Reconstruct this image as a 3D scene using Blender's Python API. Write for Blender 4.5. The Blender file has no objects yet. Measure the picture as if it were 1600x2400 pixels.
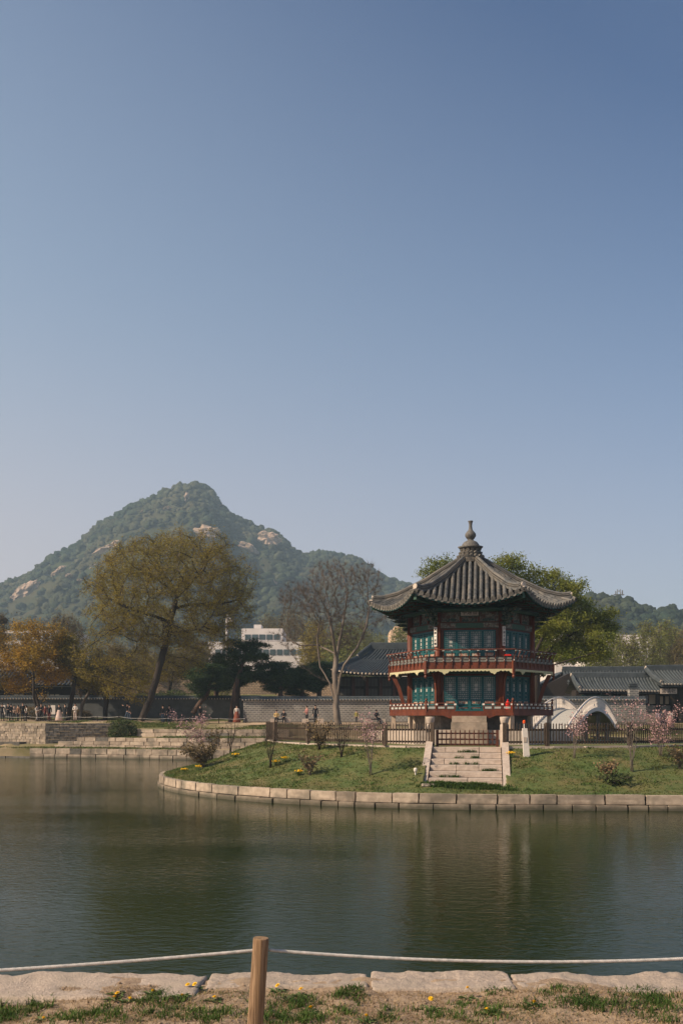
import bpy, bmesh, math, random
import numpy as np
from mathutils import Vector, Matrix

# ------------------------------------------------------------------ scene, camera, sky, sun
rng = np.random.default_rng(11)
random.seed(11)
sc = bpy.context.scene
col = sc.collection
F, H, HY = 2360.0, 3.55, 1682.0          # focal length in photo pixels, eye height over the water, horizon row
SUN_AZ, SUN_EL = math.radians(69.0), math.radians(37.0)   # azimuth from -Y towards -X
to_sun = Vector((-math.sin(SUN_AZ) * math.cos(SUN_EL), -math.cos(SUN_AZ) * math.cos(SUN_EL), math.sin(SUN_EL)))

cam_d = bpy.data.cameras.new("camera")
cam_d.sensor_fit = 'AUTO'
cam_d.sensor_width = 36.0
cam_d.lens = F / 2400.0 * 36.0
cam_d.shift_y = (HY - 1200.0) / 2400.0
cam_d.clip_start = 0.1
cam_d.clip_end = 8000.0
cam = bpy.data.objects.new("camera", cam_d)
cam.location = (0, 0, H)
cam.rotation_euler = (math.pi / 2, 0, 0)
col.objects.link(cam)
sc.camera = cam

world = bpy.data.worlds.new("World")
sc.world = world
world.use_nodes = True
wn = world.node_tree
wn.nodes.clear()
sky = wn.nodes.new("ShaderNodeTexSky")
sky.sky_type = 'NISHITA'
sky.sun_disc = False
sky.sun_elevation = SUN_EL
sky.sun_rotation = math.atan2(to_sun.x, to_sun.y)
sky.altitude = 0.0
sky.air_density = 1.0
sky.dust_density = 1.2
sky.ozone_density = 8.5
bg = wn.nodes.new("ShaderNodeBackground")
bg.inputs["Strength"].default_value = 0.096
wo = wn.nodes.new("ShaderNodeOutputWorld")
# spring haze in the sky: paler towards the horizon and towards the sun, all the way round
tcw = wn.nodes.new("ShaderNodeTexCoord")
nrm = wn.nodes.new("ShaderNodeVectorMath"); nrm.operation = 'NORMALIZE'
wn.links.new(tcw.outputs["Generated"], nrm.inputs[0])
dts = wn.nodes.new("ShaderNodeVectorMath"); dts.operation = 'DOT_PRODUCT'
dts.inputs[1].default_value = tuple(to_sun)
wn.links.new(nrm.outputs[0], dts.inputs[0])
sxyz = wn.nodes.new("ShaderNodeSeparateXYZ")
wn.links.new(nrm.outputs[0], sxyz.inputs[0])
ma = wn.nodes.new("ShaderNodeMath"); ma.operation = 'MULTIPLY_ADD'
ma.inputs[1].default_value = -2.1; ma.inputs[2].default_value = 1.20
wn.links.new(sxyz.outputs["Z"], ma.inputs[0])
mb_ = wn.nodes.new("ShaderNodeMath"); mb_.operation = 'MULTIPLY_ADD'; mb_.use_clamp = True
mb_.inputs[1].default_value = 1.0
wn.links.new(dts.outputs["Value"], mb_.inputs[0])
wn.links.new(ma.outputs[0], mb_.inputs[2])
mxw = wn.nodes.new("ShaderNodeMix"); mxw.data_type = 'RGBA'
wn.links.new(mb_.outputs[0], mxw.inputs[0])
gain = wn.nodes.new("ShaderNodeVectorMath"); gain.operation = 'SCALE'
gain.inputs["Scale"].default_value = 0.74
wn.links.new(sky.outputs[0], gain.inputs[0])
wn.links.new(gain.outputs[0], mxw.inputs[6])
# the haze itself turns from bluish aloft to a faint pink near the ground
mrz = wn.nodes.new("ShaderNodeMapRange"); mrz.interpolation_type = 'SMOOTHSTEP'
mrz.inputs["From Min"].default_value = 0.02; mrz.inputs["From Max"].default_value = 0.42
wn.links.new(sxyz.outputs["Z"], mrz.inputs["Value"])
mhc = wn.nodes.new("ShaderNodeMix"); mhc.data_type = 'RGBA'
mhc.inputs[6].default_value = (4.80, 4.15, 4.30, 1)
mhc.inputs[7].default_value = (3.10, 3.75, 4.60, 1)
wn.links.new(mrz.outputs[0], mhc.inputs[0])
wn.links.new(mhc.outputs[2], mxw.inputs[7])
wn.links.new(mxw.outputs[2], bg.inputs["Color"])
wn.links.new(bg.outputs[0], wo.inputs["Surface"])

sun_d = bpy.data.lights.new("sun", 'SUN')
sun_d.energy = 5.0
sun_d.angle = math.radians(0.6)
sun_d.color = (1.0, 0.82, 0.62)
sun = bpy.data.objects.new("sun", sun_d)
sun.rotation_euler = to_sun.to_track_quat('Z', 'Y').to_euler()
sun.location = (-60, -20, 60)
col.objects.link(sun)

sc.view_settings.view_transform = 'Standard'
sc.view_settings.look = 'None'
sc.view_settings.exposure = 0.5
sc.view_settings.gamma = 1.0
sc.render.engine = 'CYCLES'
cy = sc.cycles
cy.max_bounces = 6
cy.diffuse_bounces = 2
cy.glossy_bounces = 3
cy.transmission_bounces = 3
cy.transparent_max_bounces = 4
cy.volume_bounces = 0
cy.caustics_reflective = False
cy.caustics_refractive = False
cy.use_denoising = True


# ------------------------------------------------------------------ helpers
bench_scene = bpy.data.scenes.new('workbench')     # a side scene to evaluate modifiers and text in, removed at the end
W = {}     # world position of the local origin of each object


def bench_graph():
    with bpy.context.temp_override(scene=bench_scene, view_layer=bench_scene.view_layers[0]):
        return bpy.context.evaluated_depsgraph_get()


def at(x, y, Y):
    """A photo pixel at depth Y as a point of the place."""
    return np.array([(x - 800.0) / F * Y, Y, H - (y - HY) / F * Y])


def hash3(i, j, k, seed=0):
    n = (i.astype(np.int64) * 374761393 + j.astype(np.int64) * 668265263 + k.astype(np.int64) * 2147483647 + seed * 974634777) & 0xffffffff
    n = ((n ^ (n >> 13)) * 1274126177) & 0xffffffff
    n = ((n ^ (n >> 16)) * 668265263) & 0xffffffff
    return ((n ^ (n >> 15)) & 0xffff) / 65535.0


def vnoise(p, seed=0):
    p = np.asarray(p, float)
    if p.shape[1] == 2:
        p = np.concatenate([p, np.zeros((len(p), 1))], 1)
    i = np.floor(p).astype(np.int64)
    f = p - i
    f = f * f * (3 - 2 * f)
    r = 0
    for a in (0, 1):
        for b in (0, 1):
            for c in (0, 1):
                w = (f[:, 0] if a else 1 - f[:, 0]) * (f[:, 1] if b else 1 - f[:, 1]) * (f[:, 2] if c else 1 - f[:, 2])
                r = r + w * hash3(i[:, 0] + a, i[:, 1] + b, i[:, 2] + c, seed)
    return r * 2 - 1


def fbm(p, octv=4, seed=0):
    p = np.asarray(p, float)
    r, a = 0, 1.0
    for o in range(octv):
        r = r + a * vnoise(p * (2.03 ** o), seed + o)
        a *= 0.5
    return r


def tag(o, label=None, cat=None, group=None, kind=None):
    if label: o["label"] = label
    if cat: o["category"] = cat
    if group: o["group"] = group
    if kind: o["kind"] = kind
    return o


def empty(name, loc, label, cat, group=None):
    o = bpy.data.objects.new(name, None)
    o.location = [float(c) for c in loc]
    o.empty_display_size = 0.3
    col.objects.link(o)
    W[o] = np.array(loc, float)
    return tag(o, label, cat, group)


def raw_mesh(name, v, f_idx, f_cnt, smooth=False, mats=(), mi=None):
    """Mesh from numpy arrays: vertices, flat loop indices, loop count per face."""
    me = bpy.data.meshes.new(name)
    v = np.ascontiguousarray(v, np.float32)
    f_idx = np.ascontiguousarray(f_idx, np.int32)
    f_cnt = np.ascontiguousarray(f_cnt, np.int32)
    me.vertices.add(len(v))
    me.vertices.foreach_set("co", v.ravel())
    me.loops.add(len(f_idx))
    me.loops.foreach_set("vertex_index", f_idx)
    me.polygons.add(len(f_cnt))
    st = np.concatenate([[0], np.cumsum(f_cnt)[:-1]]).astype(np.int32)
    me.polygons.foreach_set("loop_start", st)
    if mi is not None:
        me.polygons.foreach_set("material_index", np.ascontiguousarray(mi, np.int32))
    me.polygons.foreach_set("use_smooth", np.full(len(f_cnt), smooth, bool))
    for m in mats:
        me.materials.append(m)
    me.update(calc_edges=True)
    return me


def link(name, me, parent=None):
    o = bpy.data.objects.new(name, me)
    col.objects.link(o)
    if parent is not None:
        o.parent = parent
        W[o] = W[parent].copy()
    else:
        W[o] = np.zeros(3)
    return o


def inst(name, me, parent, loc, rz=0.0, scale=(1, 1, 1), rx=0.0, ry=0.0):
    """A piece that shares its mesh with its like."""
    o = bpy.data.objects.new(name, me)
    col.objects.link(o)
    loc = np.array(loc, float)
    if parent is not None:
        o.parent = parent
        o.location = [float(c) for c in loc - W[parent]]
    else:
        o.location = [float(c) for c in loc]
    o.rotation_euler = (rx, ry, rz)
    o.scale = scale
    W[o] = loc
    return o


class MB:
    """Collects shapes; build() links them as one mesh object."""

    def __init__(s, T=None):
        s.v, s.f, s.m, s.n, s.T = [], [], [], 0, T

    def add(s, v, f, mi=0):
        v = np.asarray(v, float)
        s.v.append(v)
        for q in f:
            s.f.append([i + s.n for i in q])
            s.m.append(mi)
        s.n += len(v)
        return s

    def box(s, c, sz, rz=0.0, mi=0, taper=1.0, M=None):
        x, y, z = sz[0] / 2, sz[1] / 2, sz[2] / 2
        t = taper
        v = np.array([(-x, -y, -z), (x, -y, -z), (x, y, -z), (-x, y, -z), (-x * t, -y * t, z), (x * t, -y * t, z), (x * t, y * t, z), (-x * t, y * t, z)])
        if M is not None:
            v = v @ np.array(M).T
        if rz:
            c_, s_ = math.cos(rz), math.sin(rz)
            v = v @ np.array([(c_, s_, 0), (-s_, c_, 0), (0, 0, 1)])
        return s.add(v + np.array(c, float), [(3, 2, 1, 0), (4, 5, 6, 7), (0, 1, 5, 4), (1, 2, 6, 5), (2, 3, 7, 6), (3, 0, 4, 7)], mi)

    def beam(s, a, b, w, h, mi=0, up=(0, 0, 1)):
        """Rectangular bar from a to b: w across, h in the up direction."""
        a, b = np.array(a, float), np.array(b, float)
        d = b - a
        L = np.linalg.norm(d)
        d /= L
        sd = np.cross(d, np.array(up, float))
        sd /= np.linalg.norm(sd)
        u = np.cross(sd, d)
        v = [p + sd * w / 2 * i + u * h / 2 * j for p in (a, b) for i, j in ((-1, -1), (1, -1), (1, 1), (-1, 1))]
        return s.add(v, [(0, 1, 2, 3), (7, 6, 5, 4), (0, 4, 5, 1), (1, 5, 6, 2), (2, 6, 7, 3), (3, 7, 4, 0)], mi)

    def tube(s, pts, rad, sides=8, mi=0, cap=True):
        pts = np.asarray(pts, float)
        rad = np.broadcast_to(np.asarray(rad, float), (len(pts),))
        d = np.gradient(pts, axis=0)
        d /= np.linalg.norm(d, axis=1)[:, None] + 1e-9
        ref = np.array([0, 0, 1.0]) if abs(d[0][2]) < 0.9 else np.array([1.0, 0, 0])
        a = np.arange(sides) * 2 * math.pi / sides
        v = []
        sd = np.cross(d[0], ref)
        for p, q, r in zip(pts, d, rad):
            sd = sd - q * np.dot(sd, q)
            sd /= np.linalg.norm(sd) + 1e-9
            u = np.cross(q, sd)
            v.append(p + r * (np.cos(a)[:, None] * sd + np.sin(a)[:, None] * u))
        n = len(pts)
        f = [(i * sides + j, i * sides + (j + 1) % sides, (i + 1) * sides + (j + 1) % sides, (i + 1) * sides + j) for i in range(n - 1) for j in range(sides)]
        if cap:
            f += [tuple(range(sides - 1, -1, -1)), tuple((n - 1) * sides + j for j in range(sides))]
        return s.add(np.concatenate(v), f, mi)

    def lathe(s, prof, seg=12, c=(0, 0, 0), mi=0, cap=True, rot=0.0):
        a = np.arange(seg) * 2 * math.pi / seg + rot
        v = [(c[0] + r * math.cos(t), c[1] + r * math.sin(t), c[2] + z) for r, z in prof for t in a]
        n = len(prof)
        f = [(i * seg + j, i * seg + (j + 1) % seg, (i + 1) * seg + (j + 1) % seg, (i + 1) * seg + j) for i in range(n - 1) for j in range(seg)]
        if cap:
            f += [tuple(range(seg - 1, -1, -1)), tuple((n - 1) * seg + j for j in range(seg))]
        return s.add(v, f, mi)

    def slab(s, poly, axis_o, ax, ay, az, th, mi=0):
        """A flat outline (list of 2D points in ax, ay) given a thickness th along az."""
        o, ax, ay, az = (np.array(t, float) for t in (axis_o, ax, ay, az))
        n = len(poly)
        v = [o + ax * p[0] + ay * p[1] + az * k * th for k in (0, 1) for p in poly]
        f = [tuple(range(n - 1, -1, -1)), tuple(range(n, 2 * n))] + [(i, (i + 1) % n, n + (i + 1) % n, n + i) for i in range(n)]
        return s.add(v, f, mi)

    def grid(s, P, mi=0):
        """A (rows, cols, 3) array of points as quads."""
        r, c = P.shape[:2]
        f = [(i * c + j, i * c + j + 1, (i + 1) * c + j + 1, (i + 1) * c + j) for i in range(r - 1) for j in range(c - 1)]
        return s.add(P.reshape(-1, 3), f, mi)

    def mesh(s, name, mats, smooth=False, off=None):
        v = np.concatenate(s.v) if s.v else np.zeros((0, 3))
        if s.T is not None:
            T = np.array(s.T)
            v = v @ T[:3, :3].T + T[:3, 3]
        if off is not None:
            v = v - off
        idx = [i for q in s.f for i in q]
        cnt = [len(q) for q in s.f]
        return raw_mesh(name, v, idx, cnt, smooth, mats if isinstance(mats, (list, tuple)) else [mats], s.m)

    def build(s, name, mats, parent=None, smooth=False):
        off = W[parent] if parent is not None else None
        return link(name, s.mesh(name, mats, smooth, off), parent)

    def piece(s, name, mats, loc=None, smooth=False):
        """A top-level thing of one mesh with its origin at its base."""
        v = np.concatenate(s.v)
        if s.T is not None:
            T = np.array(s.T)
            v = v @ T[:3, :3].T + T[:3, 3]
        loc = np.array(loc if loc is not None else [v[:, 0].mean(), v[:, 1].mean(), v[:, 2].min()], float)
        o = link(name, s.mesh(name, mats, smooth, loc))
        o.location = [float(c) for c in loc]
        W[o] = loc
        return o


# ------------------------------------------------------------------ materials
def nt(m):
    return m.node_tree.nodes, m.node_tree.links


def mat(name, c, c2=None, rough=0.8, scale=4.0, bump=0.0, bscale=None, detail=4.0, rnd=0.0, spec=0.25, lo=0.35, hi=0.65, stretch=(1, 1, 1), c3=None, scale3=0.6, metal=0.0, attr=None, coord='Position'):
    """Principled surface: two or three colours mixed by noise, optional per-piece brightness and fine relief."""
    m = bpy.data.materials.new(name)
    m.use_nodes = True
    N, L = nt(m)
    b = N["Principled BSDF"]
    b.inputs["Roughness"].default_value = rough
    b.inputs["Specular IOR Level"].default_value = spec
    b.inputs["Metallic"].default_value = metal
    if coord == 'Position':
        g = N.new("ShaderNodeNewGeometry").outputs["Position"]
    else:
        g = N.new("ShaderNodeTexCoord").outputs["Object"]
    mp = N.new("ShaderNodeMapping")
    mp.inputs["Scale"].default_value = stretch
    L.new(g, mp.inputs["Vector"])

    def noise(s, d=detail):
        n = N.new("ShaderNodeTexNoise")
        n.inputs["Scale"].default_value = s
        n.inputs["Detail"].default_value = d
        n.inputs["Roughness"].default_value = 0.62
        L.new(mp.outputs[0], n.inputs["Vector"])
        return n.outputs[0]

    def ramp(fac, a, z):
        r = N.new("ShaderNodeMapRange")
        r.inputs["From Min"].default_value = a
        r.inputs["From Max"].default_value = z
        L.new(fac, r.inputs["Value"])
        return r.outputs[0]

    def mix(fac, A, B):
        x = N.new("ShaderNodeMix")
        x.data_type = 'RGBA'
        L.new(fac, x.inputs["Factor"])
        for k, q in (("A", A), ("B", B)):
            s = [i for i in x.inputs if i.name == k and i.type == 'RGBA'][0]
            if isinstance(q, tuple):
                s.default_value = (*q, 1)
            else:
                L.new(q, s)
        return [o for o in x.outputs if o.type == 'RGBA'][0]

    out = None
    if c2 is not None:
        out = mix(ramp(noise(scale), lo, hi), tuple(c), tuple(c2))
    if c3 is not None:
        out = mix(ramp(noise(scale3, 3.0), 0.45, 0.62), out if out is not None else tuple(c), tuple(c3))
    if attr:
        a = N.new("ShaderNodeAttribute")
        a.attribute_name = attr
        h = N.new("ShaderNodeHueSaturation")
        L.new(ramp(a.outputs["Fac"], 0.0, 1.0), h.inputs["Value"])
        N[h.name].inputs["Saturation"].default_value = 1.0
        if out is not None:
            L.new(out, h.inputs["Color"])
        else:
            h.inputs["Color"].default_value = (*c, 1)
        mr = h.inputs["Value"].links[0].from_node
        mr.inputs["To Min"].default_value = 0.55
        mr.inputs["To Max"].default_value = 1.45
        out = h.outputs[0]
    if rnd:
        oi = N.new("ShaderNodeObjectInfo")
        h = N.new("ShaderNodeHueSaturation")
        mr = N.new("ShaderNodeMapRange")
        mr.inputs["To Min"].default_value = 1 - rnd
        mr.inputs["To Max"].default_value = 1 + rnd
        L.new(oi.outputs["Random"], mr.inputs["Value"])
        L.new(mr.outputs[0], h.inputs["Value"])
        if out is not None:
            L.new(out, h.inputs["Color"])
        else:
            h.inputs["Color"].default_value = (*c, 1)
        out = h.outputs[0]
    if out is not None:
        L.new(out, b.inputs["Base Color"])
    else:
        b.inputs["Base Color"].default_value = (*c, 1)
    if bump:
        bp = N.new("ShaderNodeBump")
        bp.inputs["Strength"].default_value = 1.0
        bp.inputs["Distance"].default_value = bump
        L.new(noise(bscale or scale * 3, 6.0), bp.inputs["Height"])
        L.new(bp.outputs[0], b.inputs["Normal"])
    return m


def leaf_mat(name, c, c2, trans=0.45, scale=0.35, rough=0.7):
    """Leaves: two tints by clump and per leaf, some light passing through."""
    m = mat(name, c, c2, rough=rough, scale=scale, detail=3.0, attr="tint", spec=0.15)
    N, L = nt(m)
    b = N["Principled BSDF"]
    t = N.new("ShaderNodeBsdfTranslucent")
    src = b.inputs["Base Color"].links[0].from_socket
    L.new(src, t.inputs["Color"])
    x = N.new("ShaderNodeMixShader")
    x.inputs[0].default_value = trans
    L.new(b.outputs[0], x.inputs[1])
    L.new(t.outputs[0], x.inputs[2])
    L.new(x.outputs[0], N["Material Output"].inputs["Surface"])
    return m


M = {}
M['granite'] = mat('granite', (0.45, 0.355, 0.265), (0.31, 0.24, 0.18), scale=3.2, bump=0.012, bscale=14, rnd=0.25, c3=(0.20, 0.165, 0.125), scale3=0.9)
M['granite_pale'] = mat('granite_pale', (0.50, 0.41, 0.335), (0.39, 0.31, 0.25), scale=6, bump=0.006, bscale=30, rnd=0.06)
M['granite_dark'] = mat('granite_dark', (0.20, 0.175, 0.145), (0.11, 0.10, 0.085), scale=4, bump=0.012, bscale=14, rnd=0.3)
M['rubble'] = mat('rubble', (0.36, 0.28, 0.205), (0.22, 0.18, 0.14), scale=3, bump=0.02, bscale=9, rnd=0.35)
M['joint'] = mat('joint', (0.07, 0.06, 0.048), (0.04, 0.036, 0.03), scale=6)  # dark tone stands in for shade in the island wall gaps
M['kerb_stone'] = mat('kerb_stone', (0.47, 0.375, 0.295), (0.30, 0.235, 0.185), scale=45, bump=0.012, bscale=60, rnd=0.06, c3=(0.36, 0.29, 0.225), scale3=3.2, detail=8)
M['soil'] = mat('soil', (0.42, 0.30, 0.20), (0.20, 0.138, 0.088), scale=22, bump=0.015, bscale=70, c3=(0.36, 0.26, 0.17), scale3=2.5, detail=8)
M['sand_path'] = mat('sand_path', (0.50, 0.37, 0.24), (0.38, 0.27, 0.17), scale=0.8, c3=(0.30, 0.22, 0.13), scale3=0.15)
M['land'] = mat('land', (0.20, 0.155, 0.075), (0.10, 0.105, 0.035), scale=0.5, c3=(0.36, 0.27, 0.17), scale3=0.12, bump=0.03, bscale=4)
M['turf'] = mat('turf', (0.066, 0.100, 0.026), (0.115, 0.118, 0.038), scale=1.1, c3=(0.145, 0.12, 0.045), scale3=0.5, bump=0.05, bscale=7, detail=8)
M['timber_red'] = mat('timber_red', (0.160, 0.042, 0.019), (0.095, 0.026, 0.013), rough=0.55, scale=3, stretch=(1, 1, 0.3), rnd=0.06)
M['timber_brown'] = mat('timber_brown', (0.090, 0.029, 0.016), (0.056, 0.019, 0.011), rough=0.6, scale=4)
M['timber_dark'] = mat('timber_dark', (0.035, 0.026, 0.020), (0.022, 0.017, 0.014), rough=0.7, scale=4)
M['fence_wood'] = mat('fence_wood', (0.085, 0.058, 0.040), (0.05, 0.036, 0.026), rough=0.75, scale=5, rnd=0.25)
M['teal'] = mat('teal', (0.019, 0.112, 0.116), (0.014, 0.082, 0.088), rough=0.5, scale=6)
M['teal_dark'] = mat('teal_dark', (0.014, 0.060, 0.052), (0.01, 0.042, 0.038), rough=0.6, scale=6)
M['green_paint'] = mat('green_paint', (0.026, 0.078, 0.050), (0.05, 0.088, 0.062), rough=0.6, scale=7)
M['bracket_paint'] = mat('bracket_paint', (0.022, 0.055, 0.042), (0.16, 0.135, 0.10), rough=0.6, scale=9, lo=0.48, hi=0.60, detail=2)
M['grey_panel'] = mat('grey_panel', (0.20, 0.19, 0.165), (0.13, 0.135, 0.12), scale=6)
M['pattern_panel'] = mat('pattern_panel', (0.10, 0.115, 0.095), (0.24, 0.21, 0.165), rough=0.7, scale=11, lo=0.46, hi=0.58, detail=2, c3=(0.10, 0.05, 0.035), scale3=5)
M['paper'] = mat('paper', (0.44, 0.42, 0.37), (0.36, 0.34, 0.31), rough=0.9, scale=6)
M['cream'] = mat('cream', (0.55, 0.49, 0.29), (0.46, 0.42, 0.25), rough=0.7, scale=8)
M['white_paint'] = mat('white_paint', (0.74, 0.66, 0.58), (0.66, 0.58, 0.51), rough=0.6, scale=5)
M['ink'] = mat('ink', (0.02, 0.02, 0.024), rough=0.8)
M['red_plastic'] = mat('red_plastic', (0.65, 0.02, 0.012), rough=0.4)
M['floral'] = mat('floral', (0.46, 0.40, 0.31), (0.10, 0.16, 0.11), rough=0.7, scale=14, lo=0.52, hi=0.6, detail=1, c3=(0.42, 0.14, 0.09), scale3=9)
M['tile'] = mat('tile', (0.112, 0.110, 0.103), (0.052, 0.053, 0.052), rough=0.62, scale=3.5, rnd=0.22, c3=(0.145, 0.130, 0.110), scale3=1.3, bump=0.01, bscale=12, detail=6)
M['tile_base'] = mat('tile_base', (0.060, 0.054, 0.046), (0.030, 0.029, 0.027), rough=0.75, scale=5, bump=0.01, bscale=16, c3=(0.115, 0.092, 0.068), scale3=1.6, detail=6)  # darker than the cover tiles: shade between the rows put into the colour
M['tile_end'] = mat('tile_end', (0.22, 0.195, 0.165), (0.10, 0.093, 0.083), rough=0.75, scale=7, rnd=0.25)
M['plaster_end'] = mat('plaster_end', (0.62, 0.52, 0.42), (0.40, 0.33, 0.26), rough=0.85, scale=9)
M['finial'] = mat('finial', (0.15, 0.138, 0.122), (0.08, 0.075, 0.068), rough=0.7, scale=5, stretch=(2, 2, 0.6))
M['tile_slate'] = mat('tile_slate', (0.072, 0.082, 0.085), (0.046, 0.054, 0.057), rough=0.55, scale=2, rnd=0.15)
M['bark'] = mat('bark', (0.048, 0.036, 0.028), (0.027, 0.021, 0.017), scale=3, stretch=(1, 1, 0.25), bump=0.03, bscale=6, rough=0.9)
M['bark_pale'] = mat('bark_pale', (0.215, 0.172, 0.137), (0.105, 0.083, 0.066), scale=2.5, stretch=(1, 1, 0.3), bump=0.02, bscale=6, rough=0.9)
M['bark_pine'] = mat('bark_pine', (0.12, 0.072, 0.05), (0.055, 0.040, 0.032), scale=3, stretch=(1, 1, 0.3), bump=0.03, bscale=6, rough=0.9)
M['twig'] = mat('twig', (0.150, 0.118, 0.094), (0.105, 0.084, 0.068), rough=0.9, scale=1)
M['leaf_olive'] = leaf_mat('leaf_olive', (0.285, 0.215, 0.036), (0.205, 0.170, 0.034))
M['leaf_amber'] = leaf_mat('leaf_amber', (0.420, 0.235, 0.028), (0.290, 0.205, 0.030))
M['leaf_brown'] = leaf_mat('leaf_brown', (0.195, 0.155, 0.068), (0.145, 0.122, 0.052))
M['leaf_green'] = leaf_mat('leaf_green', (0.230, 0.235, 0.040), (0.145, 0.175, 0.032), scale=0.5)
M['leaf_willow'] = leaf_mat('leaf_willow', (0.225, 0.220, 0.065), (0.165, 0.185, 0.052))
M['needle'] = leaf_mat('needle', (0.048, 0.080, 0.028), (0.028, 0.052, 0.022), trans=0.1, scale=0.8)
M['bush_leaf'] = leaf_mat('bush_leaf', (0.085, 0.105, 0.034), (0.055, 0.074, 0.026), trans=0.2)
M['bush_rust'] = leaf_mat('bush_rust', (0.23, 0.150, 0.080), (0.16, 0.120, 0.060), trans=0.2)
M['blossom'] = leaf_mat('blossom', (0.48, 0.31, 0.30), (0.38, 0.22, 0.215), trans=0.3, scale=2)
M['forest'] = mat('forest', (0.026, 0.042, 0.026), (0.060, 0.070, 0.038), scale=0.022, attr="tint", bump=2.0, bscale=0.7, rough=0.95, spec=0.05, c3=(0.085, 0.080, 0.045), scale3=0.016)
M['hillside'] = mat('hillside', (0.035, 0.045, 0.020), (0.06, 0.055, 0.03), scale=0.03, bump=1.0, bscale=0.2, rough=0.95, spec=0.05)
M['rock'] = mat('rock', (0.52, 0.37, 0.27), (0.36, 0.26, 0.19), scale=0.08, bump=0.8, bscale=0.18, stretch=(1, 1, 0.5), c3=(0.22, 0.17, 0.12), scale3=0.12, rough=0.9)
M['concrete_white'] = mat('concrete_white', (0.66, 0.60, 0.56), (0.58, 0.53, 0.49), rough=0.8, scale=0.5)
M['ochre_wall'] = mat('ochre_wall', (0.62, 0.43, 0.28), (0.54, 0.37, 0.25), rough=0.8, scale=0.6)
M['glass'] = mat('glass', (0.06, 0.09, 0.095), (0.04, 0.06, 0.065), rough=0.12, scale=0.4, spec=0.5)
M['glass_teal'] = mat('glass_teal', (0.04, 0.15, 0.16), (0.03, 0.10, 0.11), rough=0.15, scale=0.4, spec=0.5)
M['plaster'] = mat('plaster', (0.42, 0.34, 0.24), (0.36, 0.29, 0.21), rough=0.9, scale=1)
M['post_wood'] = mat('post_wood', (0.32, 0.205, 0.12), (0.125, 0.076, 0.042), rough=0.85, scale=95, stretch=(1, 1, 0.025), bump=0.006, bscale=150, c3=(0.27, 0.165, 0.085), scale3=22, detail=5, lo=0.44, hi=0.58)
M['rope'] = mat('rope', (0.66, 0.60, 0.54), (0.42, 0.40, 0.37), rough=0.9, scale=30)
M['petal_yellow'] = mat('petal_yellow', (0.75, 0.40, 0.01), (0.85, 0.55, 0.02), rough=0.7, scale=60)
M['stem_green'] = mat('stem_green', (0.07, 0.11, 0.03), rough=0.7)
M['grass_blade'] = leaf_mat('grass_blade', (0.075, 0.120, 0.024), (0.050, 0.090, 0.020), trans=0.3, scale=1.5)
M['turf_blade'] = leaf_mat('turf_blade', (0.075, 0.125, 0.028), (0.140, 0.140, 0.045), trans=0.3, scale=0.7)
M['dry_blade'] = leaf_mat('dry_blade', (0.34, 0.235, 0.12), (0.25, 0.17, 0.09), trans=0.2, scale=3)


def wet_foot(m, z0=0.02, z1=0.16, c=(0.075, 0.068, 0.045)):
    """Algae and damp staining on stone just above the waterline."""
    N, L = nt(m)
    b = N["Principled BSDF"]
    src = b.inputs["Base Color"].links[0].from_socket
    g = N.new("ShaderNodeNewGeometry")
    sp = N.new("ShaderNodeSeparateXYZ")
    L.new(g.outputs["Position"], sp.inputs[0])
    n = N.new("ShaderNodeTexNoise")
    n.inputs["Scale"].default_value = 2.5
    L.new(g.outputs["Position"], n.inputs["Vector"])
    a = N.new("ShaderNodeMath"); a.operation = 'MULTIPLY_ADD'
    a.inputs[1].default_value = -0.22
    L.new(n.outputs[0], a.inputs[0]); L.new(sp.outputs["Z"], a.inputs[2])
    r = N.new("ShaderNodeMapRange")
    r.inputs["From Min"].default_value = z0 - 0.11; r.inputs["From Max"].default_value = z1 - 0.11
    r.inputs["To Min"].default_value = 0.85; r.inputs["To Max"].default_value = 0.0
    L.new(a.outputs[0], r.inputs["Value"])
    x = N.new("ShaderNodeMix"); x.data_type = 'RGBA'
    L.new(r.outputs[0], x.inputs[0]); L.new(src, x.inputs[6])
    x.inputs[7].default_value = (*c, 1)
    L.new(x.outputs[2], b.inputs["Base Color"])


wet_foot(M['granite'], 0.05, 0.30, (0.060, 0.056, 0.036))


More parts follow.
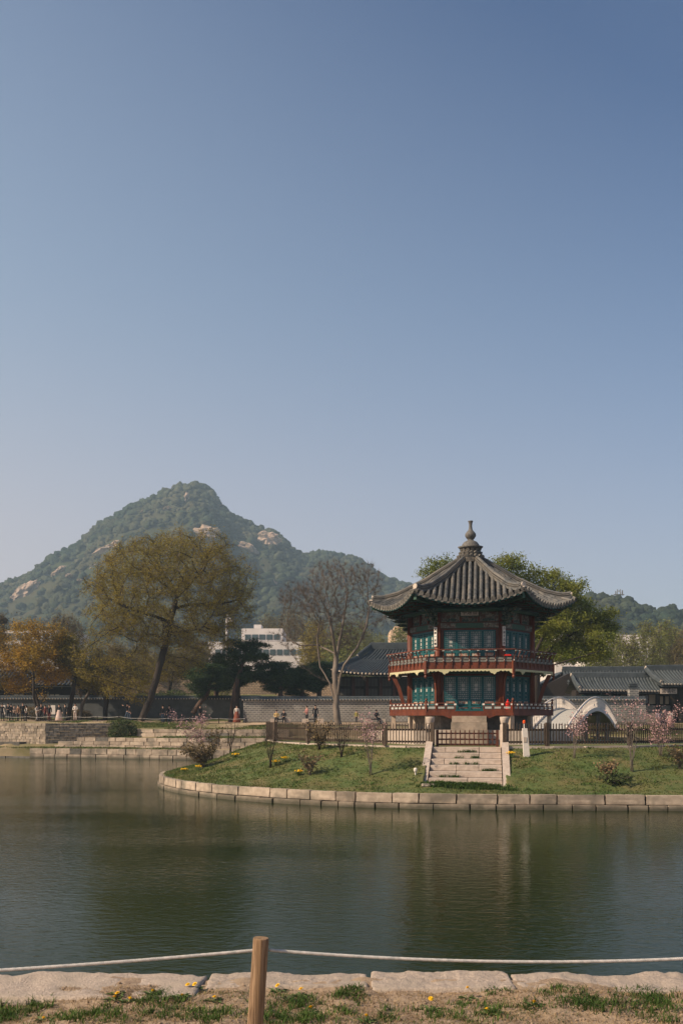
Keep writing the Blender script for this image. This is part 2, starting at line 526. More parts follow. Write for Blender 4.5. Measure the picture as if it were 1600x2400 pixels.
def brick_mat(name, c1, c2, mortar, bw, bh, ms=0.018):
    m = bpy.data.materials.new(name)
    m.use_nodes = True
    N, L = nt(m)
    b = N["Principled BSDF"]
    b.inputs["Roughness"].default_value = 0.85
    g = N.new("ShaderNodeNewGeometry")
    sp = N.new("ShaderNodeSeparateXYZ")
    cb = N.new("ShaderNodeCombineXYZ")
    L.new(g.outputs["Position"], sp.inputs[0])
    L.new(sp.outputs["X"], cb.inputs["X"])
    L.new(sp.outputs["Z"], cb.inputs["Y"])
    t = N.new("ShaderNodeTexBrick")
    t.inputs["Scale"].default_value = 1.0
    t.inputs["Brick Width"].default_value = bw
    t.inputs["Row Height"].default_value = bh
    t.inputs["Mortar Size"].default_value = ms
    t.inputs["Color1"].default_value = (*c1, 1)
    t.inputs["Color2"].default_value = (*c2, 1)
    t.inputs["Mortar"].default_value = (*mortar, 1)
    L.new(cb.outputs[0], t.inputs["Vector"])
    n = N.new("ShaderNodeTexNoise")
    n.inputs["Scale"].default_value = 0.5
    n.inputs["Detail"].default_value = 5
    L.new(g.outputs["Position"], n.inputs["Vector"])
    r = N.new("ShaderNodeMapRange")
    r.inputs["From Min"].default_value = 0.3
    r.inputs["From Max"].default_value = 0.7
    r.inputs["To Min"].default_value = 0.75
    r.inputs["To Max"].default_value = 1.3
    L.new(n.outputs[0], r.inputs["Value"])
    h = N.new("ShaderNodeHueSaturation")
    L.new(t.outputs["Color"], h.inputs["Color"])
    L.new(r.outputs[0], h.inputs["Value"])
    L.new(h.outputs[0], b.inputs["Base Color"])
    bp = N.new("ShaderNodeBump")
    bp.inputs["Distance"].default_value = 0.02
    bp.invert = True
    L.new(t.outputs["Fac"], bp.inputs["Height"])
    L.new(bp.outputs[0], b.inputs["Normal"])
    return m


M['grey_brick'] = brick_mat('grey_brick', (0.165, 0.158, 0.145), (0.115, 0.113, 0.106), (0.31, 0.285, 0.25), 0.42, 0.19, 0.03)
M['tan_masonry'] = brick_mat('tan_masonry', (0.36, 0.25, 0.155), (0.27, 0.19, 0.12), (0.16, 0.12, 0.08), 0.45, 0.24, 0.04)

# ------------------------------------------------------------------ water
m = bpy.data.materials.new("pond_water")
m.use_nodes = True
N, L = nt(m)
b = N["Principled BSDF"]
b.inputs["Base Color"].default_value = (0.0115, 0.0200, 0.0030, 1)
b.inputs["Roughness"].default_value = 0.05
b.inputs["IOR"].default_value = 1.155
b.inputs["Specular IOR Level"].default_value = 0.5
g = N.new("ShaderNodeNewGeometry")


def wave(sx, sy, rot, det, dist, prev=None):
    mp = N.new("ShaderNodeMapping")
    mp.inputs["Scale"].default_value = (sx, sy, 1)
    mp.inputs["Rotation"].default_value = (0, 0, rot)
    L.new(g.outputs["Position"], mp.inputs["Vector"])
    n = N.new("ShaderNodeTexNoise")
    n.inputs["Scale"].default_value = 1.0
    n.inputs["Detail"].default_value = det
    n.inputs["Roughness"].default_value = 0.55
    n.inputs["Distortion"].default_value = 0.4
    L.new(mp.outputs[0], n.inputs["Vector"])
    bp = N.new("ShaderNodeBump")
    bp.inputs["Strength"].default_value = 1.0
    bp.inputs["Distance"].default_value = dist
    L.new(n.outputs[0], bp.inputs["Height"])
    if prev is not None:
        L.new(prev.outputs[0], bp.inputs["Normal"])
    return bp


w1 = wave(3.0, 4.8, 0.25, 2.0, 0.0125)
w2 = wave(7.0, 15.0, -0.12, 3.0, 0.0050, w1)
L.new(w2.outputs[0], b.inputs["Normal"])
# calm and ruffled patches
mpw = N.new("ShaderNodeMapping"); mpw.inputs["Scale"].default_value = (0.05, 0.16, 1)
L.new(g.outputs["Position"], mpw.inputs["Vector"])
nw = N.new("ShaderNodeTexNoise"); nw.inputs["Scale"].default_value = 1.0; nw.inputs["Detail"].default_value = 3.0
L.new(mpw.outputs[0], nw.inputs["Vector"])
rw_ = N.new("ShaderNodeMapRange")
rw_.inputs["From Min"].default_value = 0.35; rw_.inputs["From Max"].default_value = 0.65
rw_.inputs["To Min"].default_value = 0.45; rw_.inputs["To Max"].default_value = 1.25
L.new(nw.outputs[0], rw_.inputs["Value"])
L.new(rw_.outputs[0], w1.inputs["Strength"])
L.new(rw_.outputs[0], w2.inputs["Strength"])
M['water'] = m
mb = MB()
mb.add([(-90, 7.2, 0), (90, 7.2, 0), (90, 112, 0), (-90, 112, 0)], [(0, 1, 2, 3)])
tag(mb.build('water', M['water']), kind='structure')

# ------------------------------------------------------------------ near bank
xs = np.arange(-5.0, 5.01, 0.035)
ys = np.concatenate([np.arange(2.0, 5.0, 0.25), np.arange(5.0, 7.56, 0.03)])
XX, YY = np.meshgrid(xs, ys)
P2 = np.stack([XX.ravel(), YY.ravel()], 1)
zz = 1.565 + 0.030 * fbm(P2 * 1.3, 3, 3) + 0.014 * fbm(P2 * 7, 3, 5) + 0.006 * np.abs(fbm(P2 * 30, 2, 9))
mb = MB()
mb.grid(np.stack([XX, YY, zz.reshape(XX.shape)], 2))
o = mb.build('near_ground', M['soil'], smooth=True)
tag(o, kind='structure')


def near_z(x, y):
    p = np.array([[x, y]])
    return float((1.565 + 0.030 * fbm(p * 1.3, 3, 3) + 0.014 * fbm(p * 7, 3, 5))[0])


mb = MB()
mb.box((-27.5, 1.5, 0.2), (45, 12.2, 2.7)).box((27.5, 1.5, 0.2), (45, 12.2, 2.7)).box((0, -1.8, 0.2), (10, 7.5, 2.7)).box((0, 4.7, 0.0), (10, 5.6, 2.6))
tag(mb.build('near_bank', M['soil']), kind='structure')


def rough_block(L_, D_, H_, seed, amp=0.02, nx=30, ny=10, nz=8, rnd_=0.03, fq=3.0):
    """A stone block with worn, uneven faces (centred, unit scale)."""
    bm = bmesh.new()
    bmesh.ops.create_cube(bm, size=1.0)
    me = bpy.data.meshes.new("block")
    bmesh.ops.subdivide_edges(bm, edges=[e for e in bm.edges if abs((e.verts[0].co - e.verts[1].co).x) > 0.5], cuts=nx, use_grid_fill=True)
    bmesh.ops.subdivide_edges(bm, edges=[e for e in bm.edges if abs((e.verts[0].co - e.verts[1].co).y) > 0.5], cuts=ny, use_grid_fill=True)
    bmesh.ops.subdivide_edges(bm, edges=[e for e in bm.edges if abs((e.verts[0].co - e.verts[1].co).z) > 0.5], cuts=nz, use_grid_fill=True)
    v = np.array([tuple(q.co) for q in bm.verts])
    dims = np.array([L_, D_, H_])
    p = v * dims
    inn = np.clip(p, -dims / 2 + rnd_, dims / 2 - rnd_)
    d = p - inn
    ln = np.linalg.norm(d, axis=1)[:, None] + 1e-9
    p = inn + d / ln * np.minimum(ln, rnd_)
    p = p + amp * np.stack([fbm(p * fq + 7 * k, 4, seed + k) for k in range(3)], 1) * np.array([0.6, 1, 0.8])
    for q, c in zip(bm.verts, p):
        q.co = c
    bm.to_mesh(me)
    bm.free()
    for pl in me.polygons:
        pl.use_smooth = True
    return me


edge = empty('bank_edging', (0, 7.5, 1.2), 'row of rough granite edging stones along the near water edge', 'stone edging')
for i, (x0, x1, y0, y1, dz) in enumerate(((-4.2, -1.02, 7.02, 7.70, 0.010), (-1.0, 0.195, 7.36, 7.74, 0.0), (0.215, 1.27, 7.30, 7.78, 0.002), (1.30, 2.75, 7.22, 7.76, 0.0), (2.77, 4.3, 7.3, 7.76, 0.0))):
    me = rough_block(x1 - x0, y1 - y0, 0.55, 40 + i, 0.020, 80, 18, 8, 0.022, 2.6)
    c = np.array([tuple(q.co) for q in me.vertices])
    c[:, 2] += 0.010 * fbm(c * 13, 3, 90 + i)
    c[:, 1] += 0.022 * fbm(c * np.array([2.5, 1, 1]) + 3, 3, 95 + i)
    me.vertices.foreach_set("co", c.astype(np.float32).ravel())
    me.materials.append(M['kerb_stone'])
    inst('edging_stone', me, edge, ((x0 + x1) / 2, (y0 + y1) / 2, 1.588 + dz - 0.275))
mb = MB()
mb.box((0, 7.55, 0.55), (9.0, 0.35, 1.5))
mb.build('footing', M['granite_dark'], edge)

# ------------------------------------------------------------------ far bank and land
BX = [-400, -80, -45, -30.5, -21, -13.5, -6, 5, 14, 26, 60, 400]
BY = [170, 108, 95, 89.5, 87.3, 84.4, 83.5, 84.5, 86.5, 91.0, 97, 150]


def bank_y(x):
    return np.interp(x, BX, BY)


def land_z(x, y):
    x = np.asarray(x, float)
    y = np.asarray(y, float)
    d = y - bank_y(x)
    left = np.interp(d, [0.2, 0.25, 2.2, 2.25, 4.9, 7.6, 8.0, 9.6, 10.5, 400], [-1.2, 0.8, 0.9, 1.15, 1.2, 1.3, 3.05, 3.12, 3.18, 3.18])
    mid = np.interp(d, [0.2, 0.25, 2.2, 2.25, 5.0, 5.3, 5.35, 7.0, 10.0, 400], [-1.2, 0.8, 0.9, 1.66, 1.84, 1.95, 2.50, 2.66, 3.0, 3.0])
    w = np.clip((x + 19.9) / 0.5, 0, 1)
    z = left * (1 - w) + mid * w
    far = np.interp(y, [108, 112, 140, 160, 300, 420, 3000], [0, 0.15, 3.7, 3.9, 7, 9, 9])
    return z + far * (d > 12)


dl = np.concatenate([[0.1, 0.2, 0.25], np.linspace(0.5, 2.2, 5), [2.25], np.linspace(2.6, 4.9, 6), [5.0, 5.3, 5.35], np.linspace(5.6, 12, 20), np.linspace(13, 40, 28), [45, 52, 60, 75, 100, 150, 220, 330, 600, 1200, 2600]])
xl = np.concatenate([[-1500, -700, -300, -160, -100, -70], np.arange(-50, 50.1, 0.5), [70, 100, 160, 300, 700, 1500]])
XX, DD = np.meshgrid(xl, dl)
YY = bank_y(XX) + DD
ZZ = land_z(XX, YY) + 0.05 * fbm(np.stack([XX.ravel(), YY.ravel()], 1) * 0.7, 3, 2).reshape(XX.shape) * (DD > 0.4)
mb = MB()
mb.grid(np.stack([XX, YY, ZZ], 2))
tag(mb.build('ground', M['land'], smooth=False), kind='structure')


def path_strip(name, x0, x1, y0f, y1f, lift, mt):
    xs_ = np.linspace(x0, x1, 80)
    t = np.linspace(0, 1, 8)
    P = np.zeros((8, 80, 3))
    for i, tt in enumerate(t):
        yy = y0f(xs_) * (1 - tt) + y1f(xs_) * tt
        P[i, :, 0] = xs_
        P[i, :, 1] = yy
        P[i, :, 2] = land_z(xs_, yy) + lift
    q = MB()
    q.grid(P)
    return tag(q.build(name, mt, smooth=True), kind='structure')


path_strip('path', -70, -8.5, lambda x: bank_y(x) + 12.5 + 0.4 * np.sin(x * 0.5), lambda x: bank_y(x) + 19 + 0 * x, 0.07, M['sand_path'])
path_strip('path', -8.5, 60, lambda x: bank_y(x) + 8.5 + 0.3 * np.sin(x * 0.8), lambda x: 0 * x + 101.5, 0.07, M['sand_path'])

# the stone pieces share a few block shapes
BLOCKS = []
for k in range(6):
    me = rough_block(1, 1, 1, 70 + k, 0.022, 5, 2, 3, 0.016, 2.4)
    for pl in me.polygons:
        pl.use_smooth = False
    BLOCKS.append(me)


def block_set(mt):
    out = []
    for me in BLOCKS:
        q = me.copy()
        q.materials.clear()
        q.materials.append(mt)
        out.append(q)
    return out


B_gran, B_rub, B_dark, B_pale = block_set(M['granite']), block_set(M['rubble']), block_set(M['granite_dark']), block_set(M['granite_pale'])


def course(parent, pts, z0, z1, depth, wmin, wmax, blocks, name='stone', gap=0.045, jit=0.03, dark=None):
    """Stones laid end to end along a polyline."""
    pts = np.array(pts, float)
    seg = np.linalg.norm(np.diff(pts, axis=0), axis=1)
    cum = np.concatenate([[0], np.cumsum(seg)])
    s = 0.0
    while s < cum[-1] - 0.05:
        w = random.uniform(wmin, wmax)
        if cum[-1] - s - w < wmin * 0.6:
            w = cum[-1] - s
        a = np.array([np.interp(s, cum, pts[:, k]) for k in (0, 1)])
        e = np.array([np.interp(s + w, cum, pts[:, k]) for k in (0, 1)])
        c = (a + e) / 2
        ang = math.atan2(e[1] - a[1], e[0] - a[0])
        nrm = np.array([-math.sin(ang), math.cos(ang)])
        c = c + nrm * (depth / 2 + random.uniform(-jit, jit))
        bl = random.choice(dark if dark is not None and random.random() < 0.10 else blocks)
        inst(name, bl, parent, (c[0], c[1], (z0 + z1) / 2 + random.uniform(-jit, jit) * 0.3), ang + random.uniform(-0.01, 0.01), (max(np.linalg.norm(e - a) - gap, 0.05), depth, z1 - z0 - gap * 0.6))
        s += w


def bank_line(x0, x1, d, n=24):
    xs_ = np.linspace(x0, x1, n)
    return [(x, float(bank_y(x)) + d) for x in xs_]


t = empty('waterside_wall', (-18, 86, 0), 'low two-course wall of tan blocks at the far waterline', 'stone wall')
course(t, bank_line(-27.5, -5.5, 0.02), -0.25, 0.36, 0.5, 0.9, 1.9, B_gran, dark=B_dark)
course(t, bank_line(-27.5, -5.5, 0.06), 0.36, 0.86, 0.45, 0.7, 1.6, B_gran, dark=B_dark)
t = empty('terrace_wall', (-15, 88, 1), 'stepped three-course terrace wall of tan blocks above the waterside ledge', 'stone wall')
course(t, bank_line(-25.7, -5.0, 1.80), 0.80, 1.12, 0.45, 0.8, 1.7, B_gran)
course(t, bank_line(-25.4, -5.0, 1.92), 1.12, 1.45, 0.45, 0.8, 1.6, B_gran, dark=B_dark)
course(t, bank_line(-23.6, -5.0, 2.02), 1.45, 1.80, 0.45, 0.6, 1.5, B_gran, dark=B_dark)
t = empty('upper_terrace_wall', (-14, 91, 1.9), 'short broken upper wall of tan blocks below the sandy path', 'stone wall')
course(t, bank_line(-18.6, -4.6, 4.95), 1.75, 2.18, 0.45, 1.0, 2.4, B_gran, dark=B_dark)
course(t, bank_line(-19.0, -4.6, 5.05), 2.18, 2.52, 0.45, 1.0, 2.6, B_gran, dark=B_dark)
t = empty('rubble_wall', (-26, 92, 1), 'tall rubble retaining wall of small square stones beneath the grass edge', 'stone wall')
corner = (-26.9, 91.6)
for r in range(8):
    z0 = 1.08 + r * 0.245
    course(t, [(-34.5, 94.6), corner], z0, z0 + 0.245, 0.4, 0.26, 0.5, B_rub, jit=0.03, gap=0.03)
    course(t, [corner, (-20.2, 94.6)], z0, z0 + 0.245, 0.4, 0.26, 0.5, B_rub, jit=0.03, gap=0.03)
t = empty('stone_landing', (-29, 89, 0), 'dark stone slabs and steps at the left end of the far bank', 'stone steps')
for k, (x0, x1, d, z0, z1) in enumerate(((-38, -27.4, 0.0, -0.2, 0.16), (-38, -28.4, 0.7, 0.16, 0.42), (-38, -28.6, 1.4, 0.42, 0.72), (-38, -29.2, 2.2, 0.72, 1.35))):
    course(t, bank_line(x0, x1, d), z0, z1, 1.4, 1.6, 2.8, B_dark, name='slab')

# ------------------------------------------------------------------ island
IC = np.array([7.1, 55.5])
IROT = -math.radians(8.2)
PM = Matrix.Translation((IC[0], IC[1], 0)) @ Matrix.Rotation(IROT, 4, 'Z')


def loc2w(x, y):
    c, s = math.cos(IROT), math.sin(IROT)
    return np.array([IC[0] + c * x - s * y, IC[1] + s * x + c * y])


def wall_r(th):
    """Radius of the island wall; th is the world angle from +X."""
    d = np.degrees(th) % 360
    return np.interp(d, [0, 60, 180, 200, 270, 282, 290, 298, 310, 330, 360], [17.4, 17.2, 16.9, 16.8, 16.75, 17.3, 18.2, 18.9, 19.0, 18.2, 17.4])


fence_pts = np.array([(-4.3, 58.5), (-3.6, 54.6), (-1.7, 50.9), (2.0, 46.6), (4.15, 45.95)])
fence_pts_r = np.array([(7.35, 45.45), (9.25, 45.35), (13.2, 46.2), (17.4, 48.6), (19.4, 53.0)])


def isl_in_r(th):
    d = np.degrees(th) % 360
    return np.interp(d, [0, 60, 120, 165, 185, 207, 242, 270, 282, 305, 325, 360], [12.4, 10.5, 10.5, 11.6, 10.9, 9.9, 10.2, 10.0, 10.3, 11.2, 12.4, 12.4])


def isl_z(x, y):
    x = np.asarray(x, float)
    y = np.asarray(y, float)
    dx, dy = x - IC[0], y - IC[1]
    r = np.hypot(dx, dy)
    th = np.arctan2(dy, dx)
    rw, ri = wall_r(th) - 0.25, isl_in_r(th)
    t_ = np.clip((r - ri) / (rw - ri), 0, 1)
    prof = np.interp(t_, [0, 0.12, 0.5, 0.85, 1.0], [2.18, 2.05, 1.30, 0.72, 0.58])
    n = fbm(np.stack([x.ravel(), y.ravel()], 1) * 0.55, 3, 21).reshape(x.shape)
    z = prof + 0.07 * n * np.clip(t_ * 6, 0, 1) * np.clip((1 - t_) * 6, 0, 1)
    # cut for the staircase
    lx = math.cos(IROT) * dx + math.sin(IROT) * dy
    ly = -math.sin(IROT) * dx + math.cos(IROT) * dy
    cut = 0.20 + (ly + 15.0) * 0.33
    return np.where((np.abs(lx) < 1.66) & (ly > -14.95) & (ly < -9.5), np.minimum(z, cut), z)


ths = np.concatenate([np.linspace(0, 4.36, 150), np.linspace(4.365, 4.78, 130), np.linspace(4.80, 2 * math.pi, 60)])
ts = np.concatenate([[0, 0.3], np.linspace(0.5, 1.0, 70)])
TH, TT = np.meshgrid(ths, ts)
RR = TT * (wall_r(TH) - 0.2)
XX, YY = IC[0] + RR * np.cos(TH), IC[1] + RR * np.sin(TH)
mb = MB()
mb.grid(np.stack([XX, YY, isl_z(XX, YY)], 2))
tag(mb.build('island_ground', M['turf'], smooth=True), kind='structure')

t = empty('island_retaining_wall', (IC[0], IC[1], 0), 'curved low wall of tan granite blocks around the grassy island', 'stone wall')
wl = [(IC[0] + (wall_r(a) + 0.10) * math.cos(a), IC[1] + (wall_r(a) + 0.10) * math.sin(a)) for a in np.linspace(0, 2 * math.pi, 200)]
wu = [(IC[0] + (wall_r(a) + 0.0) * math.cos(a), IC[1] + (wall_r(a) + 0.0) * math.sin(a)) for a in np.linspace(0, 2 * math.pi, 200)]
core = MB()
ca = np.linspace(0, 2 * math.pi, 121)
core.grid(np.array([[(IC[0] + (wall_r(a) - 0.14) * math.cos(a), IC[1] + (wall_r(a) - 0.14) * math.sin(a), z) for a in ca] for z in (-0.4, 0.56)]))
core.build('gap_shade_backing', M['joint'], t)  # dark ring added behind the stones; its colour stands in for gap shade
course(t, wl, -0.35, 0.21, 0.55, 0.7, 1.5, B_gran, jit=0.03)
course(t, wu, 0.21, 0.60, 0.5, 0.6, 1.95, B_gran, jit=0.025)

# ------------------------------------------------------------------ mountain, hill
MX = [-700, -300, -100, 0, 27, 58, 80, 112, 143, 179, 205, 223, 259, 290, 312, 353, 384, 415, 435, 460, 484, 498, 509, 529, 549, 580, 603, 638, 661, 683, 700, 713, 740, 768, 793, 821, 841, 857, 885, 911, 933, 958, 1000, 1150, 1400, 1700]
MY = [1600, 1500, 1415, 1369, 1356, 1345, 1330, 1305, 1285, 1272, 1247, 1229, 1207, 1187, 1178, 1160, 1144, 1131, 1134, 1128, 1135, 1149, 1169, 1185, 1205, 1214, 1229, 1238, 1254, 1274, 1290, 1294, 1291, 1289, 1294, 1298, 1305, 1319, 1336, 1350, 1360, 1362, 1375, 1420, 1500, 1600]
RX = [900, 1000, 1150, 1250, 1387, 1424, 1447, 1481, 1504, 1545, 1557, 1573, 1589, 1620, 1750, 2000, 2300]
RY = [1560, 1480, 1420, 1385, 1374, 1379, 1390, 1396, 1406, 1413, 1408, 1404, 1413, 1418, 1440, 1500, 1600]


def ridge_z(u, tt, xs_, ys_, Y0, Yr, seed, tall):
    """Height of a slope: u photo column of its bearing, tt 0..1 foot to crest (over 1: behind)."""
    Y = Y0 + (Yr - Y0) * tt
    e = (HY - np.interp(u, xs_, ys_)) / F
    zr = e * Yr + H - tall
    prof = np.where(tt <= 1, np.clip(tt, 0, 1) ** 1.35, 1 - 0.9 * np.clip(tt - 1, 0, 1))
    X = (u - 800) / F * Y
    n = fbm(np.stack([X.ravel() / 90, Y.ravel() / 90], 1), 4, seed).reshape(X.shape)
    z = 8 + (zr - 8) * prof + 0.17 * zr * (0.6 - 1.5 * np.abs(n)) * np.clip(tt, 0, 1) * np.clip((1.0 - tt) * 3.0, 0, 1)
    return X, Y, z


def mountain(name, us, xs_, ys_, Y0, Yr, seed, tall):
    tt = np.concatenate([np.linspace(0, 1, 46), [1.06, 1.15, 1.3, 1.6, 2.0]])
    U, T_ = np.meshgrid(us, tt)
    X, Y, Z = ridge_z(U, T_, xs_, ys_, Y0, Yr, seed, tall)
    q = MB()
    q.grid(np.stack([X, Y, Z], 2))
    return tag(q.build(name, M['hillside'], smooth=True), kind='structure')


mountain('mountain', np.arange(-700, 1701, 12), MX, MY, 430, 1000, 31, 5)
mountain('hill', np.arange(900, 2301, 12), RX, RY, 300, 520, 37, 5)


def find_t(u, ypx, xs_, ys_, Y0, Yr, seed, tall):
    tt = np.linspace(0.05, 1, 200)
    X, Y, Z = ridge_z(np.full(200, float(u)), tt, xs_, ys_, Y0, Yr, seed, tall)
    py = HY - (Z - H) / Y * F
    k = int(np.argmin(np.abs(py - ypx)))
    return np.array([X[k], Y[k], Z[k]])


# bare rock faces: photo column, row, half width, half height, tilt, label
ROCKS = [(487, 1251, 30, 17, 0.0, 'domed pale rock outcrop right behind the big tree top'),
         (628, 1261, 30, 18, 0.15, 'large pale rock outcrop near the right shoulder of the mountain'),
         (571, 1283, 26, 14, 0.35, 'greyish rock outcrop between the big tree and the right shoulder'),
         (262, 1287, 34, 12, -0.45, 'long pale rock slab to the left of the big tree top'),
         (60, 1386, 40, 18, -0.6, 'broad bare rock slope low on the left flank of the mountain'),
         (142, 1338, 18, 7, -0.6, 'small slanted rock slab halfway up the left flank'),
         (438, 1166, 6, 14, 0.1, 'narrow pale rock streak just below the summit'),
         (515, 1181, 8, 6, 0.2, 'small pale boulder on the crest right of the summit'),
         (100, 1420, 9, 5, -0.5, 'tiny rock patch low on the far left flank'),
         (190, 1362, 8, 5, -0.4, 'tiny rock patch below the slanted slab'),
         (340, 1200, 12, 4, -0.4, 'thin rock ledge high on the left slope'),
         (395, 1192, 9, 4, -0.2, 'thin rock ledge below the summit streak'),
         (640, 1365, 9, 6, 0.2, 'tiny pale rock right of the largest tree'),
         (165, 1350, 8, 5, -0.4, 'tiny rock beside the slanted slab'),
         (515, 1228, 10, 4, 0.2, 'thin grey ledge above the domed outcrop'),
         (225, 1330, 12, 5, -0.5, 'small rock strip left of the big tree crown')]
for k, (u, py, hw, hh, tilt, lab) in enumerate(ROCKS):
    p = find_t(u, py + hh * 0.6, MX, MY, 430, 1000, 31, 5)
    px = p[1] / F
    bm = bmesh.new()
    bmesh.ops.create_icosphere(bm, subdivisions=4, radius=1)
    v = np.array([tuple(q.co) for q in bm.verts])
    r = 0.95 + 0.42 * fbm(v * 2.0 + k * 5, 5, 50 + k) + 0.16 * np.abs(fbm(v * np.array([5, 5, 2.0]) + k, 3, 60 + k))
    v = v * r[:, None] * np.array([hw * px, 6, hh * px])
    c_, s_ = math.cos(-tilt), math.sin(-tilt)
    v = np.stack([v[:, 0] * c_ - v[:, 2] * s_, v[:, 1], v[:, 0] * s_ + v[:, 2] * c_], 1)
    for q, c in zip(bm.verts, v):
        q.co = c
    me = bpy.data.meshes.new('rock_outcrop')
    bm.to_mesh(me)
    bm.free()
    me.materials.append(M['rock'])
    o = inst('rock_outcrop', me, None, (p[0], p[1] - 2, p[2] + hh * px * 0.35))
    tag(o, lab, 'rock', 'bare rocks on the mountain')


def crowns(name, cent, rad, seed, mt, zs=0.85):
    """Tree crowns of a far wood, one lumpy shell each, as one mass."""
    bm = bmesh.new()
    bmesh.ops.create_icosphere(bm, subdivisions=2, radius=1)
    v0 = np.array([tuple(q.co) for q in bm.verts])
    f0 = np.array([[q.index for q in f.verts] for f in bm.faces if f.normal.z > -0.35])
    bm.free()
    n, k = len(cent), len(v0)
    v0n = np.tile(v0, (n, 1))
    ids = np.repeat(np.arange(n), k)
    r = 1 + 0.46 * fbm(v0n * 1.9 + (ids * 3.7)[:, None], 3, seed)
    v = v0n * r[:, None] * np.repeat(rad, k)[:, None] * np.stack([np.ones(n * k), np.ones(n * k), np.repeat(zs * rng.uniform(0.75, 1.2, n), k)], 1) + np.repeat(cent, k, 0)
    f = (f0[None] + (np.arange(n) * k)[:, None, None]).reshape(-1, 3)
    me = raw_mesh(name, v, f.ravel(), np.full(len(f), 3), True, [mt])
    a = me.attributes.new("tint", 'FLOAT', 'FACE')
    tint = np.repeat(rng.random(n), len(f0)) * 0.6 + 0.4 * rng.random(len(f))
    a.data.foreach_set("value", tint.astype(np.float32))
    o = link(name, me)
    return tag(o, kind='stuff')


def wood(name, u0, u1, n, xs_, ys_, Y0, Yr, seed, tall, rmin, rmax, rocks=()):
    u = rng.uniform(u0, u1, n)
    tt = rng.uniform(0.02, 1.0, n) ** 0.75
    k = n // 9
    tt[:k] = rng.uniform(0.985, 1.005, k)
    X, Y, Z = ridge_z(u, tt, xs_, ys_, Y0, Yr, seed, tall)
    py = HY - (Z + 3 - H) / Y * F
    keep = np.ones(n, bool)
    for (ru, rp, hw, hh, ti, _) in rocks:
        dx, dy = u - ru, py - rp
        c_, s_ = math.cos(ti), math.sin(ti)
        keep &= ((dx * c_ + dy * s_) / (hw * 0.95)) ** 2 + ((-dx * s_ + dy * c_) / (hh * 0.95)) ** 2 > 1
    rad = rmin + (rmax - rmin) * rng.random(n) ** 1.8
    cent = np.stack([X, Y, Z + rad * 0.35], 1)[keep]
    crowns(name, cent, rad[keep], seed, M['forest'])


wood('mountain_forest', -420, 1250, 10500, MX, MY, 430, 1000, 31, 5, 1.6, 4.6, ROCKS)
wood('hill_forest', 930, 2050, 2400, RX, RY, 300, 520, 37, 5, 1.3, 3.2)

# ------------------------------------------------------------------ the pavilion
pav = empty('pavilion', (IC[0], IC[1], 2.18), 'two-storey hexagonal wooden pavilion with teal lattice doors and tiled roof', 'pavilion')
SQ = math.sqrt(3) / 2
A_COL, A_GAL, A_ROOF = 3.3, 4.47, 5.68


def hexv(a, k):
    """Corner k of a hexagon of side a: corners 4 and 5 are the front ones."""
    t_ = math.radians(60 * k)
    return np.array([a * math.cos(t_), a * math.sin(t_)])


def face(k):
    """Tangent (left to right seen from outside) and outward normal of face k; face 0 faces the viewer."""
    ph = math.radians(-90 + 60 * k)
    n = np.array([math.cos(ph), math.sin(ph), 0])
    return np.array([-n[1], n[0], 0]), n


def fp(k, a, u, z, out=0.0):
    """Point on face k of a hexagon of side a: u along the face, out beyond it."""
    t_, n = face(k)
    return t_ * u + n * (a * SQ + out) + np.array([0, 0, z])


def hexprism(mb, a, z0, z1, mi=0):
    v = [(*hexv(a, k), z) for z in (z0, z1) for k in range(6)]
    mb.add(v, [(5, 4, 3, 2, 1, 0), (6, 7, 8, 9, 10, 11)] + [(k, (k + 1) % 6, 6 + (k + 1) % 6, 6 + k) for k in range(6)], mi)


def P(): return MB(PM)


Z = np.array([0, 0, 1.0])
# base, stone feet, front steps
q = P()
hexprism(q, 5.5, 2.0, 2.92)
q.build('stone_platform', M['granite_pale'], pav)
q = P()
hexprism(q, 3.05, 2.92, 3.66)
q.build('foundation', M['granite_dark'], pav)
for k in range(6):
    q = P()
    c = hexv(A_GAL - 0.22, k)
    q.box((c[0], c[1], 3.29), (0.25, 0.25, 0.76), rz=math.radians(60 * k), taper=0.86)
    q.build('stone_foot', M['granite'], pav)
    if k != 0:
        q = P()
        c = fp(k, A_GAL - 0.25, 0, 0)
        q.box((c[0], c[1], 3.29), (0.22, 0.22, 0.76), rz=math.radians(60 * k), taper=0.86)
        q.build('stone_foot', M['granite'], pav)
for (w, y0, y1, z0, z1) in ((1.74, -4.55, -3.7, 3.32, 3.64), (1.80, -4.95, -3.7, 2.94, 3.315), (1.88, -5.35, -4.0, 2.55, 2.935), (1.96, -5.75, -4.6, 2.1, 2.545)):
    q = P()
    q.box((0, (y0 + y1) / 2, (z0 + z1) / 2), (w, y1 - y0, z1 - z0))
    q.build('stone_step', M['granite'], pav)


def hexring(mb, a, z0, z1, th, mi=0):
    """A six-sided band of thickness th."""
    for k in range(6):
        t_, n = face(k)
        v = []
        for aa in (a, a - th / SQ):
            p0, p1 = fp(k, aa, -aa / 2, 0), fp(k, aa, aa / 2, 0)
            v += [p0 + Z * z0, p1 + Z * z0, p1 + Z * z1, p0 + Z * z1]
        mb.add(v, [(0, 1, 2, 3), (7, 6, 5, 4), (3, 2, 6, 7), (4, 5, 1, 0)], mi)


# lower gallery
q = P()
hexprism(q, A_GAL - 0.1, 3.70, 3.84)
q.build('gallery_floor', M['timber_brown'], pav)
q = P()
hexring(q, A_GAL, 3.66, 3.87, 0.09)
q.slab([(-1.35, 0), (-1.18, -0.07), (-1.0, -0.15), (1.0, -0.15), (1.18, -0.07), (1.35, 0)], fp(0, A_GAL, 0, 3.66, -0.05), face(0)[0], Z, face(0)[1], 0.055)
q.build('gallery_fascia', M['timber_red'], pav)


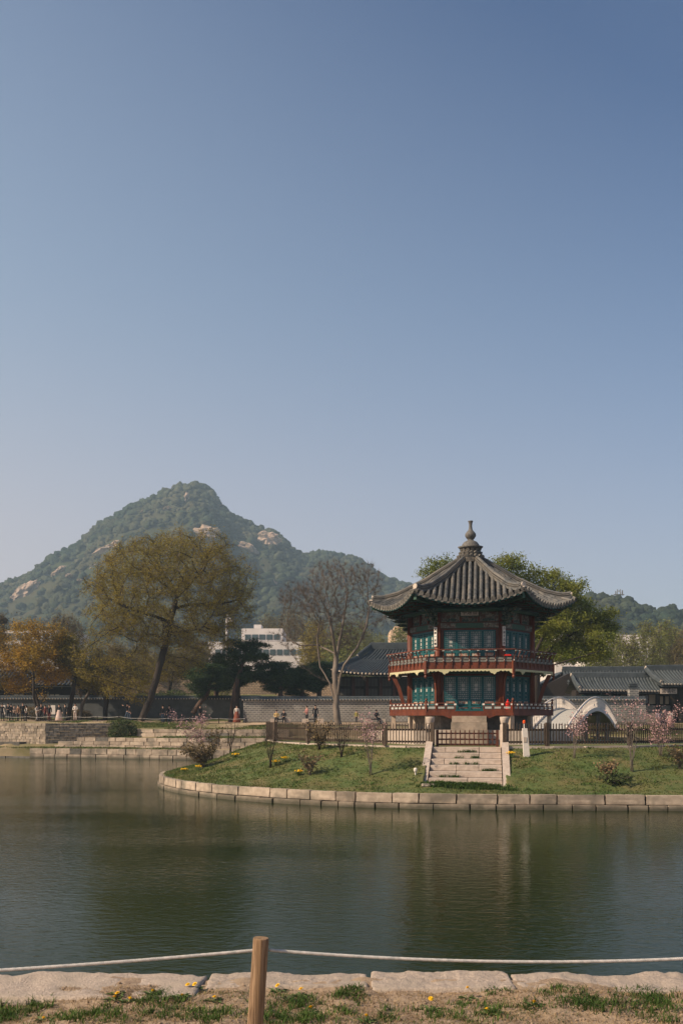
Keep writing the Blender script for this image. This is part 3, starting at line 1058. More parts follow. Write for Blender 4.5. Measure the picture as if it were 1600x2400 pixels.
def low_rail(k, u0, u1):
    q, w = P(), P()
    a = A_GAL - 0.05
    for z, h in ((4.30, 0.05), (4.16, 0.035), (3.97, 0.035)):
        q.beam(fp(k, a, u0, z), fp(k, a, u1, z), 0.06, h)
    q.beam(fp(k, a, u0, 3.92), fp(k, a, u1, 3.92), 0.05, 0.09)
    n = max(1, round((u1 - u0) / 0.5))
    for i in range(n + 1):
        u = u0 + (u1 - u0) * i / n
        q.box(fp(k, a, u, 4.06), (0.05, 0.06, 0.24), rz=math.radians(60 * k))
        if i < n:
            uc = u0 + (u1 - u0) * (i + 0.5) / n
            w.box(fp(k, a, u, 4.235), (0.12, 0.085, 0.085), rz=math.radians(60 * k), mi=0)
            w.box(fp(k, a, uc, 4.065), (0.33, 0.03, 0.10), rz=math.radians(60 * k), mi=1)
    w.box(fp(k, a, u1, 4.235), (0.12, 0.085, 0.085), rz=math.radians(60 * k), mi=0)
    o = q.build('gallery_railing', M['timber_red'], pav)
    w.build('railing_panel', [M['white_paint'], M['paper']], o)


for k in range(6):
    if k == 0:
        low_rail(k, -2.15, -0.72)
        low_rail(k, 0.72, 2.15)
    else:
        low_rail(k, -2.15, 2.15)
    c = hexv(A_GAL - 0.06, k)
    q = P()
    q.box((c[0], c[1], 4.13), (0.11, 0.11, 0.58), rz=math.radians(60 * k))
    q.lathe([(0.03, 0), (0.075, 0.05), (0.05, 0.10), (0.0, 0.15)], 8, (c[0], c[1], 4.42))
    q.build('railing_post', M['timber_red'], pav)

# columns and the raking wing boards under the balcony
for k in range(6):
    c = hexv(A_COL, k)
    q = P()
    q.lathe([(0.19, 0), (0.185, 2.0), (0.18, 5.45)], 14, (c[0], c[1], 3.66))
    q.build('column', M['timber_red'], pav, smooth=True)
    q = P()
    d = np.array([*hexv(1, k), 0])
    if k not in (0, 3):
        q.slab([(3.46, 3.86), (3.52, 3.86), (3.54, 5.0), (3.62, 5.5), (3.86, 5.88), (3.46, 5.88)], -np.array([-d[1], d[0], 0]) * 0.05, d, Z, np.array([-d[1], d[0], 0]), 0.10)
        q.build('wing_board', M['timber_red'], pav)
        continue
    q.slab([(3.50, 3.86), (3.70, 3.86), (3.84, 4.5), (4.06, 5.2), (4.40, 5.88), (4.14, 5.88), (3.86, 5.25), (3.66, 4.55)], -np.array([-d[1], d[0], 0]) * 0.05, d, Z, np.array([-d[1], d[0], 0]), 0.10)
    q.build('wing_board', M['timber_red'], pav)


def door_leaf(k, uc, w, z0, z1, panels):
    """One lattice leaf; panels lists the painted boards below the lattice."""
    q, lt, pp = P(), P(), P()
    a, out = A_COL, 0.0
    fr = 0.062
    t_, n = face(k)

    def bar(mb, u0, zz0, u1, zz1, th, o_, d=0.03, mi=0):
        mb.slab([(u0 - th / 2 if u0 == u1 else u0, zz0 - (0 if u0 == u1 else th / 2)), (u1 + th / 2 if u0 == u1 else u1, zz0 - (0 if u0 == u1 else th / 2)), (u1 + th / 2 if u0 == u1 else u1, zz1 + (0 if u0 == u1 else th / 2)), (u0 - th / 2 if u0 == u1 else u0, zz1 + (0 if u0 == u1 else th / 2))], fp(k, a, uc, 0, o_), t_, Z, n, d, mi)

    for s_ in (-1, 1):
        bar(q, s_ * (w / 2 - fr / 2), z0, s_ * (w / 2 - fr / 2), z1, fr, -0.02, 0.06)
    zl = panels[-1][1] if panels else z0
    levels = [z0 + fr / 2, z1 - fr / 2] + [p[1] for p in panels]
    for z in levels:
        bar(q, -w / 2 + fr, z, w / 2 - fr, z, fr, -0.02, 0.06)
    for (za, zb) in panels:
        bar(q, -w / 2 + fr, (za + zb) / 2, w / 2 - fr, (za + zb) / 2, zb - za, -0.022, 0.02)
        bar(pp, -w / 2 + fr * 1.7, (za + zb) / 2 + fr / 3, w / 2 - fr * 1.7, (za + zb) / 2 + fr / 3, (zb - za) - fr * 2.0, -0.001, 0.008, 1)
    x0, x1 = -w / 2 + fr, w / 2 - fr
    zb, zt = zl + fr / 2, z1 - fr
    bar(pp, x0, (zb + zt) / 2, x1, (zb + zt) / 2, zt - zb, -0.018, 0.006, 0)
    hh, ww = zt - zb, x1 - x0
    th = 0.029
    for fx in (0.10, 0.28, 0.72, 0.90):
        bar(lt, x0 + ww * fx, zb, x0 + ww * fx, zt, th, -0.01, 0.03)
    nrow = max(8, int(round(hh / 0.105)))
    for i in range(nrow + 1):
        z = zb + hh * i / nrow
        mid = abs(i / nrow - 0.5) < 0.22
        if mid and i % 2:
            bar(lt, x0, z, x0 + ww * 0.28, z, th, -0.009, 0.03)
            bar(lt, x0 + ww * 0.72, z, x1, z, th, -0.009, 0.03)
        else:
            bar(lt, x0, z, x1, z, th, -0.009, 0.03)
        if not mid and i < nrow:
            f0 = 0.42 if i % 2 else 0.5
            for fx in ({0.42, 0.58} if i % 2 else {0.5}):
                bar(lt, x0 + ww * fx, z, x0 + ww * fx, z + hh / nrow, th, -0.011, 0.03)
    o = q.build('door', M['teal'], pav)
    lt.build('lattice', M['teal'], o)
    pp.build('door_paper', [M['paper'], M['floral']], o)


for k in range(6):
    t_, n = face(k)
    wd = (A_COL - 0.62) / 4
    for z0, z1, pan in ((3.90, 5.74, [(3.96, 4.14), (4.20, 4.47)]), (6.32, 8.13, [(6.38, 6.62), (6.68, 6.98)])):
        for i in range(4):
            door_leaf(k, (i - 1.5) * wd, wd - 0.012, z0, z1, pan)
        q = P()
        for s_ in (-1, 1):
            q.slab([(-0.075, z0), (0.075, z0), (0.075, z1), (-0.075, z1)], fp(k, A_COL, s_ * (2 * wd + 0.08), 0, -0.05), t_, Z, n, 0.11)
        q.slab([(-1.6, z1 + 0.005), (1.6, z1 + 0.005), (1.6, z1 + 0.10), (-1.6, z1 + 0.10)], fp(k, A_COL, 0, 0, -0.05), t_, Z, n, 0.11)
        q.slab([(-1.6, z0 - 0.12), (1.6, z0 - 0.12), (1.6, z0 - 0.005), (-1.6, z0 - 0.005)], fp(k, A_COL, 0, 0, -0.05), t_, Z, n, 0.11)
        q.build('door_frame', M['timber_brown'], pav)
q = P()
hexprism(q, A_COL - 0.14, 3.70, 9.0)
q.build('inner_core', M['timber_dark'], pav)
q = P()
hexprism(q, A_COL + 0.06, 5.85, 6.0)
q.build('storey_beam', M['green_paint'], pav)

# balcony
q = P()
hexprism(q, A_GAL - 0.1, 6.02, 6.20)
q.build('balcony_floor', M['timber_brown'], pav)
q = P()
hexring(q, A_GAL, 6.03, 6.25, 0.08)
q.build('balcony_fascia', M['timber_red'], pav)
for k in range(6):
    t_, n = face(k)
    # scalloped trim
    poly = [(-2.2, 0.0), (2.2, 0.0)]
    low = []
    nsc = 22
    for i in range(nsc * 4 + 1):
        u = 2.2 - 4.4 * i / (nsc * 4)
        s_ = abs(math.sin(math.pi * i / 4))
        z = -0.07 - 0.05 * s_
        for uc in (-1.25, 1.25):
            z -= 0.17 * max(0, 1 - abs(u - uc) / 0.26)
        z -= 0.13 * max(0, 1 - (2.2 - abs(u)) / 0.22)
        low.append((u, z))
    q = P()
    q.slab(poly + low, fp(k, A_GAL, 0, 6.04, -0.02), t_, Z, n, 0.035)
    q.build('scalloped_trim', M['cream'], pav)
    # board panels between the rails
    q = P()
    for z0, z1, mi in ((6.25, 6.40, 0), (6.42, 6.525, 1), (6.545, 6.665, 1)):
        q.slab([(-2.15, z0), (2.15, z0), (2.15, z1), (-2.15, z1)], fp(k, A_GAL, 0, 0, -0.07), t_, Z, n, 0.03, mi)
    for z, h in ((6.41, 0.02), (6.535, 0.02), (6.69, 0.05)):
        q.beam(fp(k, A_GAL, -2.2, z, -0.06), fp(k, A_GAL, 2.2, z, -0.06), 0.07, h, 2)
    q.build('balcony_panel', [M['timber_red'], M['grey_panel'], M['timber_brown']], pav)
    # outward-leaning carved posts and the top rail
    nb = 10
    for i in range(nb + 1):
        if i == nb and k != 99:
            continue
        u = -2.2 + 4.4 * (i + 0.0) / nb
        if i == 0:
            u += 0.03
        q = P()
        prof = [(-0.02, 6.12), (0.035, 6.12), (0.045, 6.45), (0.01, 6.60), (0.05, 6.78), (0.15, 6.92), (0.17, 7.0), (0.13, 7.0), (0.08, 6.90), (0.01, 6.76), (-0.03, 6.60), (-0.02, 6.4)]
        q.slab([(c, z) for c, z in prof], fp(k, A_GAL, u, 0, 0) - t_ * 0.02, n, Z, t_, 0.04)
        o = q.build('baluster', M['timber_red'], pav)
        w = P()
        w.box(fp(k, A_GAL, u, 6.985, 0.14), (0.11, 0.09, 0.04), rz=math.radians(60 * k))
        w.build('lotus_block', M['paper'], o)
        w = P()
        w.box(fp(k, A_GAL, u, 6.47, 0.0), (0.05, 0.075, 0.11), rz=math.radians(60 * k))
        w.build('painted_block', M['paper'], o)
    q = P()
    ao = A_GAL + 0.14 / SQ
    q.tube([fp(k, ao, -ao / 2, 7.04), fp(k, ao, ao / 2, 7.04)], 0.032, 8)
    q.build('top_rail', M['timber_red'], pav)
    c = hexv(A_GAL - 0.0, k)
    q = P()
    q.box((c[0], c[1], 6.16), (0.13, 0.13, 0.62), rz=math.radians(60 * k))
    q.lathe([(0.0, -0.30), (0.05, -0.27), (0.085, -0.20), (0.05, -0.12), (0.09, -0.05), (0.06, 0.0)], 8, (c[0], c[1], 5.86))
    q.build('corner_pendant', M['timber_red'], pav)

# frieze, bracket sets, name boards
for k in range(6):
    t_, n = face(k)
    q = P()
    q.slab([(-1.62, 8.24), (1.62, 8.24), (1.62, 8.50), (-1.62, 8.50)], fp(k, A_COL, 0, 0, -0.10), t_, Z, n, 0.20, 0)
    for s_ in (-1, 1):
        q.slab([(-0.42, 8.25), (0.42, 8.25), (0.36, 8.37), (0.42, 8.49), (-0.42, 8.49)], fp(k, A_COL, s_ * 1.1, 0, 0.10), t_ * (-s_), Z, n, 0.008, 1)
    q.slab([(-1.65, 8.505), (1.65, 8.505), (1.65, 8.56), (-1.65, 8.56)], fp(k, A_COL, 0, 0, -0.12), t_, Z, n, 0.25, 2)
    q.build('painted_beam', [M['green_paint'], M['pattern_panel'], M['timber_brown']], pav)
    q = P()
    q.slab([(-1.62, 8.56), (1.62, 8.56), (1.62, 9.3), (-1.62, 9.3)], fp(k, A_COL, 0, 0, -0.12), t_, Z, n, 0.05)
    o = q.build('frieze_panel', M['pattern_panel'], pav)
    for s_ in (-1, 0, 1):
        w = P()
        pts = [(-0.40, 8.565), (0.40, 8.565)] + [(0.40 * math.cos(a), 8.60 + 0.16 * math.sin(a)) for a in np.linspace(0, math.pi, 9)]
        w.slab(pts, fp(k, A_COL, s_ * 0.95, 0, -0.07), t_, Z, n, 0.04)
        w.build('flower_panel', M['bracket_paint'], o)
    for s_ in (-1, 1):
        w = P()
        w.box(fp(k, A_COL, s_ * 0.475, 8.88, -0.02), (0.10, 0.10, 0.64), rz=math.radians(60 * k))
        w.build('strut', M['timber_red'], o)
    q = P()
    q.tube([fp(k, A_COL, -1.9, 9.18, 0.25), fp(k, A_COL, 1.9, 9.18, 0.25)], 0.12, 10)
    q.build('purlin', M['green_paint'], pav, smooth=True)
    # bracket arms at each corner
    c = hexv(A_COL, k)
    d = np.array([*hexv(1, k), 0])
    sd = np.array([-d[1], d[0], 0])
    q = P()
    for j, (z, r0) in enumerate(((8.34, 0.55), (8.56, 0.85), (8.78, 1.15), (9.0, 1.45))):
        q.slab([(-0.3, z), (0.2, z), (r0 * 0.72, z + 0.03), (r0, z + 0.19), (r0 * 0.82, z + 0.15), (r0 * 0.6, z + 0.20), (-0.3, z + 0.20)], np.array([c[0], c[1], 0]) - sd * 0.06, d, Z, sd, 0.12)
        for t2 in (face((k + 1) % 6)[0], -face((k + 2) % 6)[0]):
            t2 = np.array(t2)
            q.slab([(0, z + 0.02), (0.22 + 0.10 * j, z + 0.05), (0.34 + 0.12 * j, z + 0.17), (0.18, z + 0.19), (0, z + 0.19)], np.array([c[0], c[1], 0]) + d * (0.16 + 0.16 * j), t2, Z, np.array([0.7 * d[0], 0.7 * d[1], 0]), 0.10)
    q.build('bracket_set', M['bracket_paint'], pav)

nb_ = P()
nb_.slab([(-0.46, 8.86), (0.46, 8.86), (0.46, 9.22), (-0.46, 9.22)], fp(0, A_COL, 0, 0, 0.16), face(0)[0], Z, face(0)[1], 0.05, 0)
for (u0, u1, z0, z1) in ((-0.50, 0.50, 8.82, 8.865), (-0.50, 0.50, 9.215, 9.26), (-0.50, -0.455, 8.82, 9.26), (0.455, 0.50, 8.82, 9.26)):
    nb_.slab([(u0, z0), (u1, z0), (u1, z1), (u0, z1)], fp(0, A_COL, 0, 0, 0.155), face(0)[0], Z, face(0)[1], 0.075, 1)
board = nb_.build('name_board', [M['granite_pale'], M['green_paint']], pav)


def lettering(txt, size, parent, origin, ax, ay, az, mt, name='lettering', depth=0.01):
    """Characters as flat raised strokes on a board."""
    cu = bpy.data.curves.new('txt', 'FONT')
    cu.body = txt
    cu.size = size
    cu.align_x = 'CENTER'
    cu.align_y = 'CENTER'
    cu.extrude = depth / 2
    tmp = bpy.data.objects.new('txt', cu)
    bench_scene.collection.objects.link(tmp)
    dg = bench_graph()
    me = bpy.data.meshes.new_from_object(tmp.evaluated_get(dg))
    bpy.data.objects.remove(tmp)
    me.materials.clear()
    me.materials.append(mt)
    v = np.zeros(len(me.vertices) * 3, np.float32)
    me.vertices.foreach_get("co", v)
    v = v.reshape(-1, 3).astype(float)
    w = np.array(origin) + v[:, :1] * np.array(ax) + v[:, 1:2] * np.array(ay) + (v[:, 2:] + depth / 2) * np.array(az) - (W[parent] if parent is not None else 0)
    me.vertices.foreach_set("co", w.astype(np.float32).ravel())
    me.update()
    return link(name, me, parent)


R3 = np.array(PM.to_3x3())


def pw(p):
    return R3 @ np.array(p, float) + np.array(PM.translation)


lettering("亭遠香", 0.27, board, pw(fp(0, A_COL, 0, 9.03, 0.212)), R3 @ face(0)[0], Z, R3 @ face(0)[1], M['ink'])
# hanging verse boards on the two front columns
for s_, txt in ((-1, "風亭一水雲"), (1, "月臺千古香")):
    c = hexv(A_COL + 0.22, 4 if s_ < 0 else 5)
    ang = math.radians(-90 + (-30 if s_ < 0 else 30))
    n = np.array([math.cos(ang), math.sin(ang), 0])
    t_ = np.array([-n[1], n[0], 0])
    q = P()
    q.slab([(-0.085, 7.28), (0.085, 7.28), (0.085, 8.28), (-0.085, 8.28)], np.array([c[0], c[1], 0]), t_, Z, n, 0.03)
    o = q.build('verse_board', M['white_paint'], pav)
    for i, ch in enumerate(txt):
        lettering(ch, 0.15, o, pw(np.array([c[0], c[1], 8.16 - 0.19 * i]) + n * 0.032), R3 @ t_, Z, R3 @ n, M['ink'], name='character')

# roof
HIP_R = [0.0, 0.5, 0.96, 1.6, 2.5, 3.97, 5.0, 5.68]
HIP_Z = [12.35, 12.15, 11.88, 11.50, 10.94, 10.24, 9.98, 9.97]
T30 = math.tan(math.radians(30))


def roof_z(u, v):
    um = np.maximum(v * T30, 1e-3)
    zh = np.interp(v / SQ, HIP_R, HIP_Z)
    sag = 0.62 * (v / 4.92) ** 1.6
    return zh - sag * (1 - np.clip(np.abs(u) / um, 0, 1) ** 2.0)


def eave_v(u):
    return 4.74 + 0.18 * (abs(u) / 2.84) ** 2


SP = 0.298
for k in range(6):
    t_, n = face(k)
    # channels between the rows: overlapping curved tiles, each lip a small step
    q = P()
    for i in range(-10, 10):
        u0 = (i + 0.5) * SP
        ul, ur = u0 - SP / 2, u0 + SP / 2
        if abs(u0) > 2.84:
            continue
        vs0 = max(abs(u0) / T30 - 0.1, 0.45)
        ve = eave_v(u0)
        nst = max(2, int((ve - vs0) / 0.115))
        rows = []
        for s_ in range(nst):
            va, vb = vs0 + (ve - vs0) * s_ / nst, vs0 + (ve - vs0) * (s_ + 1) / nst
            for vv, dz in ((va + 0.001, 0.0), (vb, 0.035)):
                rows.append([t_ * u + n * vv + Z * (float(roof_z(np.array(np.clip(u, -vv * T30, vv * T30)), np.array(vv))) + dz - dip) for u, dip in ((ul, 0.02), (u0, 0.09), (ur, 0.02))])
        q.grid(np.array(rows))
        ze = float(roof_z(np.array(u0), np.array(ve)))
        q.slab([(-SP / 2, 0.02), (-SP / 4, -0.09), (0, -0.13), (SP / 4, -0.09), (SP / 2, 0.02), (0, 0.0)], t_ * u0 + n * (ve - 0.02) + Z * ze, t_, Z, n, 0.03, 1)
    q.build('roof_tiles', [M['tile_base'], M['tile_end']], pav)
    # rows of round cover tiles
    for i in range(-9, 10):
        u = i * SP
        vs0 = max(abs(u) / T30 + 0.05, 0.5)
        ve = eave_v(u) + 0.03
        if ve - vs0 < 0.15:
            continue
        nt_ = max(1, int((ve - vs0) / 0.36))
        pts, rad = [], []
        for s_ in range(nt_):
            for fr, r in ((0.0, 0.082), (0.96, 0.100)):
                v_ = vs0 + (ve - vs0) * (s_ + fr) / nt_
                pts.append(t_ * u + n * v_ + Z * (float(roof_z(np.array(u), np.array(v_))) + 0.065))
                rad.append(r)
        q = P()
        q.tube(pts, rad, 8)
        e = pts[-1]
        w = P()
        dn = n * 0.95 - Z * 0.3
        w.tube([e - dn * 0.02, e + dn * 0.04], [0.122, 0.122], 12)
        o = q.build('tile_row', M['tile'], pav, smooth=False)
        w.build('end_tile', M['tile_end'], o)
    # hip ridge
    hv = np.array([*hexv(1, k), 0])
    sd = np.array([-hv[1], hv[0], 0])
    rr = np.concatenate([np.linspace(0.45, 5.4, 22)])
    q = P()
    for (w_, z0, z1, mi) in ((0.30, -0.06, 0.07, 0), (0.24, 0.07, 0.13, 1), (0.28, 0.13, 0.18, 0), (0.22, 0.18, 0.235, 1)):
        sec = []
        for r in rr:
            b_ = hv * r + Z * (np.interp(r, HIP_R, HIP_Z) + 0.03 + 0.10 * max(0, (r - 4.5) / 0.9) ** 2)
            sec.append([b_ - sd * w_ / 2 + Z * z0, b_ + sd * w_ / 2 + Z * z0, b_ + sd * w_ / 2 + Z * z1, b_ - sd * w_ / 2 + Z * z1, b_ - sd * w_ / 2 + Z * z0])
        q.grid(np.array(sec), mi)
        q.add(sec[-1][:4], [(0, 1, 2, 3)], mi)
    q.tube([hv * r + Z * (np.interp(r, HIP_R, HIP_Z) + 0.27 + 0.10 * max(0, (r - 4.5) / 0.9) ** 2) for r in rr], 0.085, 8, 0)
    o = q.build('ridge', [M['tile'], M['tile_base']], pav)
    w = P()
    e = hv * 5.40 + Z * (np.interp(5.4, HIP_R, HIP_Z) + 0.27)
    w.tube([e - hv * 0.05, e + hv * 0.06], [0.13, 0.13], 10)
    w.tube([e + hv * 0.02 - Z * 0.2, e + hv * 0.18 - Z * 0.2], [0.10, 0.10], 10)
    w.build('ridge_end', M['plaster_end'], o)
    # corner tiles past the ridge end
    w = P()
    b_ = hv * 5.64 + Z * 10.0
    w.tube([hv * 5.2 + Z * 10.03, b_], [0.10, 0.10], 8)
    w.build('corner_tile', M['tile'], pav)
    # soffit and rafters
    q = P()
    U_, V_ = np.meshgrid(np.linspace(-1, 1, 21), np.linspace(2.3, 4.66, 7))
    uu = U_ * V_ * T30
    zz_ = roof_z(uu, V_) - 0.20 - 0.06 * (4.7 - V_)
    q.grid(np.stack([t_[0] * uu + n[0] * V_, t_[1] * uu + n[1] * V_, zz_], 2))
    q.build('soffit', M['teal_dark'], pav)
    for i in range(-8, 9):
        ue = i * 0.31
        if abs(ue) > 2.6:
            continue
        us = ue * (0.45 if abs(i) > 4 else 0.62)
        v0, v1, v2 = 2.7, 4.15, 4.62
        um = us + (ue - us) * 0.75
        z1_ = float(roof_z(np.array(um), np.array(v1))) - 0.30
        z2_ = float(roof_z(np.array(ue), np.array(v2))) - 0.22
        q = P()
        q.tube([t_ * us + n * v0 + Z * (z1_ + 0.30 - 0.08), t_ * um + n * v1 + Z * z1_], 0.055, 7)
        q.beam(t_ * um + n * (v1 - 0.3) + Z * (z1_ + 0.13), t_ * ue + n * v2 + Z * z2_, 0.075, 0.075, 0)
        q.build('rafter', M['green_paint'] if i % 2 else M['timber_brown'], pav)
    q = P()
    ee = []
    for u in np.linspace(-2.72, 2.72, 25):
        v_ = eave_v(u) - 0.06
        ee.append(t_ * u + n * v_ + Z * (float(roof_z(np.array(u), np.array(v_))) - 0.10))
    for a_, b2 in zip(ee[:-1], ee[1:]):
        q.beam(a_, b2, 0.08, 0.10)
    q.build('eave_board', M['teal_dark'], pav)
    # hip rafter
    q = P()
    q.beam(hv * 3.0 + Z * 9.50, hv * 5.45 + Z * 9.68, 0.16, 0.24)
    q.build('hip_rafter', M['green_paint'], pav)

# tile collar and finial
q = P()
q.lathe([(0.80, 12.05), (0.72, 12.30), (0.55, 12.55), (0.50, 12.80), (0.30, 12.85)], 24)
collar = q.build('collar', M['tile_base'], pav)
for (r, z, cnt, ph) in ((0.74, 12.36, 17, 0.0), (0.63, 12.55, 15, 0.2), (0.56, 12.73, 13, 0.1)):
    w = P()
    for i in range(cnt):
        a = 2 * math.pi * i / cnt + ph
        d = np.array([math.cos(a), math.sin(a), -0.35])
        p = np.array([r * math.cos(a), r * math.sin(a), z])
        w.tube([p - d * 0.28 + Z * 0.03, p], [0.085, 0.10], 8)
    w.build('collar_tiles', M['tile'], collar)
q = P()
q.lathe([(0.44, 12.80), (0.62, 12.86), (0.70, 12.95), (0.60, 12.93), (0.50, 12.96), (0.47, 13.08), (0.36, 13.22), (0.20, 13.30), (0.15, 13.34), (0.17, 13.37), (0.24, 13.45), (0.305, 13.56), (0.29, 13.68), (0.20, 13.80), (0.125, 13.88), (0.10, 13.98), (0.085, 14.12), (0.10, 14.26), (0.135, 14.36), (0.145, 14.39), (0.10, 14.40)], 24)
q.build('finial', M['finial'], pav, smooth=True)

# things kept on the pavilion
q = P()
c = fp(0, A_GAL, 1.95, 0, -0.55)
q.box((c[0], c[1], 6.47), (0.30, 0.22, 0.52)).box((c[0], c[1], 6.76), (0.34, 0.26, 0.10))
tag(q.piece('fire_box', M['red_plastic']), 'red fire equipment box behind the upper balcony rail', 'fire box')
q = P()
c = fp(0, A_GAL, 1.95, 0, -0.55)
q.lathe([(0.0, 0), (0.10, 0.0), (0.11, 0.05), (0.11, 0.45), (0.06, 0.55), (0.03, 0.58), (0.05, 0.62), (0.0, 0.66)], 10, (c[0], c[1], 3.845))
q.lathe([(0.0, 0), (0.10, 0.0), (0.11, 0.05), (0.11, 0.45), (0.06, 0.55), (0.03, 0.58), (0.05, 0.62), (0.0, 0.66)], 10, (c[0] + 0.27, c[1] + 0.03, 3.845))
tag(q.piece('fire_extinguisher', M['red_plastic']), 'red fire extinguishers behind the lower gallery rail', 'extinguisher')

# ------------------------------------------------------------------ stairs, gate, fences
stairs = empty('stone_staircase', (*loc2w(0, -11.6), 0.6), 'pale granite staircase up the grassy island bank', 'stairs')
NS = 7
me_step = rough_block(1, 1, 1, 77, 0.010, 14, 4, 4, 0.012, 3.0)
me_step.materials.append(M['granite_pale'])
for pl in me_step.polygons:
    pl.use_smooth = False
for i in range(NS):
    z1 = 0.56 + (2.22 - 0.56) * (i + 1) / NS
    y0 = -14.85 + 0.74 * i
    cuts = [-1.52] + sorted(random.sample([-0.95, -0.4, 0.1, 0.55, 1.0], 1 if i % 3 else 2)) + [1.52]
    for a_, b2 in zip(cuts[:-1], cuts[1:]):
        c = loc2w((a_ + b2) / 2, y0 + 0.5)
        inst('step_stone', me_step, stairs, (c[0], c[1], z1 - 0.111), IROT + random.uniform(-0.004, 0.004), (b2 - a_ - 0.014, 1.0, 0.222))
for s_ in (-1, 1):
    q = P()
    q.slab([(-15.15, 0.35), (-15.15, 0.60), (-9.76, 2.52), (-9.40, 2.52), (-9.40, 1.9)], (s_ * 1.70 - 0.15, 0, 0), (0, 1, 0), Z, (1, 0, 0), 0.30)
    q.build('cheek_slab', M['granite_pale'], stairs)
for s_, lab in ((-1, 'fluted granite gate post left of the stair gate, with round cap'), (1, 'fluted granite gate post right of the stair gate, with round cap')):
    c = loc2w(s_ * 1.68, -9.62)
    e = empty('stone_gate_post', (c[0], c[1], 2.15), lab, 'gate post', 'stone gate posts')
    q = P()
    q.lathe([(0.215, 0), (0.215, 1.05), (0.20, 1.10)], 8, (s_ * 1.68, -9.62, 2.15), rot=math.pi / 8)
    q.build('shaft', M['granite_pale'], e)
    q = P()
    q.lathe([(0.15, 0), (0.17, 0.04), (0.20, 0.20), (0.215, 0.30), (0.20, 0.34), (0.0, 0.345)], 16, (s_ * 1.68, -9.62, 3.25))
    q.build('cap', M['granite_pale'], e, smooth=True)
gate = empty('wooden_gate', (*loc2w(0, -9.55), 2.22), 'low brown wooden lattice gate at the top of the stairs', 'gate')
for s_ in (-1, 1):
    q = P()
    q.box((s_ * 1.36, -9.55, 2.60), (0.12, 0.10, 0.78))
    q.build('gate_post', M['timber_brown'], gate)
for z in (2.32, 2.56, 2.83):
    q = P()
    q.box((0, -9.55, z), (2.6, 0.05, 0.07 if z > 2.4 else 0.09))
    q.build('gate_rail', M['timber_brown'], gate)
mbp = MB()
mbp.box((0, 0, 0.31), (0.05, 0.035, 0.62)).add([(-0.025, -0.018, 0.62), (0.025, -0.018, 0.62), (0.025, 0.018, 0.62), (-0.025, 0.018, 0.62), (0, 0, 0.68)], [(0, 1, 4), (1, 2, 4), (2, 3, 4), (3, 0, 4)])
me_gp = mbp.mesh('picket', [M['timber_brown']])
for i in range(12):
    c = loc2w(-1.36 + 2.72 * (i + 1) / 13, -9.60)
    inst('picket', me_gp, gate, (c[0], c[1], 2.33), IROT)

mbp = MB()
mbp.box((0, 0, 0.45), (0.042, 0.03, 0.90)).add([(-0.021, -0.015, 0.9), (0.021, -0.015, 0.9), (0.021, 0.015, 0.9), (-0.021, 0.015, 0.9), (0, 0, 0.97)], [(0, 1, 4), (1, 2, 4), (2, 3, 4), (3, 0, 4)])
me_pk = mbp.mesh('picket', [M['fence_wood']])


def picket_fence(pts, label, zb=2.32):
    pts = np.array(pts, float)
    f_ = empty('picket_fence', (pts[:, 0].mean(), pts[:, 1].mean(), zb - 0.2), label, 'fence', 'dark picket fences on the island')
    kb = empty('fence_kerb', (pts[:, 0].mean(), pts[:, 1].mean(), 2.0), label.replace('dark picket fence', 'pale kerb of long granite stones under the picket fence'), 'stone kerb', 'kerbs under the fences')
    for a_, b2 in zip(pts[:-1], pts[1:]):
        d = b2 - a_
        Ls = np.linalg.norm(d)
        ang = math.atan2(d[1], d[0])
        q = MB()
        q.beam((*a_, zb + 0.13), (*b2, zb + 0.13), 0.05, 0.09).beam((*a_, zb + 0.68), (*b2, zb + 0.68), 0.05, 0.09)
        q.build('fence_rail', M['fence_wood'], f_)
        n_ = int(Ls / 0.135)
        for i in range(1, n_):
            p = a_ + d * i / n_
            off = np.array([math.sin(ang), -math.cos(ang)]) * 0.042
            inst('picket', me_pk, f_, (p[0] + off[0], p[1] + off[1], zb + 0.03), ang)
        q = MB()
        q.box((*a_, zb + 0.48), (0.16, 0.16, 1.06), rz=ang)
        q.build('fence_post', M['fence_wood'], f_)
    q = MB()
    q.box((*pts[-1], zb + 0.48), (0.16, 0.16, 1.06), rz=ang)
    q.build('fence_post', M['fence_wood'], f_)
    ln = [(p[0], p[1]) for p in pts]
    # the kerb runs a little in front of the posts
    course(kb, [np.array(p) + np.array([0.0, -0.20]) for p in ln], zb - 0.42, zb - 0.045, 0.42, 1.2, 2.4, B_pale, name='kerb_piece', jit=0.01)


picket_fence(fence_pts, 'dark picket fence left of the stone gate posts')
picket_fence(fence_pts_r, 'dark picket fence right of the stone gate posts')

# white marker post with an orange lamp, garden lamp, flat stones
c = at(1233, 1767, 44.0)
e = empty('marker_post', c, 'leaning white marker post with orange lamp before the right fence', 'marker post')
q = MB()
q.slab([(-0.15, -0.25), (0.13, -0.25), (0.08, 1.12), (-0.13, 1.12)], c + np.array([0.02, 0, 0]), (1, 0, 0), (-0.06, 0, 1), (0, 1, 0), 0.14)
q.box(c + np.array([-0.06, -0.006, 0.62]), (0.14, 0.02, 0.22), mi=1)
q.build('post', [M['white_paint'], M['granite_pale']], e)
q = MB()
q.lathe([(0.022, 0), (0.022, 0.24)], 8, c + np.array([-0.09, 0.07, 1.12]))
q.build('lamp_stem', M['white_paint'], e)
q = MB()
q.lathe([(0.0, 0), (0.06, 0.0), (0.065, 0.10), (0.04, 0.13), (0.0, 0.14)], 10, c + np.array([-0.09, 0.07, 1.34]))
q.build('lamp_head', mat('orange_lens', (0.85, 0.10, 0.02), rough=0.3), e)
c = at(973, 1852, 42.2)
c[2] = float(isl_z(np.array([c[0]]), np.array([c[1]]))[0])
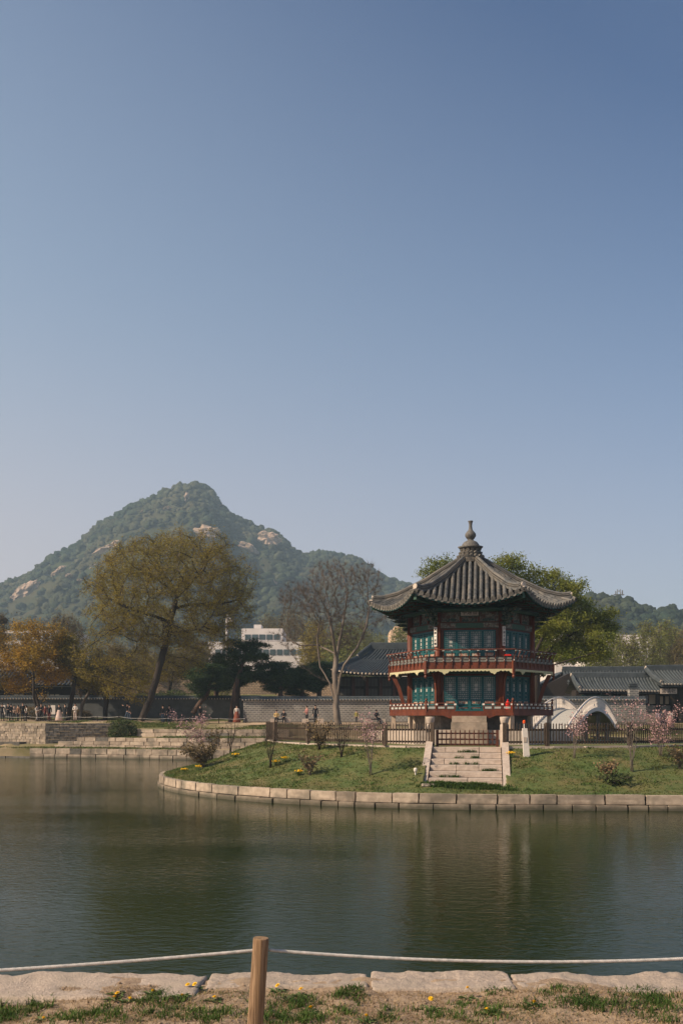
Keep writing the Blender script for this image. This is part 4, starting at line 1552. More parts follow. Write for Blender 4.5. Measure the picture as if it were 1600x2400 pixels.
e = empty('garden_lamp', c, 'small white hooded garden lamp left of the stair foot', 'garden lamp')
q = MB()
q.lathe([(0.03, -0.1), (0.03, 0.14)], 8, c)
q.build('spike', M['white_paint'], e)
q = MB()
q.lathe([(0.04, 0.10), (0.07, 0.16), (0.08, 0.24), (0.05, 0.28), (0.0, 0.30)], 10, c)
q.build('lamp_head', M['white_paint'], e)
for (px, py, lab) in ((1002, 1857, 'flat pale stone in the grass left of the stair foot'), (1160, 1854, 'flat pale stone in the grass right of the stair foot')):
    c = at(px, py, 40.6)
    zc = float(isl_z(np.array([c[0]]), np.array([c[1]]))[0])
    tag(inst('flat_stone', random.choice(B_pale), None, (c[0], c[1], zc + 0.02), random.uniform(-0.2, 0.2), (0.5, 0.35, 0.10)), lab, 'stone')

# ------------------------------------------------------------------ white arched bridge
BA, BB = np.array([13.3, 66.0]), np.array([24.2, 94.0])
bd = (BB - BA) / np.linalg.norm(BB - BA)
bs = np.array([bd[1], -bd[0]])
BW = 1.42
bridge = empty('arched_bridge', (*((BA + BB) / 2), 0.5), 'white arched footbridge with spindle railings behind the pavilion', 'bridge')


def arch(t_):
    return 2.0 + 2.05 * math.sin(math.pi * t_) ** 1.0 + 0.35 * t_


def bpt(t_, off, dz=0.0):
    p = BA + (BB - BA) * t_ + bs * off
    return np.array([p[0], p[1], arch(t_) + dz])


tt = np.linspace(0, 1, 41)
q = MB()
for t0, t1 in zip(tt[:-1], tt[1:]):
    for off0, off1 in ((-BW, BW),):
        v = [bpt(t0, off0), bpt(t1, off0), bpt(t1, off1), bpt(t0, off1)]
        v += [x_ - np.array([0, 0, 0.10]) for x_ in v]
        q.add(v, [(3, 2, 1, 0), (4, 5, 6, 7), (0, 1, 5, 4), (2, 3, 7, 6)])
q.build('deck', M['paper'], bridge)
mbp = MB()
mbp.lathe([(0.05, 0), (0.065, 0.10), (0.045, 0.30), (0.065, 0.55), (0.05, 0.80)], 6)
me_bal = mbp.mesh('baluster', [M['white_paint']])
for s_ in (-1, 1):
    q = MB()
    q.tube([bpt(t_, s_ * BW, 0.92) for t_ in tt], 0.075, 8)
    q.build('handrail', M['white_paint'], bridge, smooth=True)
    q = MB()
    for t0, t1 in zip(tt[:-1], tt[1:]):
        q.beam(bpt(t0, s_ * (BW + 0.03), -0.02), bpt(t1, s_ * (BW + 0.03), -0.0), 0.10, 0.30)
    q.build('side_beam', M['white_paint'], bridge)
    for i in range(44):
        t_ = (i + 0.5) / 44
        inst('baluster', me_bal, bridge, bpt(t_, s_ * BW, 0.12))
for t_ in (0.16, 0.38, 0.62, 0.84):
    q = MB()
    for s_ in (-1, 1):
        p = bpt(t_, s_ * 1.1)
        q.box((p[0], p[1], (p[2] - 0.5) / 2 - 0.3), (0.28, 0.28, p[2] + 0.5))
    q.beam(bpt(t_, -1.3, -0.3), bpt(t_, 1.3, -0.3), 0.2, 0.25)
    q.build('pier', M['granite_dark'], bridge)

# ------------------------------------------------------------------ tiled walls and hanok halls
def coping(parent, x0, x1, y, z, mt=None, n_end=True):
    """Tiled coping along a straight wall in X: sloped boards, cover rows and round end tiles."""
    q = MB()
    for s_ in (-1, 1):
        q.slab([(x0, 0), (x1, 0), (x1, 0.34), (x0, 0.34)], (0, y + s_ * 0.45, z), (1, 0, 0), (0, -s_ * 0.8, 0.6), (0, 0, 1), 0.05)
    q.box(((x0 + x1) / 2, y, z + 0.27), (x1 - x0, 0.22, 0.14))
    q.tube([(x0, y, z + 0.36), (x1, y, z + 0.36)], 0.08, 8)
    o = q.build('coping', M['tile_slate'], parent)
    e, w = MB(), MB()
    n_ = int((x1 - x0) / 0.31)
    for i in range(n_):
        x = x0 + (i + 0.5) * (x1 - x0) / n_
        w.tube([(x, y - 0.12, z + 0.26), (x, y - 0.47, z + 0.055)], 0.055, 6)
        e.tube([(x, y - 0.46, z + 0.06), (x, y - 0.50, z + 0.05)], 0.062, 8)
    w.build('cover_tiles', M['tile_slate'], o)
    e.build('end_tiles', M['plaster_end'], o)


gw = empty('grey_wall', (10, 100, 3), 'long grey brick courtyard wall with tiled coping behind the benches', 'wall')
q = MB()
q.box((10.2, 100.0, 4.1), (39.8, 0.5, 2.3))
q.box((10.2, 99.98, 2.95), (39.9, 0.56, 0.5), mi=1)
q.build('brickwork', [M['grey_brick'], M['granite_dark']], gw)
coping(gw, -9.9, 30.1, 100.0, 5.25)

lw = empty('low_grey_wall', (-24, 113, 3), 'low dark wall with tiled coping behind the crowd and tree trunks', 'wall')
q = MB()
q.box((-26, 113, 4.3), (34, 0.5, 2.6))
q.build('brickwork', mat('dark_brick', (0.10, 0.105, 0.105), (0.07, 0.075, 0.075), scale=2), lw)
coping(lw, -43, -9, 113, 5.6)
tw = empty('tan_stone_wall', (-24, 142, 6.5), 'tan stone wall with tiled coping above the lawn slope', 'wall')
q = MB()
q.box((-21, 142, 7.9), (42, 0.6, 3.6))
q.build('masonry', M['tan_masonry'], tw)
coping(tw, -42, 0, 142, 9.7)

path_strip('lawn', -40, -9.0, lambda x: 0 * x + 111.5, lambda x: 0 * x + 141, 0.08, M['turf'])


def tiled_plane(parent, r0, r1, e0, e1, n_, sag=0.18, up=0.0, ends=True):
    """Roof slope from ridge r0-r1 down to eave e0-e1 with rows of cover tiles."""
    r0, r1, e0, e1 = (np.array(p, float) for p in (r0, r1, e0, e1))

    def pt(a, b_):
        p = (r0 + (r1 - r0) * a) * (1 - b_) + (e0 + (e1 - e0) * a) * b_
        return p + np.array([0, 0, -sag * math.sin(math.pi * b_) + up * (2 * a - 1) ** 4 * b_ ** 2])

    q = MB()
    A = np.linspace(0, 1, 17)
    Bv = np.linspace(0, 1, 7)
    q.grid(np.array([[pt(a, b_) for a in A] for b_ in Bv]))
    q.grid(np.array([[pt(a, b_) - np.array([0, 0, 0.22]) for a in A] for b_ in Bv]))
    o = q.build('roof_slope', M['tile_slate'], parent)
    for i in range(n_):
        a = (i + 0.5) / n_
        w = MB()
        pts = [pt(a, b_) + np.array([0, 0, 0.05]) for b_ in np.linspace(0.02, 1.01, 7)]
        w.tube(pts, 0.095, 6)
        d = pts[-1] - pts[-2]
        d /= np.linalg.norm(d)
        w.build('tile_row', M['tile_slate'], parent)
        if ends:
            w = MB()
            w.tube([pts[-1], pts[-1] + d * 0.05], 0.11, 8)
            w.build('end_tile', M['plaster_end'], parent)
    return pt


def ridge_bar(parent, pts, w_=0.34, h=0.42):
    q = MB()
    pts = [np.array(p, float) for p in pts]
    for a, b_ in zip(pts[:-1], pts[1:]):
        q.beam(a + np.array([0, 0, h / 2]), b_ + np.array([0, 0, h / 2]), w_, h)
    q.tube([p + np.array([0, 0, h + 0.02]) for p in pts], 0.11, 8)
    o = q.build('ridge', M['tile_slate'], parent)
    w = MB()
    for p, p2 in ((pts[0], pts[1]), (pts[-1], pts[-2])):
        d = (p - p2) / np.linalg.norm(p - p2)
        w.tube([p + np.array([0, 0, h * 0.7]), p + d * 0.08 + np.array([0, 0, h * 0.7])], 0.17, 8)
    w.build('ridge_end', M['plaster_end'], o)


# service range on the right: long lower roof
h1 = empty('tiled_service_range', (28, 104, 3), 'long single-storey hall with slate-blue tile roof beyond the bridge', 'hall')
ra, rb = at(1338, 1588, 105), at(1532, 1588, 105)
ea, eb = at(1356, 1618, 102), at(1552, 1621, 102)
tiled_plane(h1, ra, rb, ea, eb, 27, 0.12)
tiled_plane(h1, rb, ra, rb + (rb - eb) * np.array([-1, 1, -1]) * np.array([0, 1, 1]), ra + np.array([0, 3, -1.4]), 27, 0.12, ends=False)
ridge_bar(h1, [ra, rb])
ridge_bar(h1, [ra + np.array([0.1, 0, 0.0]), (ra + ea) / 2 + np.array([0.1, 0, -0.1]), ea + np.array([0.15, 0.3, 0.1])], 0.3, 0.3)
q = MB()
x0, x1 = ea[0] + 0.3, eb[0]
q.box(((x0 + x1) / 2, 105.0, 4.7), (x1 - x0, 3.4, 3.4))
q.build('timber_body', M['timber_dark'], h1)
for k, px in enumerate((1352, 1412, 1450, 1500, 1541)):
    p = at(px, 1650, 103.1)
    q = MB()
    q.box((p[0], 103.2, 4.6), (0.30, 0.30, 3.4))
    q.build('post', M['timber_dark'], h1)
for (pa, pb, ya, yb) in ((1453, 1465, 1628, 1648), (1470, 1478, 1629, 1647), (1520, 1538, 1628, 1650), (1357, 1368, 1627, 1637)):
    a, b_ = at(pa, yb, 103.2), at(pb, ya, 103.2)
    q = MB()
    q.box(((a[0] + b_[0]) / 2, 103.27, (a[2] + b_[2]) / 2), (b_[0] - a[0], 0.06, b_[2] - a[2]))
    q.build('plaster_panel', M['plaster'], h1)
for (pa, pb) in ((1498, 1508), (1509, 1519)):
    a, b_ = at(pa, 1650, 103.2), at(pb, 1628, 103.2)
    q = MB()
    q.box(((a[0] + b_[0]) / 2, 103.26, (a[2] + b_[2]) / 2), (b_[0] - a[0] - 0.05, 0.05, b_[2] - a[2]))
    o = q.build('window', M['timber_brown'], h1)
    w = MB()
    w.box(((a[0] + b_[0]) / 2, 103.22, (a[2] + b_[2]) / 2), (b_[0] - a[0] - 0.16, 0.04, b_[2] - a[2] - 0.16))
    w.build('window_paper', M['glass'], o)
q = MB()
a, b_ = at(1432, 1690, 102.9), at(1541, 1653, 102.9)
q.box(((a[0] + b_[0]) / 2, 103.05, (a[2] + b_[2]) / 2 - 0.1), (b_[0] - a[0], 0.16, b_[2] - a[2] + 0.2))
q.build('lower_masonry', brick_mat('pale_masonry', (0.22, 0.195, 0.155), (0.17, 0.15, 0.12), (0.30, 0.26, 0.20), 0.6, 0.24, 0.03), h1)
q = MB()
a, b_ = at(1362, 1642, 103.1), at(1436, 1628, 103.1)
q.box(((a[0] + b_[0]) / 2, 103.08, (a[2] + b_[2]) / 2), (b_[0] - a[0], 0.1, b_[2] - a[2]))
q.build('green_boards', M['teal_dark'], h1)

# roof of the hall behind it
h2 = empty('tiled_rear_hall', (28, 114, 3), 'rear hall whose higher tiled ridge shows above the service range', 'hall')
ra, rb = at(1316, 1573, 116), at(1530, 1573, 116)
ea, eb = at(1330, 1600, 112.5), at(1540, 1600, 112.5)
tiled_plane(h2, ra, rb, ea, eb, 30, 0.12, ends=False)
tiled_plane(h2, rb, ra, rb + np.array([0, 3.4, -1.4]), ra + np.array([0, 3.4, -1.4]), 30, 0.12, ends=False)
ridge_bar(h2, [ra, rb])
q = MB()
q.box(((ra[0] + rb[0]) / 2, 115.5, 5.2), (rb[0] - ra[0] - 0.8, 4.5, 4.2))
q.build('timber_body', M['timber_dark'], h2)
ga, gb, gc = at(1257, 1608, 112), at(1320, 1575, 116), at(1262, 1600, 116)
tiled_plane(h2, gb, gb + np.array([0.2, 5, 0]), ga, ga + np.array([0.2, 5, 0]), 11, 0.1)
q = MB()
q.slab([(ga[0] + 0.4, 3.0), (gb[0] + 1.5, 3.0), (gb[0] + 1.2, gb[2] - 0.3), (gb[0], gb[2] - 0.3), (ga[0] + 0.4, ga[2] - 0.2)], (0, 113.2, 0), (1, 0, 0), (0, 0, 1), (0, 1, 0), 4)
q.build('gable_wall', M['timber_dark'], h2)

# gate hall with the name board
h3 = empty('tiled_gate_hall', (36, 104, 3), 'taller tiled gate hall with a name board at the right edge', 'hall')
ra, rb = at(1513, 1571, 104.5), at(1690, 1569, 104.5)
ea, eb = at(1548, 1604, 101.5), at(1720, 1606, 101.5)
tiled_plane(h3, ra, rb, ea, eb, 24, 0.12)
tiled_plane(h3, rb, ra, rb + np.array([0, 3, -1.6]), ra + np.array([0, 3, -1.6]), 24, 0.12, ends=False)
ridge_bar(h3, [ra, rb])
ridge_bar(h3, [ra, (ra + ea) / 2 + np.array([0, 0, -0.1]), ea + np.array([0.1, 0.3, 0.1])], 0.3, 0.3)
q = MB()
q.box(((ea[0] + eb[0]) / 2 + 0.4, 105.2, 4.9), (eb[0] - ea[0] - 0.4, 3.0, 4.0))
q.build('timber_body', M['timber_dark'], h3)
for px in (1543, 1578, 1596):
    p = at(px, 1650, 102.6)
    q = MB()
    q.box((p[0], 103.0, 4.7), (0.34, 0.34, 3.8))
    q.build('post', M['timber_dark'], h3)
for (pa, pb, ya, yb, mt) in ((1546, 1554, 1632, 1650, 'plaster'), (1560, 1568, 1632, 1650, 'plaster'), (1546, 1577, 1654, 1692, 'grey_brick')):
    a, b_ = at(pa, yb, 103.2), at(pb, ya, 103.2)
    q = MB()
    q.box(((a[0] + b_[0]) / 2, 103.55, (a[2] + b_[2]) / 2), (b_[0] - a[0], 0.2, b_[2] - a[2]))
    q.build('wall_panel', M[mt], h3)
a, b_ = at(1546, 1626, 101.9), at(1585, 1614, 101.9)
q = MB()
q.box(((a[0] + b_[0]) / 2, 101.9, (a[2] + b_[2]) / 2), (b_[0] - a[0], 0.08, b_[2] - a[2]))
nb2 = q.build('name_board', M['granite_pale'], h3)
lettering("宮淸乾", 0.48, nb2, ((a[0] + b_[0]) / 2, 101.855, (a[2] + b_[2]) / 2), (1, 0, 0), Z, (0, -1, 0), M['ink'])

# chimney in front of the service range
c = at(1486, 1690, 100.5)
ch = empty('brick_chimney', (c[0], 101.0, 3.0), 'tall grey brick chimney with a small tiled cap beside the hall', 'chimney')
q = MB()
q.box((c[0], 101.0, 4.75), (0.92, 0.7, 3.4))
q.build('shaft', M['grey_brick'], ch)
q = MB()
q.box((c[0], 101.0, 3.45), (1.02, 0.8, 0.9))
q.build('plinth', M['granite'], ch)
q = MB()
for k, (z, w_) in enumerate(((6.55, 1.1), (6.75, 0.85), (6.92, 1.0))):
    q.box((c[0], 101.0, z), (w_, 0.8, 0.10))
q.box((c[0], 101.0, 6.75), (0.6, 0.5, 0.5))
q.build('cap', M['tile_slate'], ch)

# hall left of the pavilion, hip roof with lifted corners
h4 = empty('tiled_hip_hall', (4, 117, 3), 'large dark hall with grey hip-and-gable tiled roof behind the brick wall', 'hall')
R0, R1 = at(868, 1522, 121), at(1040, 1522, 121)
G0, G1 = at(838, 1546, 119), at(1060, 1546, 119)
E0, E1 = at(748, 1580, 113), at(1150, 1580, 113)
tiled_plane(h4, R0, R1, G0, G1, 26, 0.1, 0.0, ends=False)
tiled_plane(h4, G0, G1, E0, E1, 46, 0.25, 0.9)
L0 = np.array([E0[0], 131.0, E0[2]])
tiled_plane(h4, G0 + np.array([0, 5, 0]), G0, L0, E0, 26, 0.25, 0.7)
ridge_bar(h4, [R0, R1], 0.4, 0.7)
ridge_bar(h4, [R0 + np.array([0, 0, 0.1]), G0 + np.array([0, 0, 0.1])], 0.35, 0.5)
ridge_bar(h4, [G0, (G0 + E0) / 2 + np.array([0, 0, -0.15]), E0 + np.array([0.3, 0.3, 0.95])], 0.32, 0.4)
q = MB()
q.box(((E0[0] + E1[0]) / 2, 121, 5.6), (E1[0] - E0[0] - 4.4, 9, 5.4))
q.build('timber_body', M['timber_dark'], h4)
for px in (812, 844, 876, 908):
    for (dy, hgt) in ((1599, 10), (1622, 9)):
        for k in range(3):
            a = at(px - 11 + k * 8, dy, 116.3)
            q = MB()
            q.box((a[0], 116.42, a[2]), (0.34, 0.06, hgt * 2 * 116 / F * 0.9))
            q.build('window_paper', mat('old_paper', (0.10, 0.095, 0.085), (0.08, 0.075, 0.07), scale=2) if 'old_paper' not in bpy.data.materials else bpy.data.materials['old_paper'], h4)
    p = at(px + 16, 1600, 116.2)
    q = MB()
    q.box((p[0], 116.3, 5.6), (0.36, 0.3, 5.2))
    q.build('post', M['timber_brown'], h4)

# low dark hall behind the crowd at the left
h5 = empty('dark_low_hall', (-34, 118, 3), 'dark low tiled building behind the crowd under the amber tree', 'hall')
q = MB()
q.box((-34, 121, 5.4), (16, 5, 4.6))
q.build('timber_body', M['timber_dark'], h5)
tiled_plane(h5, (-43, 121.5, 9.2), (-25, 121.5, 9.2), (-43.5, 117.5, 7.4), (-24.5, 117.5, 7.4), 40, 0.15, 0.3, ends=False)
for px in (38, 50, 110, 122, 134):
    a = at(px, 1636, 118.3)
    q = MB()
    q.box((a[0], 118.42, a[2]), (0.45, 0.06, 0.9))
    q.build('window_paper', M['plaster'], h5)

# ------------------------------------------------------------------ modern buildings behind
wb = empty('white_office_building', (-16, 200, 8), 'white stepped modern building with window bands behind the pines', 'building')


def bbox(parent, name, x0, x1, y0, y1, Y, depth, mt):
    a, b_ = at(x0, y1, Y), at(x1, y0, Y)
    q = MB()
    q.box(((a[0] + b_[0]) / 2, Y + depth / 2, (a[2] + b_[2]) / 2), (b_[0] - a[0], depth, b_[2] - a[2]))
    return q.build(name, M[mt] if isinstance(mt, str) else mt, parent)


bbox(wb, 'upper_storey', 566, 662, 1473, 1503.2, 203, 14, 'concrete_white')
bbox(wb, 'lower_storey', 488, 728, 1504, 1600, 200, 22, 'concrete_white')
bbox(wb, 'roof_unit', 595, 612, 1464, 1472.8, 206, 5, 'concrete_white')
for k in range(5):
    x = 574 + k * 17
    o = bbox(wb, 'window', x, x + 14, 1487, 1499.5, 202.9, 0.06, 'glass')
for k in range(14):
    x = 505 + k * 16
    o = bbox(wb, 'window', x, x + 12.5, 1522, 1535, 199.9, 0.06, 'glass')
bbox(wb, 'glazed_wing', 729, 752, 1516, 1560, 201, 12, 'glass_teal')
q = MB()
for k in range(12):
    p = at(665 + k * 5.6, 1503.5, 201)
    q.box((p[0], 201, p[2] + 0.5), (0.06, 0.06, 1.0))
p0, p1 = at(665, 1503.5, 201), at(727, 1503.5, 201)
q.beam(p0 + np.array([0, 0, 1]), p1 + np.array([0, 0, 1]), 0.06, 0.06)
q.build('roof_railing', M['granite_dark'], wb)

yb = empty('ochre_tower_block', (12, 215, 8), 'ochre tower block with a teal glazed corner behind the pavilion', 'building')
bbox(yb, 'tower', 915, 962, 1476, 1600, 215, 12, 'ochre_wall')
bbox(yb, 'roof_house', 924, 946, 1468, 1475.8, 219, 7, 'ochre_wall')
o = bbox(yb, 'glazed_bay', 929, 964, 1495, 1600, 212.5, 2.4, 'concrete_white')
for k in range(3):
    bbox(yb, 'window', 932 + k * 8.5, 939.5 + k * 8.5, 1503, 1521, 212.42, 0.05, 'glass_teal')

rb_ = empty('white_rear_block', (45, 185, 8), 'white flat-roofed building behind the green tree and slate roofs', 'building')
bbox(rb_, 'main_block', 1300, 1548, 1488, 1620, 190, 16, 'concrete_white')
bbox(rb_, 'front_wing', 1375, 1536, 1546, 1620, 180, 9, 'concrete_white')
for r in range(2):
    for k in range(10):
        x = 1308 + k * 15
        bbox(rb_, 'window', x, x + 10, 1512 + r * 26, 1527 + r * 26, 189.9, 0.06, 'glass')
lb = empty('pale_left_block', (-70, 230, 8), 'pale flat-roofed building glimpsed through the amber tree', 'building')
bbox(lb, 'main_block', -140, 175, 1478, 1620, 235, 14, 'concrete_white')
for r in range(2):
    for k in range(9):
        x = -20 + k * 20
        bbox(lb, 'window', x, x + 14, 1484 + r * 26, 1500 + r * 26, 234.9, 0.06, 'glass')

# masts
mh = find_t(1449, 1391, RX, RY, 300, 520, 37, 5)
ms = empty('radio_mast', mh, 'lattice radio mast with platforms on the right hill crest', 'mast')
q = MB()
for s_ in (-1, 1):
    q.beam(mh + np.array([s_ * 1.3, 0, -2]), mh + np.array([s_ * 0.7, 0, 7]), 0.3, 0.3, up=(0, 1, 0))
    for k in range(4):
        q.beam(mh + np.array([-s_ * 1.2, 0, -1 + k * 2]), mh + np.array([s_ * 1.0, 0, 1 + k * 2]), 0.18, 0.18, up=(0, 1, 0))
q.build('lattice', M['granite_dark'], ms)
q = MB()
q.box(mh + np.array([0, 0, 4.2]), (5.2, 2, 0.4)).box(mh + np.array([-3.4, 0, 2.8]), (2.4, 1.5, 0.35)).box(mh + np.array([1.8, 0, 5.4]), (0.5, 0.5, 2.2)).box(mh + np.array([-1.6, 0, 5.2]), (0.4, 0.4, 1.8))
q.build('platform', M['granite_dark'], ms)
fm = at(532, 1560, 185)
fl = empty('floodlight_mast', fm, 'pale floodlight mast showing through the right side of the big tree', 'mast')
q = MB()
q.tube([at(532, 1570, 185), at(532, 1440, 185)], 0.22, 8)
q.build('pole', M['concrete_white'], fl)
q = MB()
for (dx, dy) in ((0, 1446), (6, 1450), (10, 1454), (3, 1456)):
    q.box(at(533 + dx, dy, 184.6), (0.5, 0.5, 0.35))
q.build('floodlights', M['concrete_white'], fl)

# ------------------------------------------------------------------ trees
def colonize(trunk, attr, step, di, dk, limbs=(), maxit=160, trop=0.0, jitter=0.12, seed=0):
    """Branches that grow towards points of the crown volume; returns nodes and parents."""
    r_ = np.random.default_rng(seed)
    pos, par = [], []

    def poly(pts, start):
        prev = start
        for a, b_ in zip(pts[:-1], pts[1:]):
            n_ = max(1, int(np.linalg.norm(b_ - a) / step))
            for i in range(1, n_ + 1):
                pos.append(a + (b_ - a) * i / n_ + r_.normal(0, 0.03, 3) * step)
                par.append(prev)
                prev = len(pos) - 1

    pos.append(np.array(trunk[0], float))
    par.append(-1)
    poly([np.array(p, float) for p in trunk], 0)
    for lb_ in limbs:
        a = np.array(lb_[0], float)
        k = int(np.argmin([np.linalg.norm(p - a) for p in pos]))
        poly([pos[k]] + [np.array(p, float) for p in lb_[1:]], k)
    nodes = np.array(pos)
    A = np.array(attr, float)
    D = np.full(len(A), 1e9)
    I = np.zeros(len(A), int)

    def upd(new, off):
        nonlocal D, I
        if len(new) == 0 or len(A) == 0:
            return
        d = np.sqrt(((A[:, None, :] - new[None]) ** 2).sum(2))
        k = d.argmin(1)
        dm = d[np.arange(len(A)), k]
        b_ = dm < D
        D = np.where(b_, dm, D)
        I = np.where(b_, k + off, I)

    upd(nodes, 0)
    for it in range(maxit):
        keep = D > dk
        A, D, I = A[keep], D[keep], I[keep]
        if len(A) == 0:
            break
        act = D < di
        if not act.any():
            act = D < D.min() * 1.05
        ids = I[act]
        u, inv = np.unique(ids, return_inverse=True)
        v = A[act] - nodes[ids]
        v /= np.linalg.norm(v, axis=1)[:, None] + 1e-9
        s_ = np.zeros((len(u), 3))
        np.add.at(s_, inv, v)
        s_ /= np.linalg.norm(s_, axis=1)[:, None] + 1e-9
        s_ += r_.normal(0, jitter, s_.shape) + np.array([0, 0, trop])
        s_ /= np.linalg.norm(s_, axis=1)[:, None] + 1e-9
        new = nodes[u] + s_ * step
        off = len(nodes)
        nodes = np.concatenate([nodes, new])
        par.extend(int(i) for i in u)
        upd(new, off)
        if off > 9000:
            break
    return nodes, np.array(par)


def branch_mesh(nodes, par, r_base, r_tip, sides_big=8):
    """Tapered limbs over the node tree; returns vertices, faces, radii, tips."""
    n = len(nodes)
    kids = [[] for _ in range(n)]
    for i in range(1, n):
        kids[par[i]].append(i)
    tips = np.zeros(n)
    order = np.argsort(-np.arange(n))
    for i in order:
        if not kids[i]:
            tips[i] = 1
        if par[i] >= 0:
            tips[par[i]] += tips[i]
    nt_ = max(tips[0], 2)
    p = math.log(nt_) / math.log(r_base / r_tip)
    rad = r_tip * np.maximum(tips, 1) ** (1 / p)
    mb = MB()
    stack = [(0, None)]
    while stack:
        i, frm = stack.pop()
        chain = [i] if frm is None else [frm, i]
        c = i
        while kids[c]:
            ks = sorted(kids[c], key=lambda k: -rad[k])
            for k in ks[1:]:
                stack.append((k, c))
            c = ks[0]
            chain.append(c)
        if len(chain) < 2:
            continue
        rr = rad[chain].copy()
        if frm is not None:
            rr[0] = min(rr[0], rr[1] * 1.15)
        sd = sides_big if rr.max() > 0.12 else (5 if rr.max() > 0.04 else 3)
        mb.tube(nodes[chain], rr, sd, cap=False)
    leafy = np.array([not k for k in kids])
    return mb, rad, leafy


def leaf_quads(name, cent, size, mt, parent, shape=(1.0, 0.55), up_bias=0.0, tint_of=None, seed=0, kind=None):
    """A small four-sided leaf at each centre."""
    r_ = np.random.default_rng(seed + 99)
    n = len(cent)
    d = r_.normal(0, 1, (n, 3))
    d[:, 2] = d[:, 2] * 0.7 + up_bias
    d /= np.linalg.norm(d, axis=1)[:, None]
    e = np.cross(d, r_.normal(0, 1, (n, 3)))
    e /= np.linalg.norm(e, axis=1)[:, None] + 1e-9
    s_ = size * r_.uniform(0.6, 1.35, n)[:, None]
    a, b_ = d * s_ * shape[0] / 2, e * s_ * shape[1] / 2
    v = np.stack([cent - a, cent + b_, cent + a, cent - b_], 1).reshape(-1, 3)
    f = np.arange(n * 4)
    me = raw_mesh(name, v - W[parent] if parent is not None else v, f, np.full(n, 4), False, [mt])
    t_ = me.attributes.new("tint", 'FLOAT', 'FACE')
    tv = r_.random(n) if tint_of is None else tint_of
    t_.data.foreach_set("value", np.asarray(tv, np.float32))
    o = link(name, me, parent)
    if kind:
        tag(o, kind=kind)
    return o


def ell_points(ells, n, seed, hollow=0.35, inner=0.25):
    """Points spread through a union of ellipsoids, denser towards their shells."""
    r_ = np.random.default_rng(seed)
    vol = np.array([e[1][0] * e[1][1] * e[1][2] for e in ells])
    cnt = np.maximum((vol / vol.sum() * n).astype(int), 8)
    out = []
    for (c, r), k in zip(ells, cnt):
        d = r_.normal(0, 1, (k, 3))
        d /= np.linalg.norm(d, axis=1)[:, None]
        q = hollow + (1 - hollow) * r_.random(k) ** 0.7
        q[: int(k * inner)] = r_.random(int(k * inner))
        out.append(np.array(c) + d * q[:, None] * np.array(r))
    return np.concatenate(out)


def px_ells(lst, D):
    """Crown lobes given as photo column, row, half width, half height (+ depth offset, depth radius factor)."""
    s_ = D / F
    out = []
    for e in lst:
        x, y, rx, ry = e[:4]
        dz = e[4] if len(e) > 4 else 0.0
        k = e[5] if len(e) > 5 else 0.9
        p = at(x, y, D)
        out.append((p + np.array([0, dz, 0]), (rx * s_, rx * s_ * k, ry * s_)))
    return out


def make_tree(name, label, cat, D, trunk_px, ells, n_attr, r_base, leaf, n_leaf, leaf_size, bark='bark', group=None, limbs=(), step=0.5, r_tip=0.012, spread=0.5, seed=1, twigs=0, shape=(1.0, 0.55), trop=0.02, dk=None, tip_pow=1.0, flat=1.0, di=5.0, base_z=None, hollow=0.35, inner=0.25):
    tr = [at(x, y, D) + np.array([0, dz, 0]) for (x, y, dz) in [(t_ + (0,))[:3] for t_ in trunk_px]]
    if base_z is not None:
        tr[0][2] = base_z
    lm = [[at(x, y, D) + np.array([0, dz, 0]) for (x, y, dz) in [(t_ + (0,))[:3] for t_ in lb_]] for lb_ in limbs]
    e = empty(name, tr[0], label, cat, group)
    el = px_ells(ells, D)
    A = ell_points(el, n_attr, seed, hollow, inner)
    nodes, par = colonize(tr, A, step, di, dk or step * 1.6, lm, trop=trop, seed=seed)
    mb, rad, tips = branch_mesh(nodes, par, r_base, r_tip)
    r_ = np.random.default_rng(seed + 5)
    thin = np.where((rad < max(r_tip * 3.2, r_base * 0.10)) | tips)[0]
    thin = thin[thin > len(tr)]
    if twigs:
        k = r_.choice(thin, twigs)
        c0 = nodes[k]
        d = nodes[k] - nodes[par[k]]
        d /= np.linalg.norm(d, axis=1)[:, None] + 1e-9
        d = d + r_.normal(0, 0.55, d.shape) + np.array([0, 0, 0.35])
        d /= np.linalg.norm(d, axis=1)[:, None]
        L_ = r_.uniform(0.4, 1.3, twigs)[:, None] * step * 1.6
        sd = np.cross(d, r_.normal(0, 1, d.shape))
        sd /= np.linalg.norm(sd, axis=1)[:, None] + 1e-9
        w_ = r_tip * 0.7
        tip = c0 + d * L_ + np.array([0, 0, 0.08]) * L_
        v = np.stack([c0 - sd * w_ * 1.2, c0 + sd * w_ * 1.2, tip], 1).reshape(-1, 3)
        fi = np.arange(twigs * 3)
        cnt = np.full(twigs, 3)
        tw_me = raw_mesh('twigs', v - W[e], fi, cnt, False, [M['twig']])
    tk = mb.build('trunk', M[bark], e, smooth=True)
    if twigs:
        link('twigs', tw_me, e)
        if not n_leaf:
            return e
    k = r_.choice(thin, n_leaf)
    off = r_.normal(0, spread, (n_leaf, 3)) * np.array([1, 1, flat])
    leaf_quads('crown', nodes[k] + off, leaf_size, M[leaf], e, shape=shape, seed=seed)
    return e


